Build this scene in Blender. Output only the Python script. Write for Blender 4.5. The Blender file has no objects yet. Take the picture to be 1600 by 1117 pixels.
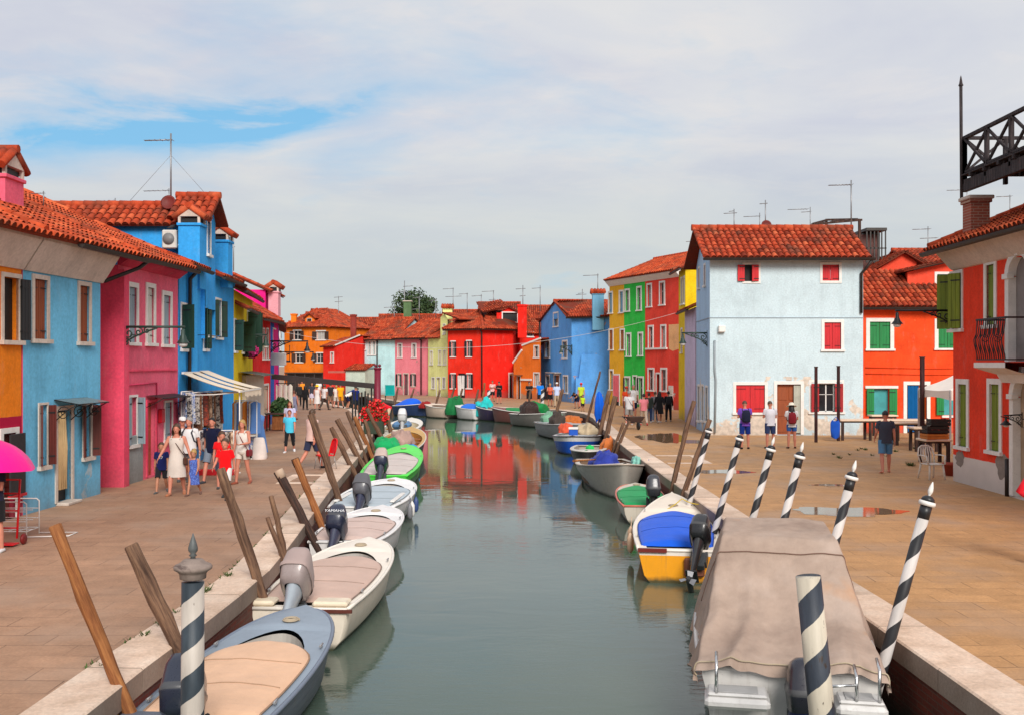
import bpy, bmesh, math, random
from mathutils import Vector, Matrix
random.seed(7)
PI = math.pi
R = math.radians
scene = bpy.context.scene
COL = scene.collection
HC = 3.2          # eye height above the quay paving (the photographer stands on a bridge)
F = 1600.0
HORIZON = 567.0
WATER = -0.95

# ---------------------------------------------------------------- survey helpers
def gy(py, z=0.0):
    return (HC - z) * F / (py - HORIZON)
def gp(px, py, z=0.0):
    Y = gy(py, z)
    return Vector(((px - 800) / F * Y, Y, z))
def at(px, py, Y):
    return Vector(((px - 800) / F * Y, Y, HC - (py - HORIZON) / F * Y))
def xz(px, Y):
    return (px - 800) / F * Y

def lin(r, g, b, k=1.0):
    if k < 0:      # wall paint: a touch lighter and less pure than the swatch
        c = lin(r, g, b); return tuple(min(.9, v*1.3+.008) for v in c[:3])+(1.0,)
    def f(c):
        c /= 255.0
        return c / 12.92 if c <= 0.04045 else ((c + 0.055) / 1.055) ** 2.4
    return (min(.92, f(r) * k), min(.92, f(g) * k), min(.92, f(b) * k), 1.0)

# ---------------------------------------------------------------- object helpers
def tag(o, label=None, cat=None, group=None, kind=None):
    if label: o['label'] = label
    if cat: o['category'] = cat
    if group: o['group'] = group
    if kind: o['kind'] = kind
    return o
def thing(name, label, cat, loc=(0, 0, 0), rz=0.0, group=None):
    o = bpy.data.objects.new(name, None)
    COL.objects.link(o)
    o.location = loc
    o.rotation_euler = (0, 0, rz)
    o.empty_display_size = .2
    return tag(o, label, cat, group)
def copy_tree(o, parent=None):
    c = o.copy(); COL.objects.link(c)
    if parent is not None: c.parent = parent
    for ch in list(o.children): copy_tree(ch, c)
    return c

class MB:
    """collects geometry for ONE mesh object"""
    def __init__(s):
        s.v = []; s.f = []; s.m = []; s.c = []; s.cur = 0; s.tint = None; s.sm = []; s.smooth = False
    def add(s, vs, fs, smooth=None):
        n = len(s.v)
        s.v.extend([tuple(p) for p in vs])
        for f in fs:
            s.f.append([i + n for i in f]); s.m.append(s.cur); s.c.append(s.tint)
            s.sm.append(s.smooth if smooth is None else smooth)
        return s
    def quad(s, a, b, c, d): return s.add([a, b, c, d], [(0, 1, 2, 3)])
    def poly(s, pts): return s.add(pts, [tuple(range(len(pts)))])
    def box(s, x0, x1, y0, y1, z0, z1, M=None):
        vs = [Vector(p) for p in ((x0,y0,z0),(x1,y0,z0),(x1,y1,z0),(x0,y1,z0),(x0,y0,z1),(x1,y0,z1),(x1,y1,z1),(x0,y1,z1))]
        if M is not None: vs = [M @ p for p in vs]
        return s.add(vs, [(0,3,2,1),(4,5,6,7),(0,1,5,4),(1,2,6,5),(2,3,7,6),(3,0,4,7)])
    def bbox(s, x0, x1, y0, y1, z0, z1, b=.01, M=None):
        """box with chamfered edges"""
        cx, cy, cz = (x0+x1)/2, (y0+y1)/2, (z0+z1)/2
        hx, hy, hz = abs(x1-x0)/2, abs(y1-y0)/2, abs(z1-z0)/2
        b = min(b, hx*.9, hy*.9, hz*.9)
        vs = []
        idx = {}
        for sx in (-1,1):
            for sy in (-1,1):
                for sz in (-1,1):
                    for ax in range(3):
                        h = [hx-b, hy-b, hz-b]; h[ax] += b
                        idx[(sx,sy,sz,ax)] = len(vs)
                        p = Vector((cx+sx*h[0], cy+sy*h[1], cz+sz*h[2]))
                        vs.append(M @ p if M is not None else p)
        fs = []
        for ax in range(3):
            o = [a for a in range(3) if a != ax]
            for sg in (-1,1):
                q = []
                for (a_, b_) in ((-1,-1),(1,-1),(1,1),(-1,1)):
                    k = [0,0,0]; k[ax]=sg; k[o[0]]=a_; k[o[1]]=b_
                    q.append(idx[(k[0],k[1],k[2],ax)])
                flip = (sg < 0) != (ax == 1)
                fs.append(tuple(q[::-1]) if flip else tuple(q))
        for ax in range(3):          # edges along ax
            o = [a for a in range(3) if a != ax]
            for sa in (-1,1):
                for sb in (-1,1):
                    q = []
                    for (t, w) in ((-1,o[0]),(1,o[0]),(1,o[1]),(-1,o[1])):
                        k=[0,0,0]; k[ax]=t; k[o[0]]=sa; k[o[1]]=sb
                        q.append(idx[(k[0],k[1],k[2],w)])
                    fs.append(tuple(q))
        for sx in (-1,1):
            for sy in (-1,1):
                for sz in (-1,1):
                    fs.append(tuple(idx[(sx,sy,sz,a)] for a in range(3)))
        return s.add(vs, fs)
    def tube(s, pts, rad, n=8, caps=True, smooth=True, squash=None):
        """tapered tube along points; rad a number or a list"""
        pts = [Vector(p) for p in pts]
        if not isinstance(rad, (list, tuple)): rad = [rad]*len(pts)
        vs = []; up = None
        for i, p in enumerate(pts):
            if i == 0: t = pts[1]-p
            elif i == len(pts)-1: t = p-pts[i-1]
            else: t = (pts[i+1]-p).normalized()+(p-pts[i-1]).normalized()
            if t.length < 1e-9: t = Vector((0,0,1))
            t.normalize()
            if up is None:
                up = Vector((1,0,0)) if abs(t.x) < .8 else Vector((0,1,0))
            a = (up - t*up.dot(t))
            if a.length < 1e-6: a = t.orthogonal()
            a.normalize(); b = t.cross(a); up = a
            for k in range(n):
                w = 2*PI*k/n
                ca, sa = math.cos(w)*rad[i], math.sin(w)*rad[i]
                if squash: ca *= squash[0]; sa *= squash[1]
                vs.append(p + a*ca + b*sa)
        fs = []
        for i in range(len(pts)-1):
            for k in range(n):
                k2 = (k+1) % n
                fs.append((i*n+k, i*n+k2, (i+1)*n+k2, (i+1)*n+k))
        s.add(vs, fs, smooth)
        if caps:
            m = len(s.v)-len(vs)
            s.f.append([m+k for k in range(n)][::-1]); s.m.append(s.cur); s.c.append(s.tint); s.sm.append(False)
            e = m+(len(pts)-1)*n
            s.f.append([e+k for k in range(n)]); s.m.append(s.cur); s.c.append(s.tint); s.sm.append(False)
        return s
    def bar(s, p, q, w, h=None, up=(0,0,1)):
        """rectangular bar from p to q"""
        p, q = Vector(p), Vector(q); h = h or w
        t = (q-p).normalized(); u = Vector(up)
        a = t.cross(u)
        if a.length < 1e-5: a = t.cross(Vector((0,1,0)))
        a.normalize(); b = a.cross(t).normalized()
        vs = []
        for e in (p, q):
            for (x, y) in ((-1,-1),(1,-1),(1,1),(-1,1)):
                vs.append(e + a*(x*w/2) + b*(y*h/2))
        return s.add(vs, [(0,1,2,3),(7,6,5,4),(0,4,5,1),(1,5,6,2),(2,6,7,3),(3,7,4,0)], False)
    def lathe(s, prof, n=16, M=None, smooth=True):
        """prof = [(r,z)...] around local Z"""
        vs = []
        for (r, z) in prof:
            for k in range(n):
                w = 2*PI*k/n
                p = Vector((r*math.cos(w), r*math.sin(w), z))
                vs.append(M @ p if M is not None else p)
        fs = []
        for i in range(len(prof)-1):
            for k in range(n):
                k2 = (k+1) % n
                fs.append((i*n+k, i*n+k2, (i+1)*n+k2, (i+1)*n+k))
        fs.append(tuple(range(n))[::-1]); fs.append(tuple(range((len(prof)-1)*n, len(prof)*n)))
        return s.add(vs, fs, smooth)
    def ball(s, c, r, nu=10, nv=7, M=None):
        c = Vector(c)
        if not isinstance(r, (tuple, list)): r = (r, r, r)
        vs = []
        for j in range(nv+1):
            t = PI*j/nv
            for k in range(nu):
                w = 2*PI*k/nu
                p = Vector((r[0]*math.sin(t)*math.cos(w), r[1]*math.sin(t)*math.sin(w), r[2]*math.cos(t)))
                if M is not None: p = M @ p
                vs.append(c+p)
        fs = []
        for j in range(nv):
            for k in range(nu):
                k2 = (k+1) % nu
                fs.append((j*nu+k, (j+1)*nu+k, (j+1)*nu+k2, j*nu+k2))
        return s.add(vs, fs, True)
    def grid(s, rows, smooth=True, closed=False):
        """rows of equal-length point lists -> quads"""
        n = len(rows[0]); vs = [p for r in rows for p in r]; fs = []
        for i in range(len(rows)-1):
            for k in range(n if closed else n-1):
                k2 = (k+1) % n
                fs.append((i*n+k, i*n+k2, (i+1)*n+k2, (i+1)*n+k))
        return s.add(vs, fs, smooth)
    def mesh(s, name):
        me = bpy.data.meshes.new(name)
        me.from_pydata(s.v, [], s.f)
        me.polygons.foreach_set('material_index', s.m)
        me.polygons.foreach_set('use_smooth', s.sm)
        if any(c is not None for c in s.c):
            at_ = me.color_attributes.new('tint', 'FLOAT_COLOR', 'CORNER')
            buf = []
            for f, c in zip(s.f, s.c):
                c = 0.5 if c is None else c
                buf.extend([c, c, c, 1.0]*len(f))
            at_.data.foreach_set('color', buf)
        me.validate()
        me.update()
        return me
    def build(s, name, mats, parent=None, label=None, fix=True):
        me = s.mesh(name)
        if not isinstance(mats, (list, tuple)): mats = [mats]
        for m in mats: me.materials.append(m)
        if fix:
            bm = bmesh.new(); bm.from_mesh(me)
            bmesh.ops.remove_doubles(bm, verts=bm.verts, dist=1e-5)
            bmesh.ops.recalc_face_normals(bm, faces=bm.faces)
            bm.to_mesh(me); bm.free()
        o = bpy.data.objects.new(name, me)
        COL.objects.link(o)
        if parent is not None: o.parent = parent
        if label: o['label'] = label
        return o

# ---------------------------------------------------------------- materials
class NT:
    def __init__(s, name):
        s.mat = bpy.data.materials.new(name); s.mat.use_nodes = True
        s.t = s.mat.node_tree; s.t.nodes.clear()
        s.out = s.n('ShaderNodeOutputMaterial')
        s.b = s.n('ShaderNodeBsdfPrincipled')
        s.l(s.b.outputs[0], s.out.inputs[0])
    def n(s, typ, **kw):
        nd = s.t.nodes.new(typ)
        for k, v in kw.items(): setattr(nd, k, v)
        return nd
    def l(s, a, b): s.t.links.new(a, b)
    def set(s, **kw):
        for k, v in kw.items(): s.b.inputs[k.replace('_', ' ')].default_value = v
    def pos(s):
        return s.n('ShaderNodeNewGeometry').outputs['Position']
    def obj(s):
        return s.n('ShaderNodeTexCoord').outputs['Object']
    def mapping(s, vec, scale=(1,1,1), rot=(0,0,0), loc=(0,0,0)):
        m = s.n('ShaderNodeMapping'); m.inputs['Scale'].default_value = scale
        m.inputs['Rotation'].default_value = rot; m.inputs['Location'].default_value = loc
        s.l(vec, m.inputs[0]); return m.outputs[0]
    def noise(s, vec, scale, detail=4, rough=.55, dist=0.0):
        nd = s.n('ShaderNodeTexNoise'); nd.inputs['Scale'].default_value = scale
        nd.inputs['Detail'].default_value = detail; nd.inputs['Roughness'].default_value = rough
        nd.inputs['Distortion'].default_value = dist
        s.l(vec, nd.inputs['Vector']); return nd.outputs['Fac']
    def ramp(s, fac, stops, interp='LINEAR'):
        r = s.n('ShaderNodeValToRGB'); cr = r.color_ramp; cr.interpolation = interp
        while len(cr.elements) < len(stops): cr.elements.new(.5)
        for e, (p, c) in zip(cr.elements, stops):
            e.position = p
            e.color = c if isinstance(c, (tuple, list)) else (c, c, c, 1)
        s.l(fac, r.inputs[0]); return r.outputs[0]
    def mix(s, fac, a, b, mode='MIX'):
        m = s.n('ShaderNodeMix', data_type='RGBA', blend_type=mode)
        for sock, v in ((m.inputs[0], fac), (m.inputs[6], a), (m.inputs[7], b)):
            if isinstance(v, (int, float)): sock.default_value = v
            elif isinstance(v, (tuple, list)): sock.default_value = v
            else: s.l(v, sock)
        return m.outputs[2]
    def math(s, op, a, b=None, clamp=False):
        m = s.n('ShaderNodeMath', operation=op, use_clamp=clamp)
        for sock, v in ((m.inputs[0], a), (m.inputs[1], b)):
            if v is None: continue
            if isinstance(v, (int, float)): sock.default_value = v
            else: s.l(v, sock)
        return m.outputs[0]
    def sep(s, v):
        m = s.n('ShaderNodeSeparateXYZ'); s.l(v, m.inputs[0]); return m.outputs
    def bump(s, h, strength=.3, dist=.02):
        b = s.n('ShaderNodeBump'); b.inputs['Strength'].default_value = strength
        b.inputs['Distance'].default_value = dist
        s.l(h, b.inputs['Height']); s.l(b.outputs[0], s.b.inputs['Normal'])

_cache = {}
def plaster(c, peel=0.0, peel_c=(.62, .55, .47, 1), streak=.25, base=None, base_h=0, seed=0, foot=.5, peel_top=99.0, mott=.8):
    """painted lime plaster: mottled, streaked, grubby at the foot, flaking where peel > 0"""
    key = ('pl', c, peel, peel_c, streak, base, base_h, seed, foot, peel_top, mott)
    if key in _cache: return _cache[key]
    t = NT('painted_plaster'); P = t.pos()
    P2 = t.mapping(P, loc=(seed*3.1, seed*1.7, seed*.9))
    dark = tuple(x*(1-.28*mott) for x in c[:3])+(1,); lite = tuple(min(.93, x*(1+.13*mott)+.012*mott) for x in c[:3])+(1,)
    n1 = t.noise(P2, .9, 5, .62)
    col = t.ramp(n1, [(.28, dark), (.5, c), (.74, lite)])
    n2 = t.noise(t.mapping(P2, (2.6, 2.6, .22)), 1.5, 4, .6)
    col = t.mix(t.math('MULTIPLY', t.ramp(n2, [(.5, 0.0), (.78, 1.0)]), streak), col, tuple(x*.5 for x in c[:3])+(1,))
    n2b = t.noise(t.mapping(P2, (2.0, 2.0, .3), loc=(9, 4, 2)), 1.3, 4, .6)
    col = t.mix(t.math('MULTIPLY', t.ramp(n2b, [(.55, 0.0), (.85, 1.0)]), streak*.8), col, tuple(min(.9, x*1.12+.012) for x in c[:3])+(1,))
    n3 = t.noise(P2, 14, 3, .6)
    col = t.mix(.28, col, t.ramp(n3, [(.3, .35), (.7, 1.05)]), 'MULTIPLY')
    n5 = t.noise(t.mapping(P2, (1.2, 1.2, .5), loc=(3, 8, 5)), 2.2, 6, .72)
    col = t.mix(t.math('MULTIPLY', t.ramp(n5, [(.56, 0.0), (.68, 1.0)]), .09*min(1.0, mott*1.3)), col, (.5, .46, .42, 1))
    z = t.sep(P)[2]
    if base is not None:
        edge = t.math('ADD', z, t.math('MULTIPLY', t.math('SUBTRACT', t.noise(P2, 2.5, 3), .5), .05))
        col = t.mix(t.math('GREATER_THAN', edge, base_h), t.mix(t.ramp(n1, [(.3, 0.0), (.7, .5)]), base, tuple(x*.8 for x in base[:3])+(1,)), col)
    if peel > 0:
        n4 = t.noise(P2, .75, 7, .62, .4)
        lowbias = t.math('MULTIPLY', t.math('SUBTRACT', 1.6, z, ), .085)
        lowbias = t.math('MAXIMUM', lowbias, -.02)
        mask = t.math('ADD', n4, lowbias)
        mk = t.ramp(mask, [(.70-peel*.2, 0.0), (.715-peel*.2, 1.0)])
        mk = t.math('MULTIPLY', mk, t.math('LESS_THAN', z, peel_top))
        inner = t.ramp(t.noise(P2, 5, 5), [(.35, tuple(x*.7 for x in peel_c[:3])+(1,)), (.6, peel_c)])
        col = t.mix(mk, col, inner)
    # damp, dirty foot
    d = t.math('ADD', z, t.math('MULTIPLY', t.math('SUBTRACT', t.noise(P2, 1.6, 4), .5), .9))
    ft = t.ramp(d, [(.0, foot), (.75, 0.0)])
    col = t.mix(ft, col, (.16, .13, .11, 1))
    t.l(col, t.b.inputs['Base Color']); t.set(Roughness=.88, Specular_IOR_Level=.2)
    h = t.math('ADD', t.math('MULTIPLY', n3, .4), t.math('MULTIPLY', t.noise(P2, 55, 2), .3))
    t.bump(h, .35, .02)
    _cache[key] = t.mat
    return t.mat

def paint(c, rough=.5, var=.18, scale=3.0, spec=.4, metal=0.0, coat=0.0, dirt=.12):
    key = ('pa', c, rough, var, scale, spec, metal, coat, dirt)
    if key in _cache: return _cache[key]
    t = NT('weathered_paint'); P = t.obj()
    n = t.noise(P, scale, 5, .6)
    col = t.ramp(n, [(.3, tuple(x*(1-var) for x in c[:3])+(1,)), (.7, tuple(min(.95, x*(1+var*.6)) for x in c[:3])+(1,))])
    n2 = t.noise(P, scale*4.3, 5, .7)
    col = t.mix(t.math('MULTIPLY', t.ramp(n2, [(.55, 0.0), (.75, 1.0)]), dirt), col, (.12, .10, .08, 1))
    t.l(col, t.b.inputs['Base Color'])
    t.l(t.ramp(n2, [(.2, max(0, rough-.1)), (.8, min(1, rough+.12))]), t.b.inputs['Roughness'])
    t.set(Specular_IOR_Level=spec, Metallic=metal, Coat_Weight=coat)
    t.bump(n2, .12, .01)
    _cache[key] = t.mat
    return t.mat

def planks(c, period=.12, axis=0, rough=.6):
    """painted boards (vertical grooves)"""
    key = ('pk', c, period, axis)
    if key in _cache: return _cache[key]
    t = NT('painted_boards'); P = t.obj()
    x = t.sep(P)
    n = t.noise(t.mapping(P, (6, 6, .8)), 2.0, 4, .6)
    col = t.ramp(n, [(.3, tuple(v*.72 for v in c[:3])+(1,)), (.7, tuple(min(.93, v*1.1) for v in c[:3])+(1,))])
    t.l(col, t.b.inputs['Base Color']); t.set(Roughness=rough)
    t.bump(n, .3, .01)
    _cache[key] = t.mat
    return t.mat

def wood(c1, c2, rough=.8, scale=1.0):
    key = ('wd', c1, c2, scale)
    if key in _cache: return _cache[key]
    t = NT('weathered_wood'); P = t.obj()
    info = t.n('ShaderNodeObjectInfo').outputs['Random']
    off = t.n('ShaderNodeCombineXYZ'); t.l(t.math('MULTIPLY', info, 37.0), off.inputs[0]); t.l(t.math('MULTIPLY', info, 11.0), off.inputs[2])
    va = t.n('ShaderNodeVectorMath', operation='ADD'); t.l(P, va.inputs[0]); t.l(off.outputs[0], va.inputs[1])
    n = t.noise(t.mapping(va.outputs[0], (14*scale, 14*scale, 1.1*scale)), 1.6, 6, .68)
    n2 = t.noise(va.outputs[0], 2.2*scale, 4, .6)
    col = t.ramp(n, [(.28, tuple(x*.35 for x in c2[:3])+(1,)), (.45, c2), (.68, c1)])
    col = t.mix(.5, col, t.ramp(n2, [(.3, .35), (.7, 1.0)]), 'MULTIPLY')
    t.l(col, t.b.inputs['Base Color']); t.set(Roughness=rough, Specular_IOR_Level=.25)
    t.bump(n, .8, .02)
    _cache[key] = t.mat
    return t.mat

def cloth(c, var=.2, rough=.92, fold=0.0):
    key = ('cl', c, var, rough, fold)
    if key in _cache: return _cache[key]
    t = NT('woven_cloth'); P = t.obj()
    n = t.noise(P, 2.2, 5, .6)
    col = t.ramp(n, [(.3, tuple(x*(1-var) for x in c[:3])+(1,)), (.7, tuple(min(.93, x*(1+var*.5)) for x in c[:3])+(1,))])
    t.l(col, t.b.inputs['Base Color']); t.set(Roughness=rough, Specular_IOR_Level=.15, Sheen_Weight=.1)
    w = t.noise(P, 90, 2)
    h = t.math('ADD', t.math('MULTIPLY', w, .15), t.math('MULTIPLY', t.noise(t.mapping(P, (3, 3, .8)), 2.5, 3), fold+.3))
    t.bump(h, .5, .04)
    _cache[key] = t.mat
    return t.mat

def tile_mat(c=(.50, .10, .035, 1), name='roof_tiles'):
    key = ('tl', c)
    if key in _cache: return _cache[key]
    t = NT(name); P = t.pos()
    a = t.n('ShaderNodeAttribute'); a.attribute_name = 'tint'
    d = tuple(x*.30 for x in c[:3])+(1,); l = (min(.9, c[0]*1.25), c[1]*2.1, c[2]*2.6, 1)
    col = t.ramp(a.outputs['Fac'], [(0.0, d), (.25, tuple(x*.7 for x in c[:3])+(1,)), (.6, c), (1.0, l)])
    n = t.noise(P, 6, 5, .65)
    col = t.mix(.5, col, t.ramp(n, [(.32, .35), (.62, 1.0)]), 'MULTIPLY')
    n2 = t.noise(P, .9, 4, .6)
    col = t.mix(t.math('MULTIPLY', t.ramp(n2, [(.48, 0.0), (.68, 1.0)]), .6), col, (.10, .055, .035, 1))
    t.l(col, t.b.inputs['Base Color']); t.set(Roughness=.85, Specular_IOR_Level=.25)
    t.bump(n, .4, .02)
    _cache[key] = t.mat
    return t.mat

def glass_mat():
    if 'glass' in _cache: return _cache['glass']
    t = NT('window_glass'); n = t.noise(t.pos(), .7, 3)
    t.l(t.ramp(n, [(.35, (.006, .007, .008, 1)), (.65, (.03, .033, .036, 1))]), t.b.inputs['Base Color'])
    t.set(Roughness=.12, Specular_IOR_Level=.35)
    _cache['glass'] = t.mat
    return t.mat

def metal(c=(.25, .25, .26, 1), rough=.4, m=.8): return paint(c, rough, .15, 6, .5, m)

M_IRON = paint((.012, .013, .014, 1), .5, .3, 8, .4)
M_STONE = plaster((.68, .58, .50, 1), streak=.35, foot=.2)
M_WHITE = paint((.78, .75, .71, 1), .6, .1, 4, .3, dirt=.2)
M_GUT = paint((.03, .022, .02, 1), .5, .3, 5, .4)
M_TILE = tile_mat((.53, .066, .020, 1))
M_TILE2 = tile_mat((.62, .085, .024, 1))
M_TILE3 = tile_mat((.68, .085, .022, 1))
M_GLASS = glass_mat()
M_WOODPOST = wood((.30, .17, .10, 1), (.13, .07, .045, 1))
M_WOODORANGE = wood((.50, .21, .07, 1), (.28, .10, .035, 1))
M_WOODDARK = wood((.14, .07, .05, 1), (.05, .03, .025, 1))
# ================================================================ SETTING
LEFT = [(-3.95,-25),(-3.95,6),(-3.9,10.4),(-3.8,12.7),(-3.75,15.4),(-3.92,17.84),(-4.26,21.8),(-4.62,25.9),(-5.2,33.9),(-5.75,41),(-6.5,48.3),(-8.0,57),(-10.8,71),(-15,82.6),(-18,92),(-19,104)]
RIGHT = [(4.52,-25),(4.5,6),(4.48,11),(4.35,20),(4.34,26),(4.3,38),(4.35,46),(4.75,60),(4.6,65),(3.2,70),(-4.9,78.8),(-9.4,85),(-13.5,97),(-15,104)]

def ground_mat():
    t = NT('stone_paving'); P = t.pos()
    br = t.n('ShaderNodeTexBrick'); br.offset = .5; br.squash = 1.0
    V = t.mapping(P, rot=(0, 0, R(90)))
    # slightly wavering courses
    wob = t.noise(P, .35, 2)
    cb = t.n('ShaderNodeCombineXYZ'); t.l(t.math('MULTIPLY', wob, .25), cb.inputs[1])
    va = t.n('ShaderNodeVectorMath', operation='ADD'); t.l(V, va.inputs[0]); t.l(cb.outputs[0], va.inputs[1])
    V2 = t.mapping(P, rot=(0, 0, 0))
    vb = t.n('ShaderNodeVectorMath', operation='ADD'); t.l(V2, vb.inputs[0]); t.l(cb.outputs[0], vb.inputs[1])
    t.l(vb.outputs[0], br.inputs['Vector'])
    br.inputs['Scale'].default_value = 1.0
    br.inputs['Brick Width'].default_value = .82; br.inputs['Row Height'].default_value = .42
    br.inputs['Mortar Size'].default_value = .010; br.inputs['Mortar Smooth'].default_value = .3
    br.inputs['Color1'].default_value = (0, 0, 0, 1); br.inputs['Color2'].default_value = (1, 1, 1, 1)
    br.inputs['Mortar'].default_value = (.5, .5, .5, 1); br.inputs['Bias'].default_value = 0
    x = t.sep(P)[0]
    side = t.ramp(t.math('ADD', t.math('MULTIPLY', x, .12), .5), [(.1, 0.0), (.9, 1.0)])
    cl = t.mix(side, (.43, .250, .155, 1), (.54, .292, .128, 1))
    slab = t.math('ADD', t.math('MULTIPLY', br.outputs['Color'], .13), .935)
    col = t.mix(1.0, cl, slab, 'MULTIPLY')
    n1 = t.noise(P, .22, 5, .6); n2 = t.noise(P, 2.6, 6, .65); n3 = t.noise(P, 26, 3, .6)
    col = t.mix(.6, col, t.ramp(n1, [(.3, .62), (.7, 1.12)]), 'MULTIPLY')
    col = t.mix(.5, col, t.ramp(n2, [(.3, .62), (.7, 1.15)]), 'MULTIPLY')
    col = t.mix(.35, col, t.ramp(n3, [(.3, .5), (.7, 1.2)]), 'MULTIPLY')
    # pinkish grey stones here and there
    col = t.mix(t.ramp(t.noise(P, .6, 3, .5), [(.48, 0.0), (.7, .5)]), col, (.38, .27, .20, 1))
    joint = t.math('MULTIPLY', br.outputs['Fac'], t.ramp(t.noise(P, .7, 4, .6), [(.42, .10), (.66, .7)]))
    col = t.mix(joint, col, (.07, .045, .03, 1))
    t.l(col, t.b.inputs['Base Color'])
    t.l(t.ramp(n1, [(.3, .62), (.7, .85)]), t.b.inputs['Roughness']); t.set(Specular_IOR_Level=.3)
    t.bump(t.math('SUBTRACT', t.math('MULTIPLY', n3, .3), t.math('MULTIPLY', joint, 1.0)), .4, .012)
    return t.mat

def build_ground():
    pts = [(-700,-25)] + LEFT + RIGHT[::-1] + [(700,-25),(700,900),(-700,900)]
    bm = bmesh.new()
    vs = [bm.verts.new((x, y, 0)) for x, y in pts]
    f = bm.faces.new(vs); f.normal_update()
    if f.normal.z < 0: f.normal_flip()
    bmesh.ops.triangulate(bm, faces=[f])
    me = bpy.data.meshes.new('ground'); bm.to_mesh(me); bm.free()
    me.materials.append(ground_mat())
    o = bpy.data.objects.new('ground', me); COL.objects.link(o); tag(o, kind='structure')

def offset_poly(pts, off):
    out = []
    for i, p in enumerate(pts):
        p = Vector(p)
        a = Vector(pts[max(0, i-1)]); b = Vector(pts[min(len(pts)-1, i+1)])
        d = (b-a).normalized()
        out.append(p + Vector((-d.y, d.x))*off)
    return out

def resample(pts, step):
    out = []; carry = 0.0
    pts = [Vector(p) for p in pts]
    for a, b in zip(pts, pts[1:]):
        L = (b-a).length; s = carry
        while s < L:
            out.append((a+(b-a)*(s/L), (b-a).normalized())); s += step
        carry = s-L
    out.append((pts[-1], (pts[-1]-pts[-2]).normalized()))
    return out

def stone_mat():
    t = NT('istrian_stone'); P = t.pos()
    n = t.noise(P, 1.4, 6, .65); n2 = t.noise(P, 22, 4, .7)
    col = t.ramp(n, [(.3, (.54, .38, .27, 1)), (.5, (.74, .55, .42, 1)), (.72, (.82, .66, .53, 1))])
    col = t.mix(.4, col, t.ramp(n2, [(.3, .45), (.65, 1.1)]), 'MULTIPLY')
    a = t.n('ShaderNodeAttribute'); a.attribute_name = 'tint'
    col = t.mix(1.0, col, t.math('ADD', t.math('MULTIPLY', a.outputs['Fac'], .3), .8), 'MULTIPLY')
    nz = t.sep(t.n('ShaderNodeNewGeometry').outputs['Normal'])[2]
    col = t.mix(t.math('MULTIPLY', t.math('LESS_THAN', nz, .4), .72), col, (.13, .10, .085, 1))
    t.l(col, t.b.inputs['Base Color']); t.set(Roughness=.8, Specular_IOR_Level=.3)
    t.bump(n2, .4, .015)
    return t.mat

def build_kerb(pts, sgn, name):
    """blocks of pale stone: sgn=+1 when land lies to the left of the polyline"""
    mb = MB()
    smp = resample(pts, 1.7)
    for i in range(len(smp)-1):
        (p, d), (q, e) = smp[i], smp[i+1]
        d2 = (q-p).normalized(); g = .006
        p2 = p+d2*g; q2 = q-d2*g
        nn = Vector((-d.y, d.x))*sgn; mm = Vector((-e.y, e.x))*sgn
        mb.tint = random.random()
        zt = .012+random.random()*.008
        w = .56; o = -.03
        P0, P1 = p2+nn*o, q2+mm*o; P2, P3 = q2+mm*w, p2+nn*w
        b = .02
        T0, T1 = p2+nn*(o+b), q2+mm*(o+b)
        def V(a, z): return (a.x, a.y, z)
        mb.add([V(P0,-.24),V(P1,-.24),V(P2,-.24),V(P3,-.24),V(P0,zt-b),V(P1,zt-b),V(T1,zt),V(T0,zt),V(P2,zt),V(P3,zt)],
               [(0,1,5,4),(4,5,6,7),(7,6,8,9),(1,2,8,6,5),(0,4,7,9,3),(2,3,9,8),(0,3,2,1)])
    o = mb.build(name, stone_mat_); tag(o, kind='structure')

def brick_mat():
    t = NT('quay_brick'); P = t.pos()
    x = t.sep(P)
    cv = t.n('ShaderNodeCombineXYZ'); t.l(x[1], cv.inputs[0]); t.l(x[2], cv.inputs[1])
    br = t.n('ShaderNodeTexBrick'); t.l(cv.outputs[0], br.inputs['Vector'])
    br.inputs['Scale'].default_value = 1.0; br.inputs['Brick Width'].default_value = .26; br.inputs['Row Height'].default_value = .075
    br.inputs['Mortar Size'].default_value = .008
    br.inputs['Color1'].default_value = (.19, .028, .013, 1); br.inputs['Color2'].default_value = (.12, .02, .012, 1)
    br.inputs['Mortar'].default_value = (.14, .06, .04, 1)
    col = t.mix(.6, br.outputs['Color'], t.ramp(t.noise(P, 1.5, 5, .65), [(.3, .4), (.7, 1.2)]), 'MULTIPLY')
    wet = t.ramp(t.math('ADD', x[2], t.math('MULTIPLY', t.noise(P, 2, 4), .2)), [(0.0, 1.0), (.01, 1.0)])
    low = t.math('MULTIPLY', t.math('SUBTRACT', -.45, t.math('ADD', x[2], t.math('MULTIPLY', t.noise(P, 3, 3), .25))), 3.0, True)
    col = t.mix(low, col, (.018, .02, .012, 1))
    t.l(col, t.b.inputs['Base Color']); t.set(Roughness=.7)
    t.bump(br.outputs['Fac'], .5, -.02)
    return t.mat

def build_quay_wall(pts, name):
    mb = MB()
    rows = [[(p[0], p[1], -2.2) for p in pts], [(p[0], p[1], -.2) for p in pts]]
    mb.grid(rows, smooth=False)
    tag(mb.build(name, brick_mat_), kind='structure')

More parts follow.
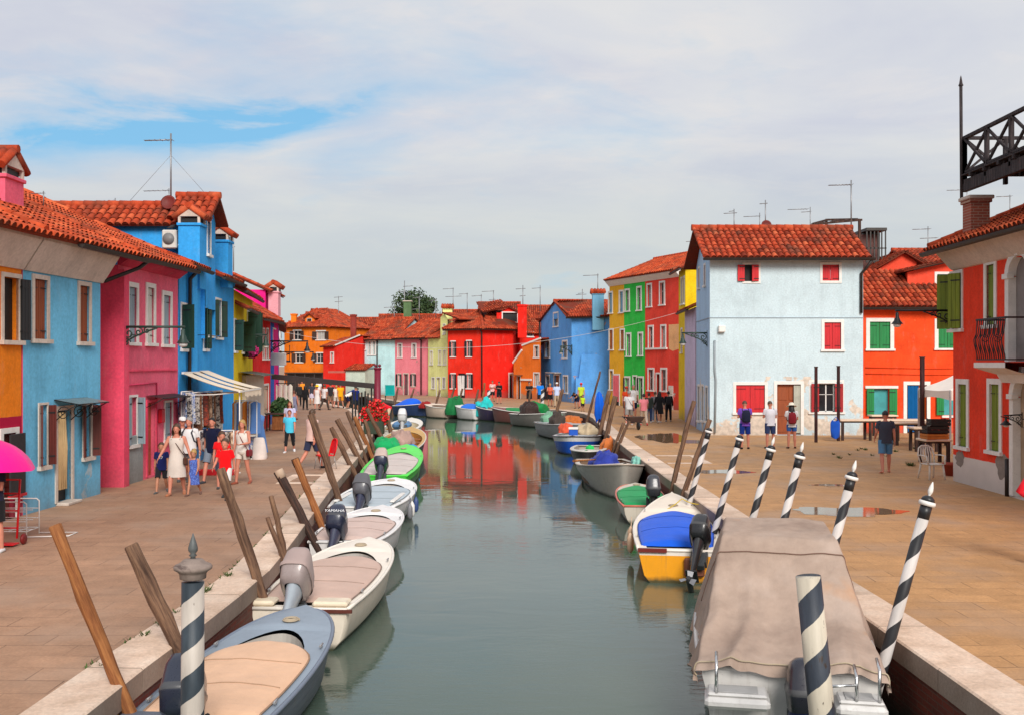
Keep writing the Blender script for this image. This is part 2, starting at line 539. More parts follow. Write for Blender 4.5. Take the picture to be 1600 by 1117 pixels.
def water_mat():
    t = NT('canal_water'); P = t.pos()
    n = t.noise(P, .25, 3)
    t.l(t.ramp(n, [(.3, (.060, .094, .072, 1)), (.7, (.080, .114, .088, 1))]), t.b.inputs['Base Color'])
    t.set(Roughness=.012, IOR=1.38, Specular_IOR_Level=.6)
    w1 = t.noise(t.mapping(P, (.8, 1.5, 1)), .8, 2, .5, .8)
    w2 = t.noise(t.mapping(P, (1.0, 2.4, 1)), 3.4, 4, .6, .6)
    w3 = t.noise(P, .16, 2)
    amp = t.ramp(w3, [(.38, .12), (.66, 1.6)])
    calm = t.ramp(t.math('DIVIDE', t.sep(P)[1], 60.0), [(.15, 1.0), (.75, .3)])
    h = t.math('ADD', t.math('MULTIPLY', w1, .8), t.math('MULTIPLY', t.math('MULTIPLY', w2, amp), .42))
    b = t.n('ShaderNodeBump'); b.inputs['Strength'].default_value = .18; b.inputs['Distance'].default_value = .05
    t.l(t.math('MULTIPLY', h, calm), b.inputs['Height']); t.l(b.outputs[0], t.b.inputs['Normal'])
    return t.mat

build_ground()
stone_mat_ = stone_mat(); brick_mat_ = brick_mat()
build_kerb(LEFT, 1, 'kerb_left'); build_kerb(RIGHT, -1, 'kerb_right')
build_quay_wall(LEFT, 'quay_wall_left'); build_quay_wall(RIGHT, 'quay_wall_right')
build_quay_wall([LEFT[-1], RIGHT[-1]], 'quay_wall_end')
mb = MB(); mb.quad((-30,-25,WATER),(12,-25,WATER),(12,108,WATER),(-30,108,WATER))
tag(mb.build('canal_water', water_mat()), kind='structure')

# rain puddles on the right-hand paving
def puddle_mat():
    t = NT('puddle_water'); t.set(Base_Color=(.20, .12, .065, 1), Roughness=.06, IOR=1.33, Specular_IOR_Level=.55)
    h = t.noise(t.pos(), 3, 2); t.bump(h, .02, .01)
    return t.mat
PUD = puddle_mat()
def puddle(x0, y0, x1, y1, seed, irr=.35):
    """outline in ground coordinates"""
    rnd = random.Random(seed); mb = MB()
    cx, cy, rx, ry = (x0+x1)/2, (y0+y1)/2, abs(x1-x0)/2, abs(y1-y0)/2
    ph = [rnd.random()*6.28 for _ in range(5)]; pts = []
    for k in range(64):
        a = 2*PI*k/64
        r = 1+irr*(.5*math.sin(2*a+ph[0])+.45*math.sin(3*a+ph[1])+.3*math.sin(5*a+ph[2])+.22*math.sin(9*a+ph[3])+.15*math.sin(14*a+ph[4]))
        pts.append((cx+rx*r*math.cos(a), cy+ry*r*math.sin(a), .004+seed*.0002))
    tag(mb.poly(pts).build('puddle', PUD), kind='structure')
def pud_px(xa, ya, xb, yb, seed, irr=.3):
    Yt, Yb = gy(ya), gy(yb); Ym = (Yt+Yb)/2
    puddle(xz(xa, Ym), Yb, xz(xb, Ym), Yt, seed, irr)
pud_px(1003, 676, 1070, 692, 1); pud_px(1060, 687, 1100, 692, 2); pud_px(1095, 733, 1168, 740, 3)
pud_px(1250, 791, 1400, 807, 4, .25); pud_px(1268, 756, 1325, 759, 5)

# ================================================================ ARCHITECTURE KIT
class Fac:
    """a vertical wall plane: A is its left end and B its right end seen from outside"""
    def __init__(s, A, B):
        s.A = Vector((A[0], A[1])); s.B = Vector((B[0], B[1]))
        d = s.B-s.A; s.L = d.length; s.d = d/s.L; s.n = Vector((s.d.y, -s.d.x))
    def pt(s, u, z, off=0.0):
        p = s.A+s.d*u+s.n*off
        return Vector((p.x, p.y, z))
    def ray(s, px):
        k = (px-800)/F                     # x = k*y
        # A.x + d.x*u = k*(A.y + d.y*u)
        u = (k*s.A.y-s.A.x)/(s.d.x-k*s.d.y)
        return u, s.A.y+s.d.y*u
    def r(s, x0, y0, x1, y1):
        u0, Ya = s.ray(x0); u1, Yb = s.ray(x1); Y = (Ya+Yb)/2
        return (u0, u1, HC-(y1-HORIZON)/F*Y, HC-(y0-HORIZON)/F*Y)
    def zz(s, px, py):
        u, Y = s.ray(px); return HC-(py-HORIZON)/F*Y

def hole_wall(mb, fac, z0, z1, holes, depth=.16, top=None):
    us = sorted(set([0.0, fac.L]+[min(max(h[i], 0), fac.L) for h in holes for i in (0, 1)]))
    zs = sorted(set([z0, z1]+[min(max(h[i], z0), z1) for h in holes for i in (2, 3)]))
    for a, b in zip(us, us[1:]):
        if b-a < 1e-4: continue
        for c, d in zip(zs, zs[1:]):
            if d-c < 1e-4: continue
            um, zm = (a+b)/2, (c+d)/2
            if any(h[0] < um < h[1] and h[2] < zm < h[3] for h in holes): continue
            mb.quad(fac.pt(a, c), fac.pt(b, c), fac.pt(b, d), fac.pt(a, d))
    for h in holes:
        a, b, c, d = max(h[0], .0), min(h[1], fac.L), max(h[2], z0), min(h[3], z1)
        for (p, q) in (((a, c), (a, d)), ((b, d), (b, c)), ((a, d), (b, d)), ((b, c), (a, c))):
            mb.quad(fac.pt(*p), fac.pt(*q), fac.pt(*q, -depth), fac.pt(*p, -depth))

def leaf_slab(mb, O, ax, up, nrm, w, h, th=.035, boards=3, battens=True):
    """a boarded leaf starting at O, width along ax, height along up, thickness along nrm"""
    bw = w/boards
    for k in range(boards):
        g = .006
        p = O+ax*(k*bw+g); q = O+ax*((k+1)*bw-g)
        vs = [p, q, q+up*h, p+up*h]
        vs = vs+[v+nrm*th for v in vs]
        mb.add(vs, [(0,3,2,1),(4,5,6,7),(0,1,5,4),(1,2,6,5),(2,3,7,6),(3,0,4,7)])
    p = O+ax*.002+up*.002-nrm*.0; q = O+ax*(w-.002)+up*.002
    vs = [p+nrm*.004, q+nrm*.004, q+up*(h-.004)+nrm*.004, p+up*(h-.004)+nrm*.004]
    vs = vs+[v+nrm*(th-.014) for v in vs]
    mb.add(vs, [(0,3,2,1),(4,5,6,7),(0,1,5,4),(1,2,6,5),(2,3,7,6),(3,0,4,7)])

def pane_obj(H, fac, r, kind, c=None, depth=.14, name='window', label=None):
    u0, u1, z0, z1 = r; mb = MB(); e = .004; o = -depth+.006
    if kind == 'closed':       # closed shutters, two leaves
        m = (u0+u1)/2
        for (a, b) in ((u0+e, m-.004), (m+.004, u1-e)):
            leaf_slab(mb, fac.pt(a, z0+e, -.07), Vector((fac.d.x, fac.d.y, 0)), Vector((0,0,1)), Vector((fac.n.x, fac.n.y, 0)), b-a, z1-z0-2*e, .03, 3)
            for zz_ in (.14, .86):       # strap hinges
                z_ = z0+(z1-z0)*zz_; h0, h1 = (a, a+(b-a)*.72) if a == u0+e else (b-(b-a)*.72, b)
                mb.cur = 1; mb.bar(fac.pt(h0, z_, -.034), fac.pt(h1, z_, -.034), .035, .014); mb.cur = 0
        mats = [planks(c), M_IRON]
    elif kind == 'door':
        N = Vector((fac.n.x, fac.n.y, 0)); D = Vector((fac.d.x, fac.d.y, 0))
        mb.quad(fac.pt(u0, z0, o), fac.pt(u1, z0, o), fac.pt(u1, z1, o), fac.pt(u0, z1, o))
        w = u1-u0
        for i in range(2):
            for j in range(3):
                a = u0+w*(.08+.46*i); b = a+w*.36; c0 = z0+(z1-z0)*(.05+.32*j); c1 = c0+(z1-z0)*.25
                f = [fac.pt(a, c0, o+.02), fac.pt(b, c0, o+.02), fac.pt(b, c1, o+.02), fac.pt(a, c1, o+.02)]
                g = [fac.pt(a-.02, c0-.02, o), fac.pt(b+.02, c0-.02, o), fac.pt(b+.02, c1+.02, o), fac.pt(a-.02, c1+.02, o)]
                mb.add(f+g, [(0,1,2,3),(4,5,1,0),(5,6,2,1),(6,7,3,2),(7,4,0,3)])
        mats = [planks(c)]
    else:
        mb.quad(fac.pt(u0, z0, o), fac.pt(u1, z0, o), fac.pt(u1, z1, o), fac.pt(u0, z1, o))
        if kind == 'glass':
            mb.cur = 1; t = .035; m = (u0+u1)/2
            for (a, b, c0, c1) in ((u0, u0+t, z0, z1), (u1-t, u1, z0, z1), (u0, u1, z0, z0+t), (u0, u1, z1-t, z1), (m-t*.7, m+t*.7, z0, z1), (u0, u1, z0+(z1-z0)*.6, z0+(z1-z0)*.6+t*.6)):
                for (p, q) in (((a, c0), (b, c1)),):
                    vs = [fac.pt(a, c0, o+.002), fac.pt(b, c0, o+.002), fac.pt(b, c1, o+.002), fac.pt(a, c1, o+.002)]
                    vs = vs+[v+Vector((fac.n.x, fac.n.y, 0))*.025 for v in vs]
                    mb.add(vs, [(4,5,6,7),(0,1,5,4),(1,2,6,5),(2,3,7,6),(3,0,4,7)])
        mats = [M_GLASS if c is None else paint(c, .6, .25, 2), M_WHITE]
    ob = mb.build(name, mats, H, label)
    if kind == 'glass' and c is None:
        rnd = random.Random(int(u0*977+z0*131))
        if rnd.random() < .35:                # pale net curtain behind the glass, drawn part-way
            w = u1-u0; fr = rnd.choice((.35, .45, .9))
            for side in ((0, fr*.5), (1-fr*.5, 1)):
                cm = MB()
                n = 7; rows = [[], []]
                for k in range(n):
                    u = u0+w*(side[0]+(side[1]-side[0])*k/(n-1))
                    for zz_, row in ((z0+.03, rows[0]), (z1-.03, rows[1])):
                        row.append(fac.pt(u, zz_, o+.0035+.002*(k % 2)))
                cm.grid(rows)
                cm.build('net_curtain', cloth((.42, .40, .37, 1)), ob, fix=False)
    return ob

def frame_obj(parent, fac, r, fw=.1, mat=None, proud=.03, sill=True, bottom=False, name='frame'):
    u0, u1, z0, z1 = r; mb = MB()
    bars = [(u0-fw, u0, z0-(fw if bottom else 0), z1), (u1, u1+fw, z0-(fw if bottom else 0), z1), (u0-fw, u1+fw, z1, z1+fw)]
    if bottom: bars.append((u0, u1, z0-fw, z0))
    for (a, b, c, d) in bars:
        vs = [fac.pt(a, c, -.05), fac.pt(b, c, -.05), fac.pt(b, d, -.05), fac.pt(a, d, -.05), fac.pt(a, c, proud), fac.pt(b, c, proud), fac.pt(b, d, proud), fac.pt(a, d, proud)]
        mb.add(vs, [(4,5,6,7),(0,1,5,4),(1,2,6,5),(2,3,7,6),(3,0,4,7)])
    mb.build(name, mat or M_STONE, parent)
    if sill and not bottom:
        mb = MB(); a, b = u0-fw-.04, u1+fw+.04; s0, s1 = z0-.09, z0
        vs = [fac.pt(a, s0, -.05), fac.pt(b, s0, -.05), fac.pt(b, s1, -.05), fac.pt(a, s1, -.05), fac.pt(a, s0, proud+.06), fac.pt(b, s0, proud+.06), fac.pt(b, s1, proud+.06), fac.pt(a, s1, proud+.06)]
        mb.add(vs, [(4,5,6,7),(0,1,5,4),(1,2,6,5),(2,3,7,6),(3,0,4,7)])
        mb.build('sill', mat or M_STONE, parent)

def shutters(parent, fac, r, c, angL=168, angR=168, which='LR', boards=3, fw=.0):
    """open leaves hinged on the jambs; 180 = flat against the wall"""
    u0, u1, z0, z1 = r; w = (u1-u0)/2; up = Vector((0,0,1))
    D = Vector((fac.d.x, fac.d.y, 0)); N = Vector((fac.n.x, fac.n.y, 0))
    for s in which:
        ang = R(angL if s == 'L' else angR)
        sg = 1 if s == 'L' else -1
        O = fac.pt(u0 if s == 'L' else u1, z0+.01, .045)
        ax = D*sg*math.cos(ang)+N*math.sin(ang)
        nrm = N*math.cos(ang)*-1+D*sg*math.sin(ang)
        nrm = -nrm if nrm.dot(N) < 0 else nrm
        mb = MB()
        leaf_slab(mb, O, ax, up, nrm, w, z1-z0-.02, .035, boards)
        mb.cur = 1
        for q in (.14, .86):
            p_ = O+up*(z1-z0)*q
            for off in (-.004, .039): mb.bar(p_+nrm*off, p_+nrm*off+ax*w*.75, .012, .035)
        o = mb.build('shutter', [planks(c), M_IRON], parent)

class House:
    def __init__(s, name, label, cat='house', loc=None, group=None):
        s.name = name; s.label = label; s.cat = cat; s.group = group
        s.walls = MB(); s.mats = []; s.root = thing(name, label, cat, (0, 0, 0), 0, group)
        s.roofmb = MB(); s.tilemat = M_TILE; s.chim = []; s.gut = []
    def slot(s, m):
        if m not in s.mats: s.mats.append(m)
        return s.mats.index(m)
    def wall(s, fac, z1, mat, holes=(), z0=-.1, depth=.16):
        s.walls.cur = s.slot(mat)
        hole_wall(s.walls, fac, z0, z1, list(holes), depth)
        return s
    def gable(s, fac, pts, mat):
        """extra wall polygon: pts = (u, z)"""
        s.walls.cur = s.slot(mat)
        s.walls.poly([fac.pt(u, z) for u, z in pts])
    def body(s, fac, depth, z1, mat, holes=(), side_mat=None, z0=-.1):
        """box: front with openings plus plain sides and back"""
        s.wall(fac, z1, mat, holes, z0)
        a = fac.pt(0, 0, -depth); b = fac.pt(fac.L, 0, -depth)
        s.wall(Fac((a.x, a.y), fac.A), z1, side_mat or mat, (), z0)
        s.wall(Fac(fac.B, (b.x, b.y)), z1, side_mat or mat, (), z0)
        s.wall(Fac((b.x, b.y), (a.x, a.y)), z1, side_mat or mat, (), z0)
    def slope(s, eL, eR, rR, rL, tw=.23, tl=.38, h=.075):
        eL, eR, rR, rL = [Vector(p) for p in (eL, eR, rR, rL)]
        mb = s.roofmb
        U = (eR-eL); L = U.length; U.normalize()
        midr = (rL+rR)/2-(eL+eR)/2
        V = midr-U*midr.dot(U); S = V.length; V.normalize(); N = U.cross(V).normalized()
        if N.z < 0: N = -N
        mb.tint = .05
        mb.quad(eL, eR, rR, rL)
        mb.quad(eL-N*.07, eR-N*.07, rR-N*.07, rL-N*.07)
        mb.quad(eL, eR, eR-N*.07, eL-N*.07); mb.quad(eL, rL, rL-N*.07, eL-N*.07); mb.quad(eR, rR, rR-N*.07, eR-N*.07)
        def ext(v):
            f = v/S
            a = (rL-eL).dot(U)*f; b = L+(rR-eR).dot(U)*f
            return a, b
        nr = max(1, round(S/tl)); tl2 = S/nr
        nc = max(1, round(L/tw)); tw2 = L/nc
        seg = 5
        for i in range(nr):
            v0 = i*tl2-.05; v1 = (i+1)*tl2+.03
            a, b = ext((i+.5)*tl2)
            for k in range(-40 if a < 0 else 0, nc+(40 if b > L else 0)):
                u = (k+.5)*tw2
                if u < a+tw2*.2 or u > b-tw2*.2: continue
                mb.tint = min(1, max(0, random.gauss(.56, .2))) if random.random() > .06 else .12
                j = random.uniform(-.012, .012); jz = random.uniform(0, .012)
                rows = []
                for (v, rr, hh) in ((v0, tw2*.43, h+.025), (v1, tw2*.35, h-.012)):
                    row = []
                    for q in range(seg+1):
                        w = PI*q/seg
                        row.append(eL+U*(u+j-math.cos(w)*rr)+V*v+N*(math.sin(w)*hh+jz+.004))
                    rows.append(row)
                mb.grid(rows, smooth=True)
                mb.tint = .02; mb.poly([v+V*.02 for v in rows[0]])
        return s
    def cap(s, p, q, r=.13):
        """ridge or hip tiles"""
        p, q = Vector(p), Vector(q); L = (q-p).length; n = max(1, round(L/.4)); d = (q-p)/n
        for k in range(n):
            s.roofmb.tint = min(1, max(.1, random.gauss(.55, .17)))
            a = p+d*(k-.06); b = p+d*(k+1.0)
            s.roofmb.tube([a, b], [r*1.04, r*.9], 10)
        return s
    def gutter(s, p, q, r=.085):
        s.gut.append((Vector(p), Vector(q), r)); return s
    def pipe(s, pts, r=.055, mat=None, name='downpipe'):
        MB().tube(pts, r, 8).build(name, mat or M_GUT, s.root); return s
    def band(s, fac, z0, z1, off, mat, name='cornice', u0=0.0, u1=None, prof=None):
        """moulded band running along a facade"""
        u1 = fac.L if u1 is None else u1; mb = MB()
        prof = prof or [(-.02, z0), (.05, z0), (off*.5, z0+(z1-z0)*.35), (off, z0+(z1-z0)*.8), (off, z1), (-.02, z1)]
        rows = [[fac.pt(u, z, o) for (o, z) in prof] for u in (u0, u1)]
        mb.grid(rows, smooth=False); mb.poly(rows[0]); mb.poly(rows[1])
        mb.build(name, mat, s.root); return s
    def window(s, fac, r, kind='glass', c=None, frame=.1, fmat=None, op=None, opc=None, sill=True, bottom=False, name='window', depth=.14, label=None, which='LR', boards=3):
        w = pane_obj(s.root, fac, r, kind, c, depth, name, label)
        if frame: frame_obj(w, fac, r, frame, fmat, sill=sill, bottom=bottom)
        if op: shutters(w, fac, r, opc, op[0], op[1], which, boards)
        return w
    def chimney(s, cx, cy, w, d, z0, z1, mat, style='gable', rz=0, capmat=None):
        s.chim.append((cx, cy, w, d, z0, z1, mat, style, rz)); return s
    def done(s):
        s.walls.build('wall', s.mats, s.root, fix=False)
        rf = None
        if s.roofmb.v: rf = s.roofmb.build('roof', s.tilemat, s.root, fix=False)
        for (p, q, r) in s.gut:
            mb = MB(); d = (q-p).normalized(); side = d.cross(Vector((0,0,1))).normalized()
            rows = []
            for e in (p, q):
                rows.append([e+side*math.cos(PI+PI*k/6)*r+Vector((0,0,1))*math.sin(PI+PI*k/6)*r for k in range(7)])
            mb.grid(rows); mb.poly(rows[0]); mb.poly(rows[1])
            rows2 = [[v+Vector((0,0,.012)) for v in r_] for r_ in rows]
            mb.grid(rows2)
            mb.build('gutter', M_GUT, rf or s.root, fix=False)
        for (cx, cy, w, d, z0, z1, mat, style, rz) in s.chim:
            M = Matrix.Translation((cx, cy, 0)) @ Matrix.Rotation(rz, 4, 'Z')
            mb = MB(); mb.box(-w/2, w/2, -d/2, d/2, z0, z1, M)
            mb.bbox(-w/2-.05, w/2+.05, -d/2-.05, d/2+.05, z1, z1+.09, .015, M)
            mats = [mat, M_TILE, M_STONE, M_IRON]
            if style == 'gable':      # little tiled gabled hood on a pierced lantern
                mb.cur = 3; mb.box(-w/2+.08, w/2-.08, -d/2+.08, d/2-.08, z1+.09, z1+.26, M)
                mb.cur = 2
                for sx in (-1, 1):
                    for sy in (-1, 1): mb.box(sx*w/2-.07 if sx > 0 else -w/2-.01, w/2+.01 if sx > 0 else -w/2+.07, (d/2-.07) if sy > 0 else -d/2-.01, d/2+.01 if sy > 0 else -d/2+.07, z1+.09, z1+.3, M)
                rh = w*.42; zb = z1+.3; ex = w/2+.14; ey = d/2+.1
                mb.add([M@Vector(p) for p in ((-ex+.06,-d/2-.02,zb),(ex-.06,-d/2-.02,zb),(0,-d/2-.02,zb+rh),(-ex+.06,d/2+.02,zb),(ex-.06,d/2+.02,zb),(0,d/2+.02,zb+rh))], [(0,1,2),(3,5,4),(0,3,4,1)])
                mb.cur = 1
                for sx in (-1, 1):
                    for k in range(max(2, int((2*ey)/.2))):
                        n_ = max(2, int((2*ey)/.2)); y = -ey+(k+.5)*2*ey/n_
                        mb.tint = random.uniform(.3, .9)
                        mb.tube([M@Vector((sx*(ex+.04), y, zb-.03)), M@Vector((0, y, zb+rh+.05))], ey/n_*.95, 8)
                mb.tint = .6; mb.tube([M@Vector((0,-ey,zb+rh+.07)), M@Vector((0,ey,zb+rh+.07))], .1, 8)
            elif style == 'tiles':    # corbelled top under tiles
                mb.cur = 3; mb.box(-w/2+.06, w/2-.06, -d/2+.06, d/2-.06, z1+.09, z1+.22, M)
                mb.cur = 1
                n_ = max(2, int(w*1.3/.2))
                for k in range(n_):
                    x = -w*.68+(k+.5)*w*1.36/n_; mb.tint = random.uniform(.3, .9)
                    for sy in (-1, 1):
                        mb.tube([M@Vector((x, sy*d*.72, z1+.2)), M@Vector((x, 0, z1+.2+d*.32))], w*1.36/n_*.52, 8)
            elif style == 'pot':
                mb.cur = 0; mb.box(-w/2-.08, w/2+.08, -d/2-.08, d/2+.08, z1+.09, z1+.2, M)
                mb.cur = 3; mb.box(-w/2+.1, w/2-.1, -d/2+.1, d/2-.1, z1+.2, z1+.23, M)
            else:
                mb.cur = 2; mb.bbox(-w/2-.09, w/2+.09, -d/2-.09, d/2+.09, z1+.09, z1+.19, .02, M)
            mb.build('chimney', mats, rf or s.root)
        return s
    def gable_roof(s, fac, depth, ze, zr, over=.35, side=.12, ridge=None):
        """ridge parallel to the facade"""
        rd = depth/2 if ridge is None else ridge
        k = (zr-ze)/rd; zo = ze-k*over
        L = fac.L
        s.slope(fac.pt(-side, zo, over), fac.pt(L+side, zo, over), fac.pt(L+side, zr, -rd), fac.pt(-side, zr, -rd))
        if rd < depth-.1:
            k2 = (zr-ze)/(depth-rd)
            s.slope(fac.pt(L+side, ze-k2*over, -depth-over), fac.pt(-side, ze-k2*over, -depth-over), fac.pt(-side, zr, -rd), fac.pt(L+side, zr, -rd))
        s.cap(fac.pt(-side, zr+.03, -rd), fac.pt(L+side, zr+.03, -rd))
        return s
    def gable_ends(s, fac, depth, ze, zr, mat, ridge=None):
        rd = depth/2 if ridge is None else ridge
        for u in (0, fac.L):
            s.walls.cur = s.slot(mat)
            s.walls.poly([fac.pt(u, ze, 0), fac.pt(u, zr-.05, -rd), fac.pt(u, ze, -depth)])
# ================================================================ HOUSES, left quay
TEAL = (.62, .60, .55, 1)
def C(r, g, b, k=1.0): return lin(r, g, b, k)
K = -1
m_ochre = plaster(C(214,116,12,K), streak=.3, base=C(178,22,62), base_h=2.1, foot=.3)
m_lblue = plaster(C(100,172,206,K), streak=.4, peel=.06, peel_c=(.42,.55,.62,1), foot=.45, seed=2)
m_pink = plaster(C(255,92,116,K), streak=.3, foot=.2, seed=3)
m_pinkdk = plaster(C(245,70,98,K), streak=.3, foot=.2, seed=4)
m_blue = plaster(C(46,148,255,K), streak=.22, foot=.4, seed=5)
m_yellow = plaster(C(255,186,12,K), streak=.25, foot=.4, seed=6)
m_red = plaster(C(235,22,20,K), streak=.2, foot=.3, seed=7)
m_mag = plaster(C(240,10,120,K), streak=.2, seed=8)
m_dblue = plaster(C(30,90,180,K), streak=.25, seed=9)
m_cornice = plaster((.70, .60, .52, 1), streak=.5, foot=0, seed=10)
SH_BR = C(150,70,25,.9); SH_DKBR = C(95,32,22); SH_DKG = C(20,62,48); SH_GREY = C(150,170,180); SH_BLK = (.012,.014,.016,1)

# --- ochre house at the left edge
H = House('ochre_house', 'ochre yellow house with crimson base and pink chimney, cut by the left picture edge', 'house'); H.tilemat = M_TILE2
f_och = Fac((-10.62, 15.5), (-10.29, 21.47))
r1 = f_och.r(5, 434, 29, 532); r2 = f_och.r(4, 676, 24, 812)
H.body(f_och, 9, 5.15, m_ochre, [r1, (r2[0], r2[1], 0, r2[3])])
H.window(f_och, r1, 'open', (.01,.012,.012,1), .09, op=(100, 172), opc=SH_BLK, which='R')
H.window(f_och, (r2[0], r2[1], 0.0, r2[3]), 'door', C(120,60,50), .11, M_WHITE, sill=False, name='door')
H.band(f_och, 5.15, 5.93, .46, m_cornice)
H.slope(f_och.pt(-.2, 5.86, .62), f_och.pt(f_och.L, 5.86, .62), f_och.pt(f_och.L, 8.25, -4.85), f_och.pt(-.2, 8.25, -4.85))
H.slope(f_och.pt(f_och.L, 5.6, -9.8), f_och.pt(-.2, 5.6, -9.8), f_och.pt(-.2, 8.25, -4.85), f_och.pt(f_och.L, 8.25, -4.85), h=.05)
H.cap(f_och.pt(-.2, 8.3, -4.85), f_och.pt(f_och.L, 8.3, -4.85)); H.cap(f_och.pt(f_och.L, 5.98, .5), f_och.pt(f_och.L, 8.32, -4.85), .1)
H.done()

# --- pale blue house
H = House('pale_blue_house', 'sky blue house with brown shutters and curtained door between the ochre and pink houses'); H.tilemat = M_TILE2
f_lb = Fac((-10.285, 21.53), (-10.09, 25.1))
w1 = f_lb.r(53, 437, 73, 530); w2 = f_lb.r(124, 447, 139, 534); w3 = f_lb.r(61, 632, 73, 727); d1 = f_lb.r(89, 640, 111, 786); w4 = f_lb.r(130, 632, 142, 713)
d1 = (d1[0], d1[1], .06, d1[3])
H.body(f_lb, 9, 5.15, m_lblue, [w1, w2, w3, w4, d1], side_mat=m_pinkdk)
H.window(f_lb, w1, 'closed', SH_BR, .1); H.window(f_lb, w2, 'closed', SH_BR, .1)
H.window(f_lb, w3, 'glass', None, .05, op=(150, 140), opc=SH_DKBR); H.window(f_lb, w4, 'glass', None, .05, op=(165, 120), opc=SH_DKBR)
dd = H.window(f_lb, d1, 'open', (.03,.02,.015,1), .1, sill=False, name='door')
mb = MB()
for k in range(9):        # gathered door curtain
    u = d1[0]+.03+k*.045
    mb.tube([f_lb.pt(u, .35, .0+.03*(k % 2)), f_lb.pt(u+.01*(k % 3), 1.3, .01), f_lb.pt(u, d1[3]-.05, -.02+.02*(k % 2))], [.032, .03, .024], 6)
mb.build('curtain', cloth(C(222,190,140)), dd)
mb = MB(); mb.bbox(f_lb.pt(d1[0],0,0).x-.05, f_lb.pt(d1[0],0,0).x+.28, f_lb.pt(d1[0],0,0).y-.05, f_lb.pt(d1[1],0,0).y+.05, .0, .07, .015)
mb.build('doorstep', M_STONE, H.root)
# wrought iron and glass canopy over the door
mb = MB(); u0, u1 = d1[0]-.12, d1[1]+.75; zt = d1[3]+.14
mb.bar(f_lb.pt(u0, zt+.1, 0), f_lb.pt(u0, zt, .55), .02); mb.bar(f_lb.pt(u1, zt+.1, 0), f_lb.pt(u1, zt, .55), .02)
mb.bar(f_lb.pt(u0, zt, .55), f_lb.pt(u1, zt, .55), .025); mb.bar(f_lb.pt(u0, zt+.1, .02), f_lb.pt(u1, zt+.1, .02), .025)
for u in (u0+.02, u1-.02, (u0+u1)/2):
    pts = []
    for k in range(22):
        a = k/21*3.3*PI; rr = .17*(1-k/26)
        pts.append(f_lb.pt(u, zt-.2-.0+rr*math.sin(a), .2+rr*math.cos(a)))
    mb.tube(pts, .011, 5); mb.tube([f_lb.pt(u, zt-.38, .0), f_lb.pt(u, zt-.12, .3), f_lb.pt(u, zt, .52)], .012, 5)
cn = mb.build('door_canopy', M_IRON, H.root)
mb = MB(); mb.quad(f_lb.pt(u0, zt+.115, .0), f_lb.pt(u1, zt+.115, .0), f_lb.pt(u1, zt+.018, .56), f_lb.pt(u0, zt+.018, .56)); mb.build('canopy_sheet', paint(C(120,125,120), .3), cn)
H.band(f_lb, 5.15, 5.93, .46, m_cornice, u1=f_lb.L+.05)
f2 = Fac((-10.285, 21.5), (-10.02, 26.3))
H.slope(f2.pt(.02, 5.87, .62), f2.pt(f2.L, 5.9, .62), f2.pt(f2.L, 8.28, -4.85), f2.pt(.02, 8.26, -4.85))
H.cap(f2.pt(.0, 8.3, -4.85), f2.pt(f2.L, 8.32, -4.85)); H.cap(f2.pt(f2.L, 6.05, .4), f2.pt(f2.L, 8.34, -4.85), .11); H.cap(f2.pt(.0, 5.99, .5), f2.pt(.0, 8.3, -4.85), .1)
H.chimney(-12.38, 24.2, .9, 1.25, 6.2, 7.5, m_pink, 'gable', R(90))
H.gutter(f2.pt(1.2, 5.83, .68), f2.pt(f2.L+.05, 5.83, .68))
H.pipe([f2.pt(f2.L, 5.78, .66), f2.pt(f2.L-.1, 5.62, .5), f2.pt(f2.L-1.15, 5.2, .08)], .05)
H.done()

# --- pink house
H = House('pink_house', 'bright pink house with pale shutters and grey lower wall'); H.tilemat = M_TILE2
f_pk = Fac((-10.15, 26.4), (-10.05, 30.8))
ws = [f_pk.r(201, 449, 213, 535), f_pk.r(230, 450, 240, 536), f_pk.r(255, 462, 266, 538)]
wl = f_pk.r(201, 620, 213, 694); dl = f_pk.r(230, 628, 243, 744); wr = f_pk.r(257, 628, 268, 686)
dl = (dl[0], dl[1], .05, dl[3])
m_pkfront = plaster(C(255,92,116,K), streak=.3, foot=.12, seed=3)
H.body(f_pk, 9, 5.72, m_pkfront, ws+[wl, wr, dl], side_mat=m_pinkdk)
for i, w in enumerate(ws):
    H.window(f_pk, w, 'closed', SH_GREY if i != 1 else C(215,215,205), .13, M_WHITE)
H.window(f_pk, wl, 'glass', None, .06, M_WHITE, op=(172, 60), opc=SH_GREY); H.window(f_pk, wr, 'closed', SH_GREY, .06, M_WHITE)
H.window(f_pk, dl, 'door', C(176,92,60), .08, m_pinkdk, sill=False, name='door')
mb = MB(); u_ = dl[1]+.25; a = f_pk.pt(u_, 1.55, .02); mb.bbox(a.x, a.x+.12, a.y-.14, a.y+.14, 1.5, 1.9, .02); mb.build('letterbox', paint(C(190,20,40), .4), H.root)
mb = MB()
rw = [[f_pk.pt(u, z, o) for (z, o) in ((-.02,.02),(1.25,.02),(1.27,-.01))] for u in (.35, dl[0]-.35)]
mb.grid(rw, smooth=False); mb.build('wall_base', plaster(C(160,165,165), streak=.4, seed=11), H.root, fix=False)
MB().box(-10.2, -10.0, 26.4, 26.75, -.05, 5.6).build('pilaster', m_pinkdk, H.root)
mb = MB(); mb.bar(f_pk.pt(.4, 3.0, .02), f_pk.pt(4.3, 3.0, .02), .04); mb.build('string_course', m_pinkdk, H.root)
MB().tube([f_pk.pt(.3, 2.62, .03), f_pk.pt(2.6, 2.66, .03), f_pk.pt(2.62, .1, .03)], .022, 6).build('cable_pipe', paint(C(210,60,100)), H.root)
mb = MB(); u0, u1 = dl[0]-.1, wr[1]+.2     # slim iron door canopy
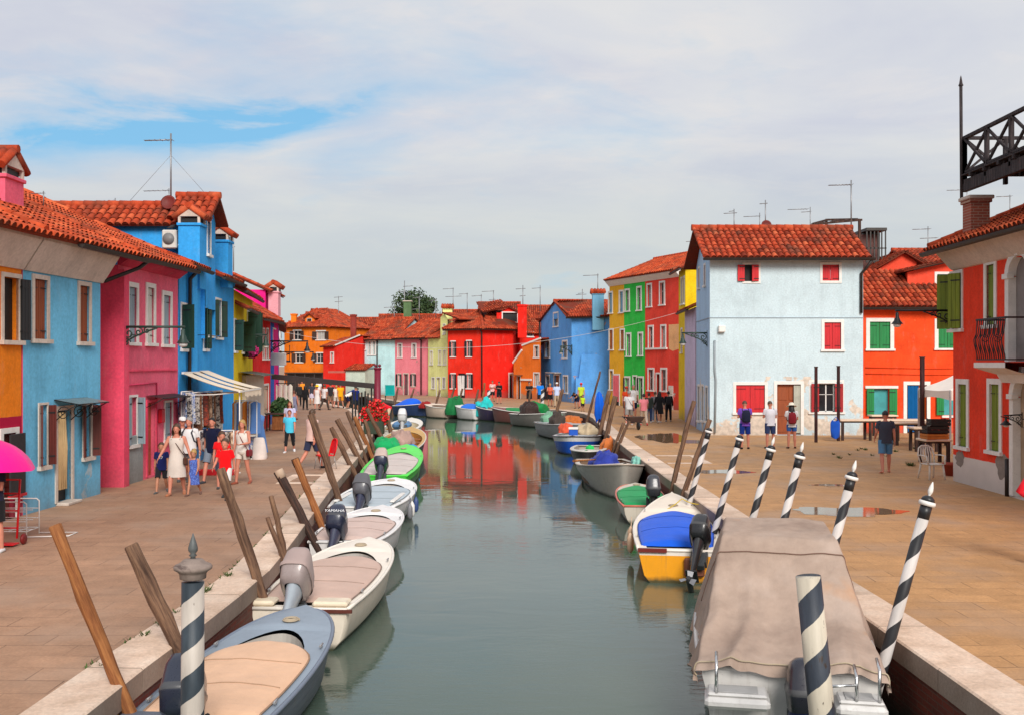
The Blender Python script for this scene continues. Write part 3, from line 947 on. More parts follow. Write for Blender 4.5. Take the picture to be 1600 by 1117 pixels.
mb.quad(f_pk.pt(u0, dl[3]+.2, .01), f_pk.pt(u1, dl[3]+.2, .01), f_pk.pt(u1, dl[3]+.12, .5), f_pk.pt(u0, dl[3]+.12, .5))
mb.bar(f_pk.pt(u0, dl[3]+.12, .5), f_pk.pt(u1, dl[3]+.12, .5), .03)
for u in (u0, u1): mb.tube([f_pk.pt(u, dl[3]-.12, .02), f_pk.pt(u, dl[3]-.02, .25), f_pk.pt(u, dl[3]+.12, .48)], .012, 5)
mb.build('door_canopy', M_IRON, H.root)
H.band(f_pk, 5.72, 5.95, .3, plaster(C(205,60,90), seed=12))
H.slope(f_pk.pt(.0, 5.96, .5), f_pk.pt(f_pk.L+.1, 6.02, .5), f_pk.pt(f_pk.L+.1, 8.4, -4.9), f_pk.pt(.0, 8.34, -4.9))
H.cap(f_pk.pt(f_pk.L+.1, 6.1, .4), f_pk.pt(f_pk.L+.1, 8.45, -4.9), .12); H.cap(f_pk.pt(0, 8.4, -4.9), f_pk.pt(f_pk.L+.1, 8.44, -4.9))
H.gutter(f_pk.pt(-.1, 5.92, .56), f_pk.pt(f_pk.L+.2, 5.96, .56))
H.done()

# --- tall bright blue house with an attic gable
H = House('blue_house', 'bright azure house with attic gable, two chimneys and dark green shutters'); H.tilemat = M_TILE
f_bl = Fac((-10.05, 30.9), (-10.6, 39))
ws = [f_bl.r(283, 477, 294, 545), f_bl.r(318, 482, 323, 545), f_bl.r(324, 467, 332, 524), f_bl.r(337, 469, 345, 527)]
dl = f_bl.r(334, 612, 346, 700); dl = (dl[0], dl[1], 0, dl[3])
H.body(f_bl, 8, 6.2, m_blue, ws+[dl])
for i, w in enumerate(ws): H.window(f_bl, w, 'open', (.01,.02,.018,1), .07, M_WHITE, op=(150 if i else 118, 168), opc=SH_DKG, which='LR' if i == 1 else 'R' if i else 'L')
H.window(f_bl, dl, 'open', (.01,.012,.02,1), .06, sill=False, name='door')
H.band(f_bl, 6.1, 6.24, .08, m_blue, u0=0)
H.slope(f_bl.pt(-.1, 6.22, .32), f_bl.pt(2.6, 6.22, .32), f_bl.pt(2.6, 7.9, -4), f_bl.pt(-.1, 7.9, -4))
H.slope(f_bl.pt(4.6, 6.22, .35), f_bl.pt(8.1, 6.22, .35), f_bl.pt(8.1, 7.9, -4), f_bl.pt(4.6, 7.9, -4))
H.gutter(f_bl.pt(-.1, 6.16, .4), f_bl.pt(2.7, 6.16, .4)); H.gutter(f_bl.pt(4.4, 6.16, .42), f_bl.pt(8.2, 6.16, .42))
# attic wing
fw = Fac((-16.2, 33.75), (-10.12, 33.75)); ff = Fac((-10.1, 33.75), (-10.24, 35.35))
H.wall(fw, 7.82, m_blue, (), 4.0); rwin = ff.r(323.5, 347, 328.5, 398)
H.wall(ff, 8.0, m_blue, [rwin], 5.0); H.gable(ff, [(0, 8.0), (ff.L, 8.0), (ff.L/2, 8.72)], m_blue)
H.window(ff, rwin, 'glass', None, .06, M_WHITE)
H.slope((-16.4, 33.45, 7.72), (-10.9, 33.45, 7.72), (-10.9, 34.55, 8.5), (-16.4, 34.55, 8.5), tw=.26); H.cap((-16.4, 34.55, 8.54), (-10.8, 34.55, 8.54))
H.slope((-11.3, 33.5, 7.95), (-9.85, 33.5, 7.95), (-9.85, 34.55, 8.8), (-11.3, 34.55, 8.8)); H.slope((-9.85, 35.6, 7.95), (-11.3, 35.6, 7.95), (-11.3, 34.55, 8.8), (-9.85, 34.55, 8.8))
H.cap((-11.3, 34.55, 8.84), (-9.82, 34.55, 8.84)); H.wall(Fac((-10.24, 35.35), (-16.2, 35.35)), 7.8, m_blue, (), 4)
H.gable(Fac((-11.3, 33.74), (-10.1, 33.74)), [(0, 7.7), (1.2, 7.7), (1.2, 8.02), (0, 8.02)], m_blue)
H.chimney(-10.42, 33.35, .69, .62, 5.6, 7.62, m_blue, 'gable'); H.chimney(-10.45, 36.9, .6, .6, 5.9, 7.5, m_blue, 'gable')
MB().box(-10.32, -9.98, 32.0, 32.5, 2.6, 6.15).build('pilaster', m_blue, H.root)
H.pipe([f_bl.pt(.95, 6.1, .38), f_bl.pt(.95, 5.8, .1), f_bl.pt(.95, .3, .07)], .06)
mb = MB(); mb.tube([f_bl.pt(2.3, 4.1, .25), f_bl.pt(5.2, 4.1, .25)], .012, 5)
for u in (2.35, 5.15): mb.tube([f_bl.pt(u, 4.1, 0), f_bl.pt(u, 4.1, .27)], .012, 5)
mb.build('clothes_rail', M_IRON, H.root)
H.done()
# air conditioner and pigeon
t = thing('air_conditioner', 'white air conditioner bracketed to the azure attic wall', 'air conditioner', (-11.15, 33.45, 6.9))
MB().bbox(-.24, .24, -.15, .15, .02, .62, .03).build('casing', paint((.62,.60,.55,1), .5), t)
MB().lathe([(.0,0),(.19,0),(.19,.015),(0,.015)], 18, Matrix.Translation((-.02,-.16,.33))@Matrix.Rotation(R(90),4,'X')).build('fan_grille', paint((.2,.2,.2,1), .5), t)
[MB().bar((x,-.1,0),(x,.25,0),.03).build('bracket', M_IRON, t) for x in (-.2,.2)]
MB().tube([(.24,0,.15),(.32,0,.1),(.34,.0,-.2),(.33,0,-.5)], .02, 6).build('hose', M_WHITE, t)
t = thing('pigeon', 'dark grey pigeon perched on the air conditioner', 'pigeon', (-11.1, 33.45, 7.52))
mb = MB(); mb.tube([(-.17,0,.07),(-.1,0,.09),(0,0,.12),(.08,0,.15),(.12,0,.2),(.14,0,.235),(.17,0,.235)], [.012,.03,.058,.05,.028,.03,.008], 10)
mb.tube([(0,.015,.08),(.01,.015,0)], .006, 5); mb.tube([(0,-.015,.08),(.01,-.015,0)], .006, 5)
mb.build('body', paint((.05,.052,.06,1), .7), t)

# --- yellow house
H = House('yellow_house', 'bright yellow house with tall dark shutters and magenta flowers next to the azure house')
f_ye = Fac((-10.62, 39.1), (-11.78, 46.5))
ws = [f_ye.r(365.5, 500, 368.5, 548), f_ye.r(378, 503, 382, 550), f_ye.r(386, 488, 390, 552), f_ye.r(393, 490, 396, 550)]
H.body(f_ye, 8, 6.0, m_yellow, ws)
for w in ws: H.window(f_ye, w, 'open', (.015,.02,.02,1), .05, M_WHITE, op=(100, 160), opc=SH_DKG, which='LR')
H.slope(f_ye.pt(-.1, 6.0, .4), f_ye.pt(f_ye.L+.1, 6.05, .4), f_ye.pt(f_ye.L+.1, 7.95, -3.6), f_ye.pt(-.1, 7.9, -3.6)); H.cap(f_ye.pt(f_ye.L+.1, 6.15, .3), f_ye.pt(f_ye.L+.1, 7.97, -3.6), .11)
H.slope(f_ye.pt(.3, 5.3, .5), f_ye.pt(3.6, 5.3, .5), f_ye.pt(3.6, 5.55, .0), f_ye.pt(.3, 5.55, .0)); H.gutter(f_ye.pt(.2, 5.27, .56), f_ye.pt(3.7, 5.27, .56))
H.gutter(f_ye.pt(-.1, 5.95, .46), f_ye.pt(f_ye.L+.1, 6.0, .46))
mb = MB(); mb.quad(f_ye.pt(1.5, 2.85, .02), f_ye.pt(7, 2.85, .02), f_ye.pt(7, 2.7, 1.0), f_ye.pt(1.5, 2.7, 1.0)); mb.bar(f_ye.pt(1.5, 2.7, 1.0), f_ye.pt(7, 2.7, 1.0), .04)
mb.build('shop_canopy', paint((.10,.11,.09,1), .5), H.root)
MB().box(-11.3, -10.9, 42, 45, 0, 2.7).build('shop_front', plaster(C(215,205,190), seed=13), H.root)
H.done()
# --- red house
H = House('red_house', 'scarlet house with cream shutters behind the clothes stall')
f_re = Fac((-11.8, 46.7), (-12.15, 51.5))
ws = [f_re.r(410.5, 515, 413, 560), f_re.r(416, 515, 419, 560)]; wl = f_re.r(411, 602, 419, 645)
H.body(f_re, 6, 5.3, m_red, ws+[wl])
for w in ws: H.window(f_re, w, 'closed', C(225,190,170), .08, M_WHITE)
H.window(f_re, wl, 'closed', C(230,200,170), .1, M_WHITE)
H.slope(f_re.pt(-.1, 5.25, .5), f_re.pt(f_re.L+.2, 5.25, .6), f_re.pt(f_re.L+.2, 7.0, -2.4), f_re.pt(-.1, 7.0, -2.4)); H.gutter(f_re.pt(-.1, 5.2, .55), f_re.pt(f_re.L+.2, 5.2, .66)); H.cap(f_re.pt(f_re.L+.2, 5.35, .5), f_re.pt(f_re.L+.2, 7.05, -2.4))
H.done()
# --- magenta house set back
H = House('magenta_house', 'vivid magenta upper house with pale pink chimney above the scarlet roof')
f_mg = Fac((-12.5, 51.9), (-13.0, 57)); H.body(f_mg, 6, 6.9, m_mag)
H.slope(f_mg.pt(-.2, 6.85, .3), f_mg.pt(f_mg.L, 6.85, .3), f_mg.pt(f_mg.L, 8.3, -3), f_mg.pt(-.2, 8.3, -3))
H.chimney(-12.15, 52.4, .5, .55, 5.6, 6.75, plaster(C(240,170,180), seed=14), 'gable'); H.done()
# --- deep blue strip and the balcony house
H = House('deep_blue_house', 'narrow deep blue house past the scarlet house')
f_db = Fac((-12.35, 51.7), (-13.2, 58)); w = f_db.r(426, 515, 431, 560); H.body(f_db, 5, 5.3, m_dblue, [w]); H.window(f_db, w, 'glass', None, .08, M_WHITE)
H.slope(f_db.pt(-.0, 5.3, .4), f_db.pt(f_db.L, 5.3, .4), f_db.pt(f_db.L, 6.6, -2.5), f_db.pt(0, 6.6, -2.5)); H.done()
H = House('balcony_house', 'dark rose house with flower balcony at the far end of the left quay')
f_bc = Fac((-13.4, 58.2), (-16.9, 74)); w = f_bc.r(437.5, 520, 440, 550)
H.body(f_bc, 6, 5.4, plaster(C(190,60,80), seed=15), [w]); H.window(f_bc, w, 'glass', None, .1, M_WHITE)
H.slope(f_bc.pt(0, 5.4, .5), f_bc.pt(f_bc.L, 5.4, .5), f_bc.pt(f_bc.L, 7.0, -3), f_bc.pt(0, 7.0, -3))
mb = MB()
for k in range(16): a = f_bc.pt(1+k*.25, 3.3, .75); mb.tube([a, a+Vector((0,0,.9))], .012, 5)
mb.bar(f_bc.pt(1, 4.2, .75), f_bc.pt(4.8, 4.2, .75), .04); mb.bar(f_bc.pt(1, 3.3, .4), f_bc.pt(4.8, 3.3, .4), .8, .1)
mb.build('balcony', M_IRON, H.root); H.done()

# ================================================================ HOUSES, far end
m_or = plaster(C(250,108,8,K), streak=.2, seed=16); m_red2 = plaster(C(235,35,20,K), seed=17, streak=.25)
m_grey = plaster(C(170,205,208,K), seed=18, streak=.3); m_pk2 = plaster(C(232,118,128,K), seed=19, peel=.22, peel_c=(.45,.28,.24,1), peel_top=4.2)
m_py = plaster(C(250,224,140,K), seed=20); m_red3 = plaster(C(245,36,12,K), seed=21, streak=.25); m_red3b = plaster(C(240,26,8,K), seed=22, streak=.2)
m_or2 = plaster(C(250,104,24,K), seed=23, peel=.12, peel_c=(.6,.35,.2,1)); m_bl2 = plaster(C(84,150,226,K), seed=24, peel=.27, peel_c=(.48,.36,.36,1), streak=.3)

H = House('orange_house', 'orange house with dormer closing the crowded far street')
f = Fac((-25.9, 116.5), (-20.4, 114)); ws = [f.r(459, 517, 470, 531), f.r(495, 518, 508, 531), f.r(462, 552, 473, 566), f.r(495, 552, 505, 566)]
H.body(f, 9, 7.25, m_or, ws)
for w in ws: H.window(f, w, 'glass', None, .12, M_WHITE, op=(172, 172), opc=C(70,45,35))
pk = Vector((-23.0, 121, 9.6)); L = f.L
H.slope(f.pt(-.3, 7.2, .4), f.pt(L+.3, 7.2, .4), pk+Vector((1.2,0,0)), pk); H.slope(f.pt(L+.3, 7.2, .4), f.pt(L+.3, 7.2, -9), pk+Vector((1.2,3,0)), pk+Vector((1.2,0,0))); H.cap(f.pt(-.3, 7.25, .4), pk); H.cap(f.pt(L+.3, 7.25, .4), pk+Vector((1.2,0,0)))
H.slope(f.pt(-.3, 7.2, -9), f.pt(-.3, 7.2, .4), pk, pk+Vector((0,3,0)))
fd = Fac((-23.55, 116.6), (-22.4, 116.1)); H.wall(fd, 8.35, m_or, (), 7.0); H.gable(fd, [(0, 8.35), (fd.L, 8.35), (fd.L/2, 8.7)], m_or); H.wall(Fac((-22.4,116.1),(-22,119)), 8.3, m_or, (), 7)
H.slope(fd.pt(-.15, 8.25, .15), fd.pt(fd.L/2, 8.75, .15), fd.pt(fd.L/2, 8.75, -3), fd.pt(-.15, 8.25, -3)); H.slope(fd.pt(fd.L/2, 8.75, .15), fd.pt(fd.L+.15, 8.25, .15), fd.pt(fd.L+.15, 8.25, -3), fd.pt(fd.L/2, 8.75, -3))
H.window(fd, (.3, .85, 7.6, 8.2), 'open', (.05,.03,.02,1), .06, depth=-.02)
H.chimney(-25.0, 117.5, .6, .6, 7.2, 8.6, m_or, 'pot')
mb = MB(); mb.bar(f.pt(.4, 2.1, .3), f.pt(5.6, 2.1, .3), .5, .12); [mb.bar(f.pt(u, 0, .4), f.pt(u, 2.1, .4), .1) for u in (.5, 1.8, 3.1, 4.4, 5.5)]; mb.quad(f.pt(.4, 0, .03), f.pt(5.6, 0, .03), f.pt(5.6, 2.1, .03), f.pt(.4, 2.1, .03))
mb.build('shop_front', paint((.05,.035,.03,1), .5), H.root); H.done()

H = House('red_gabled_house', 'red house with white-edged sloping gable beside the orange street-end house')
f = Fac((xz(505,109),109), (xz(566.5,104.5),104.5)); w = f.r(517, 551, 521, 566)
H.wall(f, 4.95, m_red2, [w]); L = f.L
u1 = f.ray(523)[0]; H.gable(f, [(u1, 4.95), (L, 4.95), (L, 5.95), (L-.4, 5.95)], m_red2)
mb = MB(); mb.bar(f.pt(u1-.1, 4.98, .05), f.pt(L-.4, 6.02, .05), .14); mb.build('verge_trim', M_WHITE, H.root)
H.slope(f.pt(-.2, 4.9, .3), f.pt(u1, 4.95, .3), f.pt(L-.5, 6.0, -3.0), f.pt(-.2, 6.0, -3.0)); H.wall(Fac(f.B, (f.B.x+.4, 109)), 5.9, m_red2); H.window(f, w, 'glass', None, .1, M_WHITE)
H.slope(f.pt(u1, 4.97, .02), f.pt(L, 5.98, .02), f.pt(L, 5.98, -4.5), f.pt(u1, 4.97, -4.5)) ; H.chimney(f.pt(2.6,0,-2).x, f.pt(2.6,0,-2).y, .55, .55, 5.3, 8.1, plaster(C(150,60,50), seed=25), 'pot')
mb = MB(); mb.box(f.pt(2.3,0,.3).x, f.pt(4.6,0,.3).x, 103.6, 104.6, 2.2, 2.4); mb.build('shop_canopy', paint((.45,.1,.07,1)), H.root); H.done()

H = House('grey_blue_house', 'pale grey-blue house with tall slit windows and black drainpipe')
f = Fac((xz(567,105.5),105.5), (xz(617,104),104)); ws = [f.r(576, 534, 579.3, 554), f.r(583, 533.5, 586.3, 554), f.r(569, 535, 571, 546), f.r(575, 581, 587.5, 599)]
H.body(f, 8, 5.8, m_grey, ws)
for w in ws: H.window(f, w, 'glass', None, .1, M_WHITE)
H.gable_roof(f, 8, 5.75, 7.9, .4, .2); H.gable_ends(f, 8, 5.8, 7.85, m_grey); a = f.r(590, 527, 591, 612); H.pipe([f.pt(a[0], 5.7, .1), f.pt(a[0], .1, .1)], .07)
H.gutter(f.pt(-.2, 5.58, .48), f.pt(f.L, 5.58, .48)); H.chimney(xz(637, 109), 109, .8, .8, 7.2, 9.6, plaster(C(95,125,85), seed=26), 'flat'); H.done()
H = House('white_outbuilding', 'low pale lean-to between the red gable and grey-blue house', 'outbuilding')
f = Fac((xz(540,102.5),102.5), (xz(570,102),102)); H.body(f, 3, 2.55, plaster(C(196,205,190), seed=27)); H.slope(f.pt(-.1, 2.5, .2), f.pt(f.L+.1, 2.5, .2), f.pt(f.L+.1, 3.1, -2.5), f.pt(-.1, 3.1, -2.5)); H.done()

H = House('rose_house', 'dusty rose house with peeling plaster and dark shutters')
f = Fac((xz(617.3,104),104), (xz(668.5,101),101)); ws = [f.r(622.5, 538, 627.5, 558), f.r(644.5, 538, 649.5, 558)]; wl = [f.r(621.5, 584, 626, 603), f.r(644, 584, 648.5, 603)]; d = f.r(631, 584, 637.5, 616); d = (d[0], d[1], 0, d[3])
H.body(f, 8, 5.9, m_pk2, ws+wl+[d])
for w in ws: H.window(f, w, 'glass', None, .13, M_WHITE)
for w in wl: H.window(f, w, 'glass', None, .08, op=(172, 172), opc=SH_BLK)
H.window(f, d, 'door', C(110,70,75), .1, sill=False, name='door'); H.gable_roof(f, 8, 5.85, 7.7, .4, .12); H.gable_ends(f, 8, 5.9, 7.65, m_pk2); a = f.r(659, 527, 660, 612); H.pipe([f.pt(a[0]-.3, 5.7, .3), f.pt(a[0], 5.4, .1), f.pt(a[0], .1, .1)], .07); H.gutter(f.pt(0, 5.6, .48), f.pt(f.L, 5.6, .48)); H.done()

H = House('cream_yellow_house', 'narrow pale yellow house left of the big red house')
f = Fac((xz(669,100.5),100.5), (xz(699.6,97.3),97.3)); ws = [f.r(672.5, 549, 676, 569), f.r(685.7, 548, 689.2, 569), f.r(693, 548, 697, 569)]; wl = [f.r(675, 590, 679, 606), f.r(692, 590, 695.5, 606)]; d = f.r(682.5, 590, 687.5, 619); d = (d[0], d[1], 0, d[3])
u_t = f.ray(688.5)[0]
H.body(f, 7, 5.6, m_py, ws+wl+[d])
for w in ws: H.window(f, w, 'closed', C(235,225,180), .09, M_WHITE)
for w in wl: H.window(f, w, 'closed', C(190,180,170), .09, M_WHITE)
H.window(f, d, 'door', C(215,200,160), .1, M_WHITE, sill=False, name='door'); H.slope(f.pt(-.1, 5.6, .3), f.pt(u_t, 5.6, .3), f.pt(u_t, 7.2, -3.5), f.pt(-.1, 7.2, -3.5))
ft = Fac(tuple(f.pt(u_t, 0, .02).xy), tuple(f.pt(f.L, 0, .02).xy)); wt = ft.r(692.6, 507, 696, 522); H.wall(ft, 7.35, m_py, [wt], 5.5); H.window(ft, wt, 'closed', C(235,230,200), .06, M_WHITE); H.gable(ft, [(0, 7.35), (ft.L, 7.35), (ft.L*.55, 7.9), (0, 7.55)], m_py)
a = ft.pt(0,0,0); b = ft.pt(ft.L,0,0); H.wall(Fac((a.x-.0, a.y+5), (a.x, a.y)), 7.4, m_py, (), 5.5); H.wall(Fac((b.x, b.y), (b.x+.3, b.y+5)), 7.3, m_py, (), 5)
H.slope(ft.pt(ft.L*.5, 7.95, .2), ft.pt(ft.L+2.5, 7.25, .2), ft.pt(ft.L+2.5, 7.25, -5), ft.pt(ft.L*.5, 7.95, -5)); H.chimney(xz(699.5, 99.5), 99.5, .9, .9, 7.4, 8.35, m_py, 'tiles'); H.done()

H = House('red_corner_house', 'big scarlet corner house with dark shutters and attic dormer reflected in the canal')
f = Fac((xz(700,95.2),95.2), (xz(754,93),93)); g = Fac((xz(754,93),93), (xz(802,95.5),95.5))
ws = [f.r(705.3, 534, 710.8, 557), f.r(729.6, 533, 736, 557), f.r(705.3, 584, 710.8, 606), f.r(730, 584, 736.5, 606)]; d = f.r(715.5, 583, 726.5, 619); d = (d[0], d[1], 0, d[3]); d2 = g.r(796, 584, 801, 620); d2 = (d2[0], d2[1], 0, d2[3])
H.wall(f, 6.35, m_red3, ws+[d]); H.wall(g, 6.35, m_red3b, [d2]); H.wall(Fac(g.B, (xz(818,101),102)), 6.35, m_red3b); H.wall(Fac((f.A.x, 103), f.A), 6.35, m_red3)
for w in ws: H.window(f, w, 'glass', None, .1, M_WHITE, op=(174, 174), opc=SH_BLK)
dd = H.window(f, d, 'open', (.05,.03,.03,1), .0, name='door')
for s in (0, 1):
    cm = MB(); rows = []
    for j in range(6):
        z = .25+j*(d[3]-.2-.25)/5; row = []
        for k in range(9):
            fr = k/8*.46; w_ = d[1]-d[0]; sway = .25*(1-abs(j-4)/5)
            u = d[0]+w_*(fr if s == 0 else 1-fr)+(-.05 if s else .05)*(5-j)/5
            row.append(f.pt(u, z, .06+.03*math.sin(k*2.2)))
        rows.append(row)
    cm.grid(rows).build('curtain', cloth((.72,.68,.64,1)), dd, fix=False)
H.window(g, d2, 'open', (.02,.02,.02,1), .14, M_WHITE, sill=False, name='door')
pk = Vector((-3.1, 99.5, 8.3)); pk2 = Vector((1.0, 100.5, 8.3)); e = lambda fc, u: fc.pt(u, 6.3, .4)
H.slope(e(f, -.3), Vector((-2.63, 92.5, 6.3)), pk, pk-Vector((.3,-.5,0))); H.slope(Vector((-2.6, 92.55, 6.3)), e(g, g.L+.6), pk2, pk); H.slope((f.A.x-.4, 103, 6.3), e(f, -.3), pk-Vector((.3,-.5,0)), pk+Vector((0,3,0)))
H.cap((-2.6, 92.5, 6.38), pk+Vector((0,0,.06))); H.cap(e(f, -.3)+Vector((0,0,.08)), pk+Vector((0,0,.06)))
H.gutter(e(f, -.3)-Vector((0,0,.06)), Vector((-2.6, 92.45, 6.24))); H.gutter(Vector((-2.6, 92.45, 6.24)), e(g, g.L+.6)-Vector((0,0,.06))); H.pipe([f.pt(f.L-.05, 6.2, .3), f.pt(f.L-.02, 5.9, .1), f.pt(f.L-.02, .2, .08)], .07)
fd = Fac((xz(776,96.5),96.5), (xz(812,97),97)); wd = fd.r(785.5, 489, 808, 503.5); H.wall(fd, 7.9, m_red3b, [wd], 6.5); H.window(fd, wd, 'open', (.012,.014,.014,1), .1, M_WHITE, bottom=True)
H.gable(fd, [(.3, 7.9), (fd.L, 7.9), (fd.L*.8, 8.35), (fd.L*.55, 8.45)], m_red3b); H.slope(fd.pt(-1.4, 7.95, .3), fd.pt(fd.L*.55, 8.5, .3), fd.pt(fd.L*.55, 9.1, -3), fd.pt(-1.4, 9.1, -3)); H.slope(fd.pt(fd.L*.5, 8.5, .25), fd.pt(fd.L+.1, 7.9, .25), fd.pt(fd.L+.1, 8.3, -3), fd.pt(fd.L*.5, 9.1, -3))
H.chimney(xz(816,94.6), 94.6, .82, .8, 5.5, 8.35, m_red3b, 'pot'); H.done()

H = House('orange_annex', 'small orange house with stepped sloping gable right of the scarlet corner house')
f = Fac((xz(802.5,92.5),92.5), (xz(845,89.5),89.5)); ws = [f.r(835, 541, 841.5, 558), f.r(834.5, 583, 842, 603)]; d = f.r(808.5, 588, 813, 622); d = (d[0], d[1], 0, d[3])
H.wall(f, 3.2, m_or2, [ws[1], d]); L = f.L; u1 = f.ray(816)[0]; u2 = f.ray(829)[0]
fu = Fac(tuple(f.pt(u1, 0).xy), tuple(f.B)); wu = fu.r(835, 541, 841.5, 558); H.wall(fu, 4.75, m_or2, [wu], 3.2)
H.gable(f, [(0, 3.2), (u1, 3.2), (u1, 4.3)], m_or2); H.gable(f, [(u1, 4.75), (L, 4.75), (L, 5.3)], m_or2); H.window(fu, wu, 'glass', None, .1, M_WHITE); H.window(f, ws[1], 'glass', None, .1, M_WHITE); H.window(f, d, 'open', (.06,.03,.02,1), .08, sill=False, name='door')
mb = MB(); mb.bar(f.pt(-.05, 3.2, .02), f.pt(u1, 4.35, .02), .16); mb.bar(f.pt(u1, 4.75, .02), f.pt(L, 5.35, .02), .14); mb.build('verge_trim', M_WHITE, H.root)
H.slope(f.pt(0, 3.2, 0), f.pt(u1, 4.32, 0), f.pt(u1, 4.32, -5), f.pt(0, 3.2, -5)); H.slope(f.pt(u1-.1, 4.72, -.1), f.pt(L, 5.32, -.1), f.pt(L, 5.5, -4), f.pt(u1-.1, 4.9, -4)); H.wall(Fac((f.A.x, 97), f.A), 3.2, m_or2)
mb = MB(); mb.bar(f.pt(d[0]-.3, d[3]+.15, .35), f.pt(d[1]+.35, d[3]+.15, .35), .7, .06); mb.build('door_canopy', M_WOODORANGE, H.root)
a = f.r(814, 591, 831, 594.5); mb = MB(); mb.bar(f.pt(a[0], (a[2]+a[3])/2, .06), f.pt(a[1], (a[2]+a[3])/2, .06), .1, .16); mb.build('wall_sign', M_WHITE, H.root); H.done()
# red roofs behind the annex
H = House('red_back_house', 'red house with little white dormer peeping over the orange annex')
f = Fac((xz(812,97),97), (xz(850,98),98)); H.body(f, 6, 6.0, m_red3b); H.slope(f.pt(-.2, 5.95, .3), f.pt(f.L, 5.95, .3), f.pt(f.L, 8.3, -3.4), f.pt(-.2, 8.3, -3.4)); H.cap(f.pt(-.2, 8.33, -3.4), f.pt(f.L, 8.33, -3.4))
w = f.r(824, 520, 832, 526); H.window(f, w, 'glass', None, .12, M_WHITE, depth=-.02); H.done()

H = House('blue_corner_house', 'cornflower blue corner house with flaking plaster and chunky chimney')
f = Fac((2.62, 93), (4.83, 83)); g = Fac((4.83, 83), (7.75, 81.3))
ws = [f.r(865, 490, 872, 510), f.r(852, 534, 859, 558), f.r(879, 534, 886, 559), f.r(853, 587, 858.5, 606), f.r(880.5, 588, 887, 613)]; d = f.r(866, 586, 874, 622); d = (d[0], d[1], 0, d[3])
H.wall(f, 6.95, m_bl2, ws+[d]); H.wall(g, 6.95, m_bl2); H.gable(f, [(0, 6.95), (f.L, 6.95), (f.L*.5, 8.45), (0, 7.3)], m_bl2); H.wall(Fac((10, 95), f.A), 6.95, m_bl2)
for w in ws: H.window(f, w, 'glass', None, .14, M_WHITE)
H.window(f, d, 'door', C(120,70,40), .1, M_WHITE, sill=False, name='door')
rp = f.pt(f.L*.5, 8.5, .15); rq = Vector((9.6, 88.5, 8.5))
H.slope(g.pt(-.3, 6.9, .3), g.pt(g.L+2, 6.9, .3), rq, rp); H.slope(rq+Vector((1,8,-1.5)), f.pt(-.3, 6.95, .2), rp, rq); H.cap(rp+Vector((0,0,.05)), rq+Vector((0,0,.05))); H.cap(f.pt(f.L+.1, 7.05, .12), rp+Vector((0,0,.03)), .08); H.gutter(g.pt(-.3, 6.84, .38), g.pt(g.L, 6.84, .38))
H.chimney(xz(934,81.9), 81.75, .9, .7, 5.8, 8.6, plaster(C(120,180,215), seed=28, streak=.4), 'tiles'); H.pipe([f.pt(.15, 6.9, .15), f.pt(.1, .2, .1)], .08)
mb = MB(); a = f.r(862, 582, 877, 585); mb.bar(f.pt(a[0], a[3], .3), f.pt(a[1], a[3], .3), .6, .07); mb.build('door_canopy', M_STONE, H.root)
mb = MB(); mb.box(5.1, 7.6, 81.85, 82.9, 0, 2.0); mb.poly([(5.1,81.5,.0),(7.6,80.8,.0),(7.6,81.5,3.9),(5.6,82.4,3.9)]); mb.build('buttress', m_bl2, H.root); H.done()

# ---- yellow / green / coral terrace
def zc(fac, px0, px1): return fac.ray(px0)[0], fac.ray(px1)[0]
ft = Fac((7.5, 78.8), (11.45, 69.6)); u0 = 0; u1 = ft.ray(975)[0]; u2 = ft.ray(1008)[0]; u3 = ft.L
def sub(fac, a, b): return Fac(tuple(fac.pt(a, 0).xy), tuple(fac.pt(b, 0).xy))
m_cor = plaster(C(232,62,46,K), seed=29, peel=.05); m_gr = plaster(C(40,178,62,K), seed=30); m_ye2 = plaster(C(248,160,32,K), seed=31)
rows = [('amber_house', 'amber yellow terrace house with pink door curtain beside the green house', m_ye2, u0, u1, [(951.5,458,956.5,489),(968.5,456,973.5,488),(952.5,516,957.5,546),(970,516,975,546),(953,579,957.5,608)], (959,586,967.5,632), C(110,160,190)),
        ('green_house', 'emerald green terrace house with white window frames', m_gr, u1, u2, [(977.5,454,983,486),(996,450,1001.5,484.5),(979.5,522.5,985,556),(998,521.5,1003.5,555),(977,590,983.5,625),(998.5,590,1004.5,629)], (989.5,588,994.5,634), None),
        ('coral_house', 'coral red terrace house with a pale replastered patch', m_cor, u2, u3, [(1012,445.5,1017.5,479),(1031.5,442,1038,476),(1014,511,1020,544),(1033.5,510,1039.5,543),(1013.5,577,1021,609),(1033.5,577,1041,610)], (1026,584,1031,637), None)]
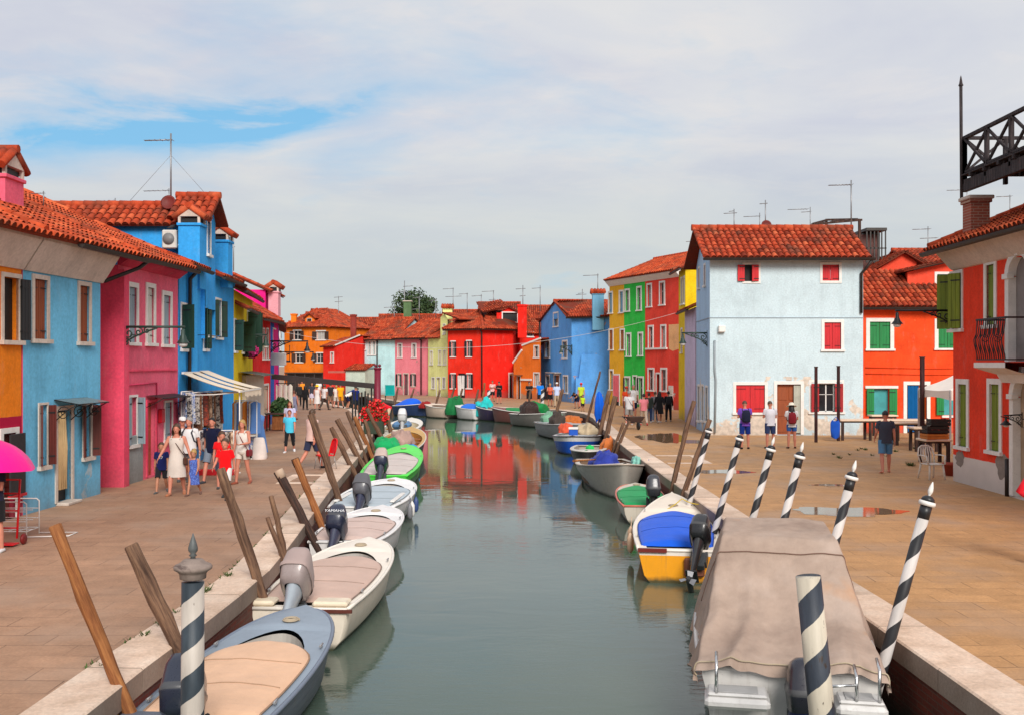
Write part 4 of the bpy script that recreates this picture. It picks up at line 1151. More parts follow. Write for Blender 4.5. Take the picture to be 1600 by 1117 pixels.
for (nm, lb, mt, a, b, wl, dr, shc) in rows:
    f = sub(ft, a, b); H = House(nm, lb); H.tilemat = M_TILE3; rs = [f.r(*w) for w in wl]; d = f.r(*dr); d = (d[0], d[1], 0, d[3])
    H.body(f, 6.5, 9.05, mt, rs+[d])
    for w in rs:
        if shc and w[2] > 3: H.window(f, w, 'closed', shc if w[2] > 5.5 else C(170,90,40), .13, M_WHITE)
        else: H.window(f, w, 'glass', None, .13, M_WHITE)
    dd = H.window(f, d, 'open', (.03,.02,.02,1) if nm != 'green_house' else (.4,.4,.36,1), .11, M_WHITE, sill=False, name='door')
    if nm == 'amber_house':
        cm = MB(); cm.grid([[f.pt(d[0]+(d[1]-d[0])*k/8, z, .06+.04*math.sin(k*2)) for k in range(9)] for z in (.3, 1.2, d[3])]); cm.build('curtain', cloth(C(240,110,120)), dd, fix=False)
    if nm == 'green_house':
        mb = MB()
        for k in (4, 5): w = rs[k]; mb.quad(f.pt(w[0]-.25, w[2], .05), f.pt(w[0]-.02, w[2], .05), f.pt(w[0]-.02, w[3], .05), f.pt(w[0]-.25, w[3], .05))
        mb.build('dark_shutters', planks(SH_BLK), H.root)
    if nm == 'coral_house':
        a_ = f.r(1045, 507, 1062.5, 545); mb = MB()
        pts = [(a_[0]+.0,a_[2]),(a_[0]+.5,a_[2]-.15),(a_[1],a_[2]),(a_[1],a_[3]),(a_[0],a_[3])]; mb.poly([f.pt(u, z, .006) for u, z in pts]); mb.build('plaster_patch', plaster(C(245,185,130), seed=32), H.root, fix=False)
        a_ = f.r(1010, 543, 1043, 547); mb = MB(); mb.bar(f.pt(a_[0], a_[2]+.1, .05), f.pt(a_[1], a_[2]+.1, .05), .14, .12); mb.build('string_course', M_WHITE, H.root)
        a_ = f.r(1046, 604, 1051, 636); dw = (a_[0], a_[1], 0, a_[3]); H.window(f, dw, 'door', C(225,215,200), .08, M_WHITE, sill=False, name='door', depth=-.02)
    H.band(f, 9.05, 9.5, .4, M_WHITE)
    H.slope(f.pt(0, 9.52, .5), f.pt(f.L, 9.52, .5), f.pt(f.L, 11.3, -4), f.pt(0, 11.3, -4)); H.cap(f.pt(0, 11.35, -4), f.pt(f.L, 11.35, -4)); H.slope(f.pt(f.L, 10, -8), f.pt(0, 10, -8), f.pt(0, 11.3, -4), f.pt(f.L, 11.3, -4)); H.done()

H = House('canary_house', 'canary yellow house tucked behind the pale blue shuttered house')
f = Fac((9.69, 59.5), (9.62, 56.8)); g = Fac((9.62, 56.8), (15, 56.8)); m_can = plaster(C(255,182,8,K), seed=33); ws = [f.r(1064.6, 436, 1066.2, 475), f.r(1068.3, 434, 1069.8, 474), f.r(1064.6, 515, 1066.2, 550)]
H.wall(f, 8.5, m_can, ws); H.wall(g, 8.5, m_can); H.gable(g, [(0, 8.5), (5, 8.5), (5, 10.8), (3.0, 9.9)], m_can)
for w in ws: H.window(f, w, 'glass', None, .1, M_WHITE)
H.slope((9.3, 60, 8.45), (9.3, 56.4, 8.45), (13, 56.4, 10.2), (13, 60, 10.2)); H.gutter(Vector((9.25, 60, 8.4)), Vector((9.25, 56.4, 8.4))); H.done()
H = House('lavender_house', 'narrow washed-out lavender house before the canary yellow one')
f = Fac((9.45, 56), (9.22, 51.5)); H.body(f, 4, 6.0, plaster(C(215,200,225), seed=34, peel=.1)); H.slope(f.pt(-.1, 5.95, .35), f.pt(f.L+.1, 5.95, .35), f.pt(f.L+.1, 7.0, -2), f.pt(-.1, 7.0, -2)); H.gutter(f.pt(-.1, 5.9, .42), f.pt(f.L+.1, 5.9, .42)); H.done()

# ================================================================ HOUSES, right square
m_pale = plaster(C(180,197,203,K), seed=35, mott=.45, peel=.68, peel_c=(.72,.62,.52,1), streak=.22, foot=.25, peel_top=2.6)
m_pale2 = plaster(C(158,186,212,K), seed=36, mott=.45, peel=.5, peel_c=(.72,.62,.52,1), streak=.25, foot=.25, peel_top=3.2)
RED = C(205,22,32)
H = House('pale_house', 'large pale blue house with red shutters and flaking lower plaster')
f = Fac((8.79, 45.5), (15.6, 45.5)); g = Fac((9.02, 50.1), (8.79, 45.5)); HZ = 7.85
ws = [f.r(1163, 414, 1185, 440), f.r(1285, 414, 1311, 439), f.r(1288, 504, 1314, 546), f.r(1150, 601, 1195, 644), f.r(1279, 598.5, 1304, 643)]; d = f.r(1214, 600, 1251, 677); d = (d[0], d[1], .03, d[3])
H.wall(f, HZ, m_pale, ws+[d]); gs = [g.r(1091.7, 420, 1093.5, 450), g.r(1100.6, 415, 1102.4, 446), g.r(1091, 603, 1093.5, 656), g.r(1097, 603, 1099.5, 656), g.r(1103, 605, 1106, 657)]
H.wall(g, HZ, m_pale2, gs); H.gable(g, [(0, HZ), (g.L, HZ), (g.L/2, 9.35)], m_pale2); H.wall(Fac((15.6, 45.5), (15.8, 50.1)), HZ, m_pale); H.gable(Fac((15.6, 45.5), (15.8, 50.1)), [(0, HZ), (4.6, HZ), (2.3, 9.35)], m_pale)
w = H.window(f, ws[0], 'open', (.01,.008,.008,1), .09, M_WHITE, bottom=True, op=(178, 60), opc=RED, which='L')
shutters(w, f, ws[0], RED, 5, 8, 'R', 2)
H.window(f, ws[1], 'closed', RED, .11, M_WHITE, bottom=True); H.window(f, ws[2], 'closed', RED, .13, M_WHITE); H.window(f, ws[3], 'closed', RED, .13, M_WHITE)
H.window(f, ws[4], 'glass', None, .05, M_WHITE, op=(172, 172), opc=C(165,20,28)); frame_obj(H.root, f, (ws[4][0]-.32, ws[4][1]+.32, ws[4][2], ws[4][3]+.05), .1, M_WHITE, proud=.012, name='window_surround')
dw = H.window(f, d, 'door', C(150,70,25), .14, M_WHITE, sill=False, name='door'); cm = MB(); cm.grid([[f.pt(d[1]-.3+.3*k/8, z, -.02+.03*math.sin(k*2.4)) for k in range(9)] for z in (.1, 1.2, d[3]-.05)]); cm.build('curtain', cloth((.45,.45,.38,1)), dw, fix=False)
for w in gs[:2]: H.window(g, w, 'closed', RED, .1, M_WHITE)
for w in gs[2:]: H.window(g, w, 'closed', C(185,195,195), .1, M_WHITE)
for fc in (f, g): mb = MB(); zb = 5.2; mb.bar(fc.pt(.0, zb, .012), fc.pt(fc.L, zb, .012), .03, .03); mb.build('string_course', paint(C(150,165,175)), H.root)
mb = MB(); zt = HZ; H.slope((8.45, 45.05, HZ-.02), (15.85, 45.05, HZ-.02), (15.85, 47.8, 9.45), (8.45, 47.8, 9.45), tw=.27, tl=.42, h=.09); H.slope((15.85, 50.5, HZ-.02), (8.45, 50.5, HZ-.02), (8.45, 47.8, 9.45), (15.85, 47.8, 9.45)); H.cap((8.4, 47.8, 9.5), (15.9, 47.8, 9.5), .15); H.cap((8.47, 45.05, HZ+.06), (8.47, 47.8, 9.5), .09)
H.gutter(Vector((8.4, 44.97, HZ-.06)), Vector((15.95, 44.97, HZ-.06)), .1); H.pipe([(15.85, 45.0, HZ-.1), (15.62, 45.2, HZ-.5), (15.5, 45.43, HZ-.7), (15.5, 45.43, 5.4)], .065); H.pipe([(9.0, 45.44, 4.2), (9.0, 45.44, 2.9), (9.05, 45.44, 2.4), (9.0, 45.44, .1)], .045, paint(C(150,160,165)), 'cable_pipe')
mb = MB(); mb.bbox(9.15, 9.45, 45.3, 45.5, 4.55, 4.85, .03); mb.build('junction_box', M_WHITE, H.root)
mb = MB(); a = f.r(1228, 585, 1237, 591); mb.bar(f.pt(a[0], a[2], .01), f.pt(a[1], a[2], .01), .03, .16); mb.build('house_number_plate', M_STONE, H.root)
H.done()

GREEN = C(8,128,62)
m_ro = plaster(C(245,66,18,K), seed=37, streak=.4, peel=.06, peel_c=(.7,.30,.10,1)); m_ro2 = plaster(C(240,70,45,K), seed=38)
H = House('vermilion_house', 'vermilion house with green shutters behind the market tables')
f = Fac((16.12, 47), (25, 47)); ws = [f.r(1359, 503, 1391, 545), f.r(1466, 504, 1496, 544), f.r(1365, 607, 1389, 648), f.r(1474, 607, 1498, 648)]; d = f.r(1417, 601, 1448, 675); d = (d[0], d[1], 0, d[3])
H.body(f, 5, 5.8, m_ro, ws+[d]); H.window(f, ws[0], 'closed', GREEN, .17, M_WHITE); H.window(f, ws[1], 'closed', GREEN, .17, M_WHITE)
for w in ws[2:]:
    o = H.window(f, w, 'open', (.05,.33,.34,1), .0, op=(174, 174), opc=GREEN)
    mb = MB(); mb.bar(f.pt(w[0]-.4, w[3]+.08, .03), f.pt(w[1]+.4, w[3]+.08, .03), .1, .12); mb.bar(f.pt(w[0]-.1, w[2]-.06, .05), f.pt(w[1]+.1, w[2]-.06, .05), .14, .1); mb.build('lintel', M_WHITE, o)
dw = H.window(f, d, 'door', C(200,100,20), .16, M_WHITE, sill=False, name='door'); cm = MB(); cm.grid([[f.pt(d[0]+.05+.5*k/8, z, -.03+.04*math.sin(k*2.4)) for k in range(9)] for z in (.05, 1.2, d[3]-.03)]); cm.build('curtain', cloth(C(10,90,150)), dw, fix=False)
for z in (3.0, 2.72): MB().tube([f.pt(.1, z, .02), f.pt(3, z-.04, .02), f.pt(8, z, .02)], .03, 6).build('cable_pipe', m_ro, H.root)
H.slope(f.pt(-.35, 5.75, .35), f.pt(9, 5.75, .35), f.pt(9, 7.7, -3), f.pt(-.35, 7.7, -3), tw=.26, tl=.42, h=.09); H.gutter(f.pt(-.3, 5.7, .42), f.pt(9, 5.7, .42), .1); H.pipe([(16.0, 46.9, 2.9), (15.9, 46.8, 2.7), (15.75, 46.3, 2.6), (15.72, 46.0, .2)], .05, paint(C(120,120,125)), 'cable_pipe')
fu = Fac((xz(1418,48.6),48.6), (25, 48.6)); wu = [fu.r(1464, 429, 1482, 454)]; H.wall(fu, 7.5, m_ro2, wu, 5.5); H.window(fu, wu[0], 'closed', GREEN, .12, M_WHITE, bottom=True); fs = Fac((xz(1405,51.5),51.5), tuple(fu.A)); H.wall(fs, 7.5, m_ro2, (), 5.5)
H.gable(fu, [(0, 7.5), (6.2, 7.5), (6.2, 8.4), (2.4, 8.05)], m_ro2); H.slope(fu.pt(-.3, 7.55, .3), fu.pt(2.4, 8.15, .3), fu.pt(2.4, 8.15, -4), fu.pt(-.3, 7.55, -4)); H.slope(fu.pt(2.4, 8.15, .3), fu.pt(6, 8.6, .3), fu.pt(6, 8.6, -4), fu.pt(2.4, 8.15, -4)); H.gutter(fu.pt(.2, 7.6, .35), fu.pt(2.4, 8.1, .35), .05); H.done()
H = House('vermilion_back_house', 'orange-red house rising behind the vermilion house roof')
f = Fac((xz(1362,54),54), (xz(1432,54),54)); H.body(f, 5, 7.9, m_ro2); H.gable(f, [(0, 7.9), (f.L, 7.9), (f.L, 8.5), (f.L*.7, 9.0)], m_ro2); H.slope(f.pt(-.3, 7.95, .3), f.pt(f.L*.7, 9.05, .3), f.pt(f.L*.7, 9.05, -5), f.pt(-.3, 7.95, -5)); H.slope(f.pt(f.L*.7, 9.05, .3), f.pt(f.L+.4, 8.4, .3), f.pt(f.L+.4, 8.4, -5), f.pt(f.L*.7, 9.05, -5)); H.done()
H = House('brown_stair_tower', 'dull brown roof turret with dark glazed loggia behind the pale blue house', 'roof turret')
f = Fac((xz(1338,56),56), (xz(1372,56),56)); H.body(f, 3, 10.2, plaster(C(120,85,80), seed=39))
mb = MB(); x0, x1 = xz(1352,55.6), xz(1384,55.6)
mb.box(x0, x1, 55.4, 57.4, 10.35, 10.5); mb.box(x0+.1, x1-.1, 56.2, 57.2, 8.6, 10.3)
for k in range(6): x = x0+.05+k*(x1-x0-.1)/5; mb.bar((x, 55.5, 8.6), (x, 55.5, 10.35), .06)
mb.bar((x0, 55.5, 9.4), (x1, 55.5, 9.4), .06); mb.bar((x0, 55.5, 8.7), (x1+.6, 55.5, 8.7), .08)
mb.build('loggia', paint((.05,.045,.04,1), .5), H.root); H.done()
t = thing('roof_pergola', 'brown timber pergola frame on the roof behind the pale blue house', 'pergola', (0,0,0)); mb = MB(); Yp = 51.5
xs = [xz(1271,Yp), xz(1345,Yp)]
for (px_, py_, Y_) in ((1271,352,51.5),(1291,345,54),(1321,352,54),(1343,343,51.5)): mb.bar((xz(px_,Y_), Y_, 8.2), (xz(px_,Y_), Y_, at(0,py_,Y_).z), .12)
mb.build('post', M_WOODDARK, t); mb = MB()
for (a, b) in (((1268,351,51.5),(1347,344,51.5)),((1290,344,54),(1340,343,54)),((1271,350,51.5),(1293,344,54)),((1343,344,51.5),(1330,343,54)),((1298,348,51.5),(1312,344,54)),((1320,346,51.5),(1326,344,54))): mb.bar(at(*a), at(*b), .1)
mb.build('beam', M_WOODDARK, t)

# --- orange-red house at the right edge
m_rr = plaster(C(243,54,24,K), seed=40, streak=.25, peel=.0, base=C(222,212,205), base_h=.72, foot=.25)
OLIVE = C(122,140,28)
H = House('orange_red_house', 'orange-red house with olive shutters, iron balcony and white base at the right edge'); H.tilemat = M_TILE2
f = Fac((12.02, 27.9), (11.75, 15)); ws = [f.r(1487, 428, 1503, 514), f.r(1542, 414, 1554, 508), f.r(1498, 600, 1511, 697), f.r(1547, 600, 1562, 704)]
ad = f.r(1578, 430, 1600, 520); d = f.r(1585, 620, 1606, 782); d = (d[0], d[1], .05, d[3]); z_ad = f.zz(1580, 565)
ad = (ad[0], ad[0]+1.0, z_ad, ad[3]); d = (d[0], d[0]+1.0, .05, d[3])
H.body(f, 9, 5.75, m_rr, ws+[(ad[0], ad[1], ad[2], ad[3]+.42), (d[0], d[1], d[2], d[3]+.42)])
H.window(f, ws[0], 'open', (.03,.04,.01,1), .09, M_WHITE, op=(120, 40), opc=OLIVE); H.window(f, ws[1], 'closed', OLIVE, .14, M_WHITE); H.window(f, ws[2], 'closed', OLIVE, .14, M_WHITE); H.window(f, ws[3], 'closed', OLIVE, .14, M_WHITE)
def arch(root, r, name, pc, extra=.42):
    u0, u1, z0, z1 = r; cx = (u0+u1)/2; rr = (u1-u0)/2; o = None
    w = pane_obj(root, f, (u0, u1, z0, z1+extra), 'open', pc, .15, name)
    mb = MB(); n = 14
    rows = []
    for k in range(n+1):
        a = PI*k/n
        ci, si = -math.cos(a), math.sin(a)
        rows.append([f.pt(cx+ci*(rr+.17), z1+si*(rr+.17)*.95, -.05), f.pt(cx+ci*(rr+.17), z1+si*(rr+.17)*.95, .06), f.pt(cx+ci*(rr-.02), z1+si*(rr-.02)*.95, .06), f.pt(cx+ci*(rr-.02), z1+si*(rr-.02)*.95, -.14)])
    mb.grid(rows, smooth=False)
    for (a, b) in ((u0-.17, u0+.02), (u1-.02, u1+.17)):
        vs = [f.pt(a, z0, -.14), f.pt(b, z0, -.14), f.pt(b, z1-.02, -.14), f.pt(a, z1-.02, -.14), f.pt(a, z0, .05), f.pt(b, z0, .05), f.pt(b, z1-.02, .05), f.pt(a, z1-.02, .05)]
        mb.add(vs, [(4,5,6,7),(0,1,5,4),(1,2,6,5),(3,0,4,7)])
        mb.bar(f.pt(a-.05, z1, .02), f.pt(b+.05, z1, .02), .16, .12)
    mb.bar(f.pt(cx-.07, z1+rr+.08, .05), f.pt(cx+.07, z1+rr+.08, .05), .1, .26)
    # spandrels fill the square hole above the arch
    mb.build('arch_surround', M_WHITE, w)
    mb = MB()
    for sgn in (-1, 1):
        for k in range(7):
            a0 = PI/2*k/7; a1 = PI/2*(k+1)/7
            p0 = (cx+sgn*math.cos(a0)*rr, z1+math.sin(a0)*rr*.95); p1 = (cx+sgn*math.cos(a1)*rr, z1+math.sin(a1)*rr*.95)
            mb.quad(f.pt(p0[0], p0[1], .004), f.pt(p1[0], p1[1], .004), f.pt(p1[0], z1+extra+.02, .004), f.pt(p0[0], z1+extra+.02, .004))
    mb.build('spandrel', m_rr, w, fix=False)
    return w
arch(H.root, ad, 'balcony_door', (.25,.22,.21,1)); arch(H.root, d, 'door', (.45,.33,.22,1))
mb = MB(); b0, b1, off = ad[0]-.22, ad[1]+.35, .75; zb = ad[2]
prof = [(.0, zb-.5), (.08, zb-.5), (.2, zb-.3), (.5, zb-.22), (off, zb-.14), (off, zb-.02), (0, zb-.02)]
mb.grid([[f.pt(u, z, o) for (o, z) in prof] for u in (b0-.04, b1+.04)], smooth=False); mb.poly([f.pt(b0-.04, z, o) for (o, z) in prof]); mb.build('balcony_slab', M_WHITE, H.root)
mb = MB(); rail = zb+1.0
for u in (b0, b1): mb.bar(f.pt(u, rail, 0), f.pt(u, rail, off-.05), .04); mb.bar(f.pt(u, zb+.05, 0), f.pt(u, zb+.05, off-.05), .03)
mb.bar(f.pt(b0, rail, off-.05), f.pt(b1, rail, off-.05), .045); mb.bar(f.pt(b0, zb+.05, off-.05), f.pt(b1, zb+.05, off-.05), .03)
def baluster(p, q, side):
    pts = []
    for k in range(9):
        w = k/8; bulge = .09*math.sin(w*PI)**2*(1 if w < .55 else .5)
        pts.append(p.lerp(q, w)+side*bulge)
    mb.tube(pts, .012, 5)
N3 = Vector((f.n.x, f.n.y, 0)); D3 = Vector((f.d.x, f.d.y, 0))
for k in range(7): u = b0; o = .06+k*(off-.12)/6; baluster(f.pt(u, zb+.05, o), f.pt(u, rail, o), -D3)
for k in range(14): u = b0+(k+.5)*(b1-b0)/14; baluster(f.pt(u, zb+.05, off-.05), f.pt(u, rail, off-.05), N3)
for o in (.2, .5):
    pts = [f.pt(b0, zb+.55+.11*math.sin(a)*(1-a/14), o+.11*math.cos(a)*(1-a/14)) for a in [x*.45 for x in range(24)]]; mb.tube(pts, .01, 5)
mb.build('balcony_railing', M_IRON, H.root)
H.band(f, 5.75, 6.2, .5, M_STONE, prof=[(-.02,5.7),(.06,5.72),(.12,5.78),(.48,6.18),(.5,6.24),(-.02,6.24)])
H.slope(f.pt(-.35, 6.27, .62), f.pt(f.L, 6.27, .62), f.pt(f.L, 8.4, -4.4), f.pt(-.35, 8.4, -4.4)); H.gutter(f.pt(-.35, 6.2, .7), f.pt(f.L, 6.2, .7), .1); H.cap(f.pt(-.35, 6.4, .5), f.pt(-.35, 8.45, -4.4), .11); H.cap(f.pt(-.35, 8.43, -4.4), f.pt(f.L, 8.43, -4.4))
m_brk = NT('chimney_brick'); br = m_brk.n('ShaderNodeTexBrick'); m_brk.l(m_brk.mapping(m_brk.pos(), (1,1,1), (R(90),0,0)), br.inputs['Vector']); br.inputs['Scale'].default_value = 1; br.inputs['Brick Width'].default_value = .24; br.inputs['Row Height'].default_value = .075; br.inputs['Mortar Size'].default_value = .008
br.inputs['Color1'].default_value = (.36,.09,.05,1); br.inputs['Color2'].default_value = (.26,.07,.045,1); br.inputs['Mortar'].default_value = (.40,.27,.2,1); m_brk.l(br.outputs[0], m_brk.b.inputs['Base Color']); m_brk.set(Roughness=.9); m_brk.bump(br.outputs['Fac'], .4, -.01)
H.chimney(12.42, 27.4, .5, .5, 6.2, 7.45, m_brk.mat, 'none')
# patches of bare render on the white base
for (x0, y0, x1, y1, sd) in ((1493,702,1507,730,1), (1556,708,1579,750,2)):
    a = f.r(x0, y0, x1, y1); rnd = random.Random(sd); cx, cz, ru, rz_ = (a[0]+a[1])/2, (a[2]+a[3])/2, (a[1]-a[0])/2, (a[3]-a[2])/2
    pts = [f.pt(cx+ru*math.cos(t_)*rnd.uniform(.75,1.2), cz+rz_*math.sin(t_)*rnd.uniform(.75,1.2), .004) for t_ in [2*PI*k/18 for k in range(18)]]
    MB().poly(pts).build('bare_patch', plaster((.30,.25,.22,1), seed=41), H.root, fix=False)
H.pipe([f.pt(d[0]-.3, .9, .04), f.pt(d[0]-.3, 0, .04)], .05)
H.done()
# lean wooden roof terrace (altana)
t = thing('roof_terrace', 'dark timber roof terrace with crossed railings above the orange-red house', 'roof terrace', (12.2, 27.4, 7.7))
Mw = wood((.10,.075,.075,1), (.04,.032,.034,1))
mb = MB(); mb.bbox(-.05, .09, -14, .3, .1, .42, .01); mb.bbox(3.2, 3.34, -14, .3, .1, .42, .01)
for k in range(18): mb.bbox(-.12, 3.4, -13.6+k*.78-.05, -13.6+k*.78+.05, .42, .52, .01)
mb.build('floor_beam', Mw, t)
mb = MB()
for k in range(24): mb.bbox(-.1+k*.145, .03+k*.145, -14, .28, .522, .56, .006)
mb.build('floor_board', Mw, t)
def rail_side(nm, P, Q, n, mb):
    P, Q = Vector(P), Vector(Q); d = (Q-P)/n
    for k in range(n+1): mb.bar(P+d*k+Vector((0,0,-.25)), P+d*k+Vector((0,0,1.0)), .1)
    mb.bar(P+Vector((0,0,1.0)), Q+Vector((0,0,1.0)), .11, .08); mb.bar(P+Vector((0,0,.08)), Q+Vector((0,0,.08)), .06)
    for k in range(n):
        a, b = P+d*k, P+d*(k+1); off = Vector((.02,0,0))
        mb.bar(a+Vector((0,0,.08))+off, b+Vector((0,0,1.0))+off, .06); mb.bar(a+Vector((0,0,1.0))-off, b+Vector((0,0,.08))-off, .06)
mb = MB(); rail_side('r', (0,.2,.55), (0,-14,.55), 11, mb); mb.build('railing', Mw, t); mb = MB(); rail_side('r', (0,.2,.55), (3.3,.2,.55), 3, mb); mb.build('railing', Mw, t); mb = MB(); rail_side('r', (3.3,.2,.55), (3.3,-14,.55), 11, mb); mb.build('railing', Mw, t)
MB().tube([(-.06,.25,-.1),(-.08,.25,2.95)], .045, 8).build('corner_pole', Mw, t)
MB().lathe([(.01,2.93),(.07,2.98),(.05,3.02),(.02,3.2),(.003,3.25)], 8, Matrix.Translation((-.08,.25,0))).build('finial', Mw, t)
mb = MB()
for (x, y) in ((.02, -7), (3.25, .1), (3.25,-7), (.02,-13.5), (3.25,-13.5)): mb.bbox(x-.14, x+.14, y-.14, y+.14, -1.6, .1, .01)
mb.build('support_pier', m_brk.mat, t)

# ================================================================ BACKGROUND HOUSES filling the skyline
bg = [  # px0, px1, Y, eave y, ridge y, colour, label
 (512, 600, 128, 515, 497, (200,40,40), 'red house with long tiled roof behind the red gabled house'),
 (588, 640, 125, 512, 492, (190,175,150), 'beige house roof rising behind the grey-blue house'),
 (640, 702, 124, 506, 492, (205,110,90), 'low tiled roof house in front of the dark tree'),
 (690, 772, 118, 500, 485, (225,205,140), 'pale house roof behind the cream yellow house'),
 (748, 812, 108, 487, 473, (225,40,25), 'red tiled roof behind the attic dormer of the scarlet corner house'),
 (820, 868, 112, 497, 478, (200,110,80), 'brownish roof house behind the blue corner house'),
 (940, 990, 98, 500, 478, (215,180,90), 'yellow house whose roof shows right of the chunky blue chimney'),
 (1085, 1300, 62, 440, 358, (215,120,90), 'tall house hidden behind the pale blue house ridge'),
 (1345, 1460, 70, 430, 412, (210,70,45), 'house roof behind the vermilion roofs'),
 (1432, 1500, 60, 410, 390, (220,80,50), 'small tiled roof beyond the right-hand vermilion gable'),
]
for (x0, x1, Y, ye, yr, c, lb) in bg:
    if x0 == 1085: continue
    f = Fac((xz(x0, Y), Y), (xz(x1, Y), Y)); ze = at(0, ye, Y).z; zr = at(0, yr, Y+3).z
    H = House('background_house', lb); m = plaster(C(*c), seed=50+x0); H.body(f, 7, ze, m); H.gable_roof(f, 7, ze, zr, .3, .15); H.gable_ends(f, 7, ze, zr, m); H.done()
# ================================================================ MOORING POSTS
from mathutils import noise as mnoise
def stripe_mat(name, white, black, pitch, rad_hint=.1, wear=.0, flip=1):
    t = NT(name); P = t.obj(); x = t.sep(P)
    ang = t.math('DIVIDE', t.math('ARCTAN2', x[1], x[0]), 2*PI)
    wob = t.math('MULTIPLY', t.math('SUBTRACT', t.noise(P, 6, 3), .5), .06)
    ph = t.math('FRACT', t.math('ADD', t.math('ADD', t.math('MULTIPLY', x[2], 1.0/pitch), t.math('MULTIPLY', ang, -flip)), wob))
    st = t.math('GREATER_THAN', ph, .5)
    n = t.noise(t.mapping(P, (3, 3, .6)), 3, 5, .6)
    w = t.ramp(n, [(.3, tuple(v*.72 for v in white[:3])+(1,)), (.7, white)]); b = t.ramp(n, [(.3, black), (.75, tuple(v*2.2+.01 for v in black[:3])+(1,))])
    col = t.mix(st, w, b)
    ch = t.noise(t.mapping(P, (9, 9, 2.2)), 2.5, 6, .7)
    low = t.math('MULTIPLY', t.math('SUBTRACT', .75, x[2]), .16)
    chip = t.ramp(t.math('ADD', ch, t.math('MULTIPLY', t.math('MAXIMUM', low, -.05), 1.0)), [(.70-wear, 0.0), (.72-wear, 1.0)])
    col = t.mix(chip, col, t.ramp(ch, [(.5, (.09,.05,.035,1)), (.75, (.02,.015,.012,1))]))
    wet = t.math('MULTIPLY', t.math('SUBTRACT', .30, x[2]), 6.0, True)
    col = t.mix(wet, col, (.02, .022, .015, 1))
    t.l(col, t.b.inputs['Base Color']); t.set(Roughness=.5, Specular_IOR_Level=.35); t.bump(ch, .25, .01)
    return t.mat
ST_R = stripe_mat('black_white_spiral_paint', (.66,.61,.58,1), (.012,.012,.014,1), .52, wear=.025)
ST_L = stripe_mat('blue_black_spiral_paint', (.54,.48,.42,1), (.018,.026,.034,1), .43, wear=.075)
ST_M = stripe_mat('chipped_spiral_paint', (.62,.55,.44,1), (.02,.025,.035,1), .55, wear=.11)

def lean_root(name, label, cat, base, top, group=None):
    """Empty at water level on the pole's axis, local Z along the pole"""
    b, tp = Vector(base), Vector(top); d = (tp-b).normalized()
    foot = b+d*((WATER-.0-b.z)/d.z)
    o = thing(name, label, cat, foot, 0, group)
    o.rotation_mode = 'QUATERNION'; o.rotation_quaternion = d.to_track_quat('Z', 'Y')
    return o, (tp-foot).length

def striped_pole(label, base, top, r, mat, group, finial='white', capw=1.55):
    o, L = lean_root('striped_pole', label, 'mooring pole', base, top, group)
    MB().lathe([(r*1.04, -1.2), (r*1.02, 0), (r, L*.5), (r*.97, L-.1)], 20).build('pole', mat, o)
    if finial:
        mb = MB()
        if finial == 'white':
            mb.lathe([(r*.98, L-.1), (r*1.02, L+.02), (r*1.28, L+.05), (r*1.34, L+.075), (r*1.28, L+.1)], 20); mb.cur = 1
            mb.lathe([(r*1.27, L+.098), (r*1.05, L+.14), (r*.55, L+.17), (r*.3, L+.19)], 20)
            mb.cur = 0; mb.build('cap', [M_WHITE, paint((.02,.02,.022,1), .4)], o)
            MB().lathe([(r*.3, L+.18), (r*.22, L+.2), (r*.42, L+.225), (r*.5, L+.26), (r*.38, L+.31), (r*.16, L+.37), (.004, L+.4)], 12).build('finial', M_WHITE, o)
        else:
            mb.lathe([(r*1.0, L-.075), (r*1.12, L-.07), (r*1.15, L-.03), (r*1.3, L-.01), (r*1.62, L+.01), (r*1.66, L+.03), (r*1.55, L+.045), (r*1.1, L+.065), (r*.85, L+.09), (r*.3, L+.1)], 24)
            mb.build('cap', plaster((.27,.21,.18,1), seed=60, streak=.9, foot=0, peel=.5, peel_c=(.14,.10,.09,1)), o)
            MB().lathe([(r*.26, L+.09), (r*.2, L+.115), (r*.36, L+.125), (r*.2, L+.14), (r*.4, L+.165), (r*.42, L+.19), (r*.3, L+.235), (r*.14, L+.28), (.004, L+.315)], 14).build('finial', paint((.10,.11,.11,1), .5), o)
    return o

G_SP = 'black and white spiral poles along the right quay'
sp = [ # z0-base X is at the wall, top px, base Y
 (24.2, (1107, 675), 'black and white spiral pole furthest along the right quay, without finial', None),
 (21.0, (1155, 687), 'second furthest black and white spiral pole on the right quay, flat white ring', None),
 (18.4, (1204, 704), 'black and white spiral pole rising just left of the straw-hatted woman', 'white'),
 (16.5, (1249, 715), 'black and white spiral pole just behind the tarpaulin top, right of the straw hat', 'white'),
 (14.0, (1330, 748), 'black and white spiral pole touching the right shoulder of the tarpaulin', 'white'),
 (11.5, (1448, 788), 'nearest full black and white spiral pole, standing right of the covered cabin boat', 'white')]
for (Y, tpx, lb, fin) in sp:
    T = at(tpx[0], tpx[1], Y); B = Vector((4.22, Y, 0.0))
    o = striped_pole(lb, B, T, .064, ST_R, G_SP, None)
    L = (T-Vector(o.location)).length
    r = .064; mb = MB(); mb.lathe([(r*1.02, L-.012), (r*1.36, L-.005), (r*1.46, L+.018), (r*1.36, L+.04), (r*1.0, L+.042)], 20); mb.cur = 1; mb.lathe([(r*1.2, L+.038), (r*1.05, L+.075), (r*.6, L+.10), (r*.25, L+.105)], 20); mb.lathe([(r*1.012, L-.16), (r*1.012, L-.01)], 20)
    mb.build('cap', [M_WHITE, paint((.02,.02,.022,1), .4)], o)
    if fin: MB().lathe([(r*.3, L+.095), (r*.2, L+.115), (r*.36, L+.13), (r*.46, L+.16), (r*.38, L+.2), (r*.2, L+.24), (.004, L+.265)], 12).build('finial', M_WHITE, o)
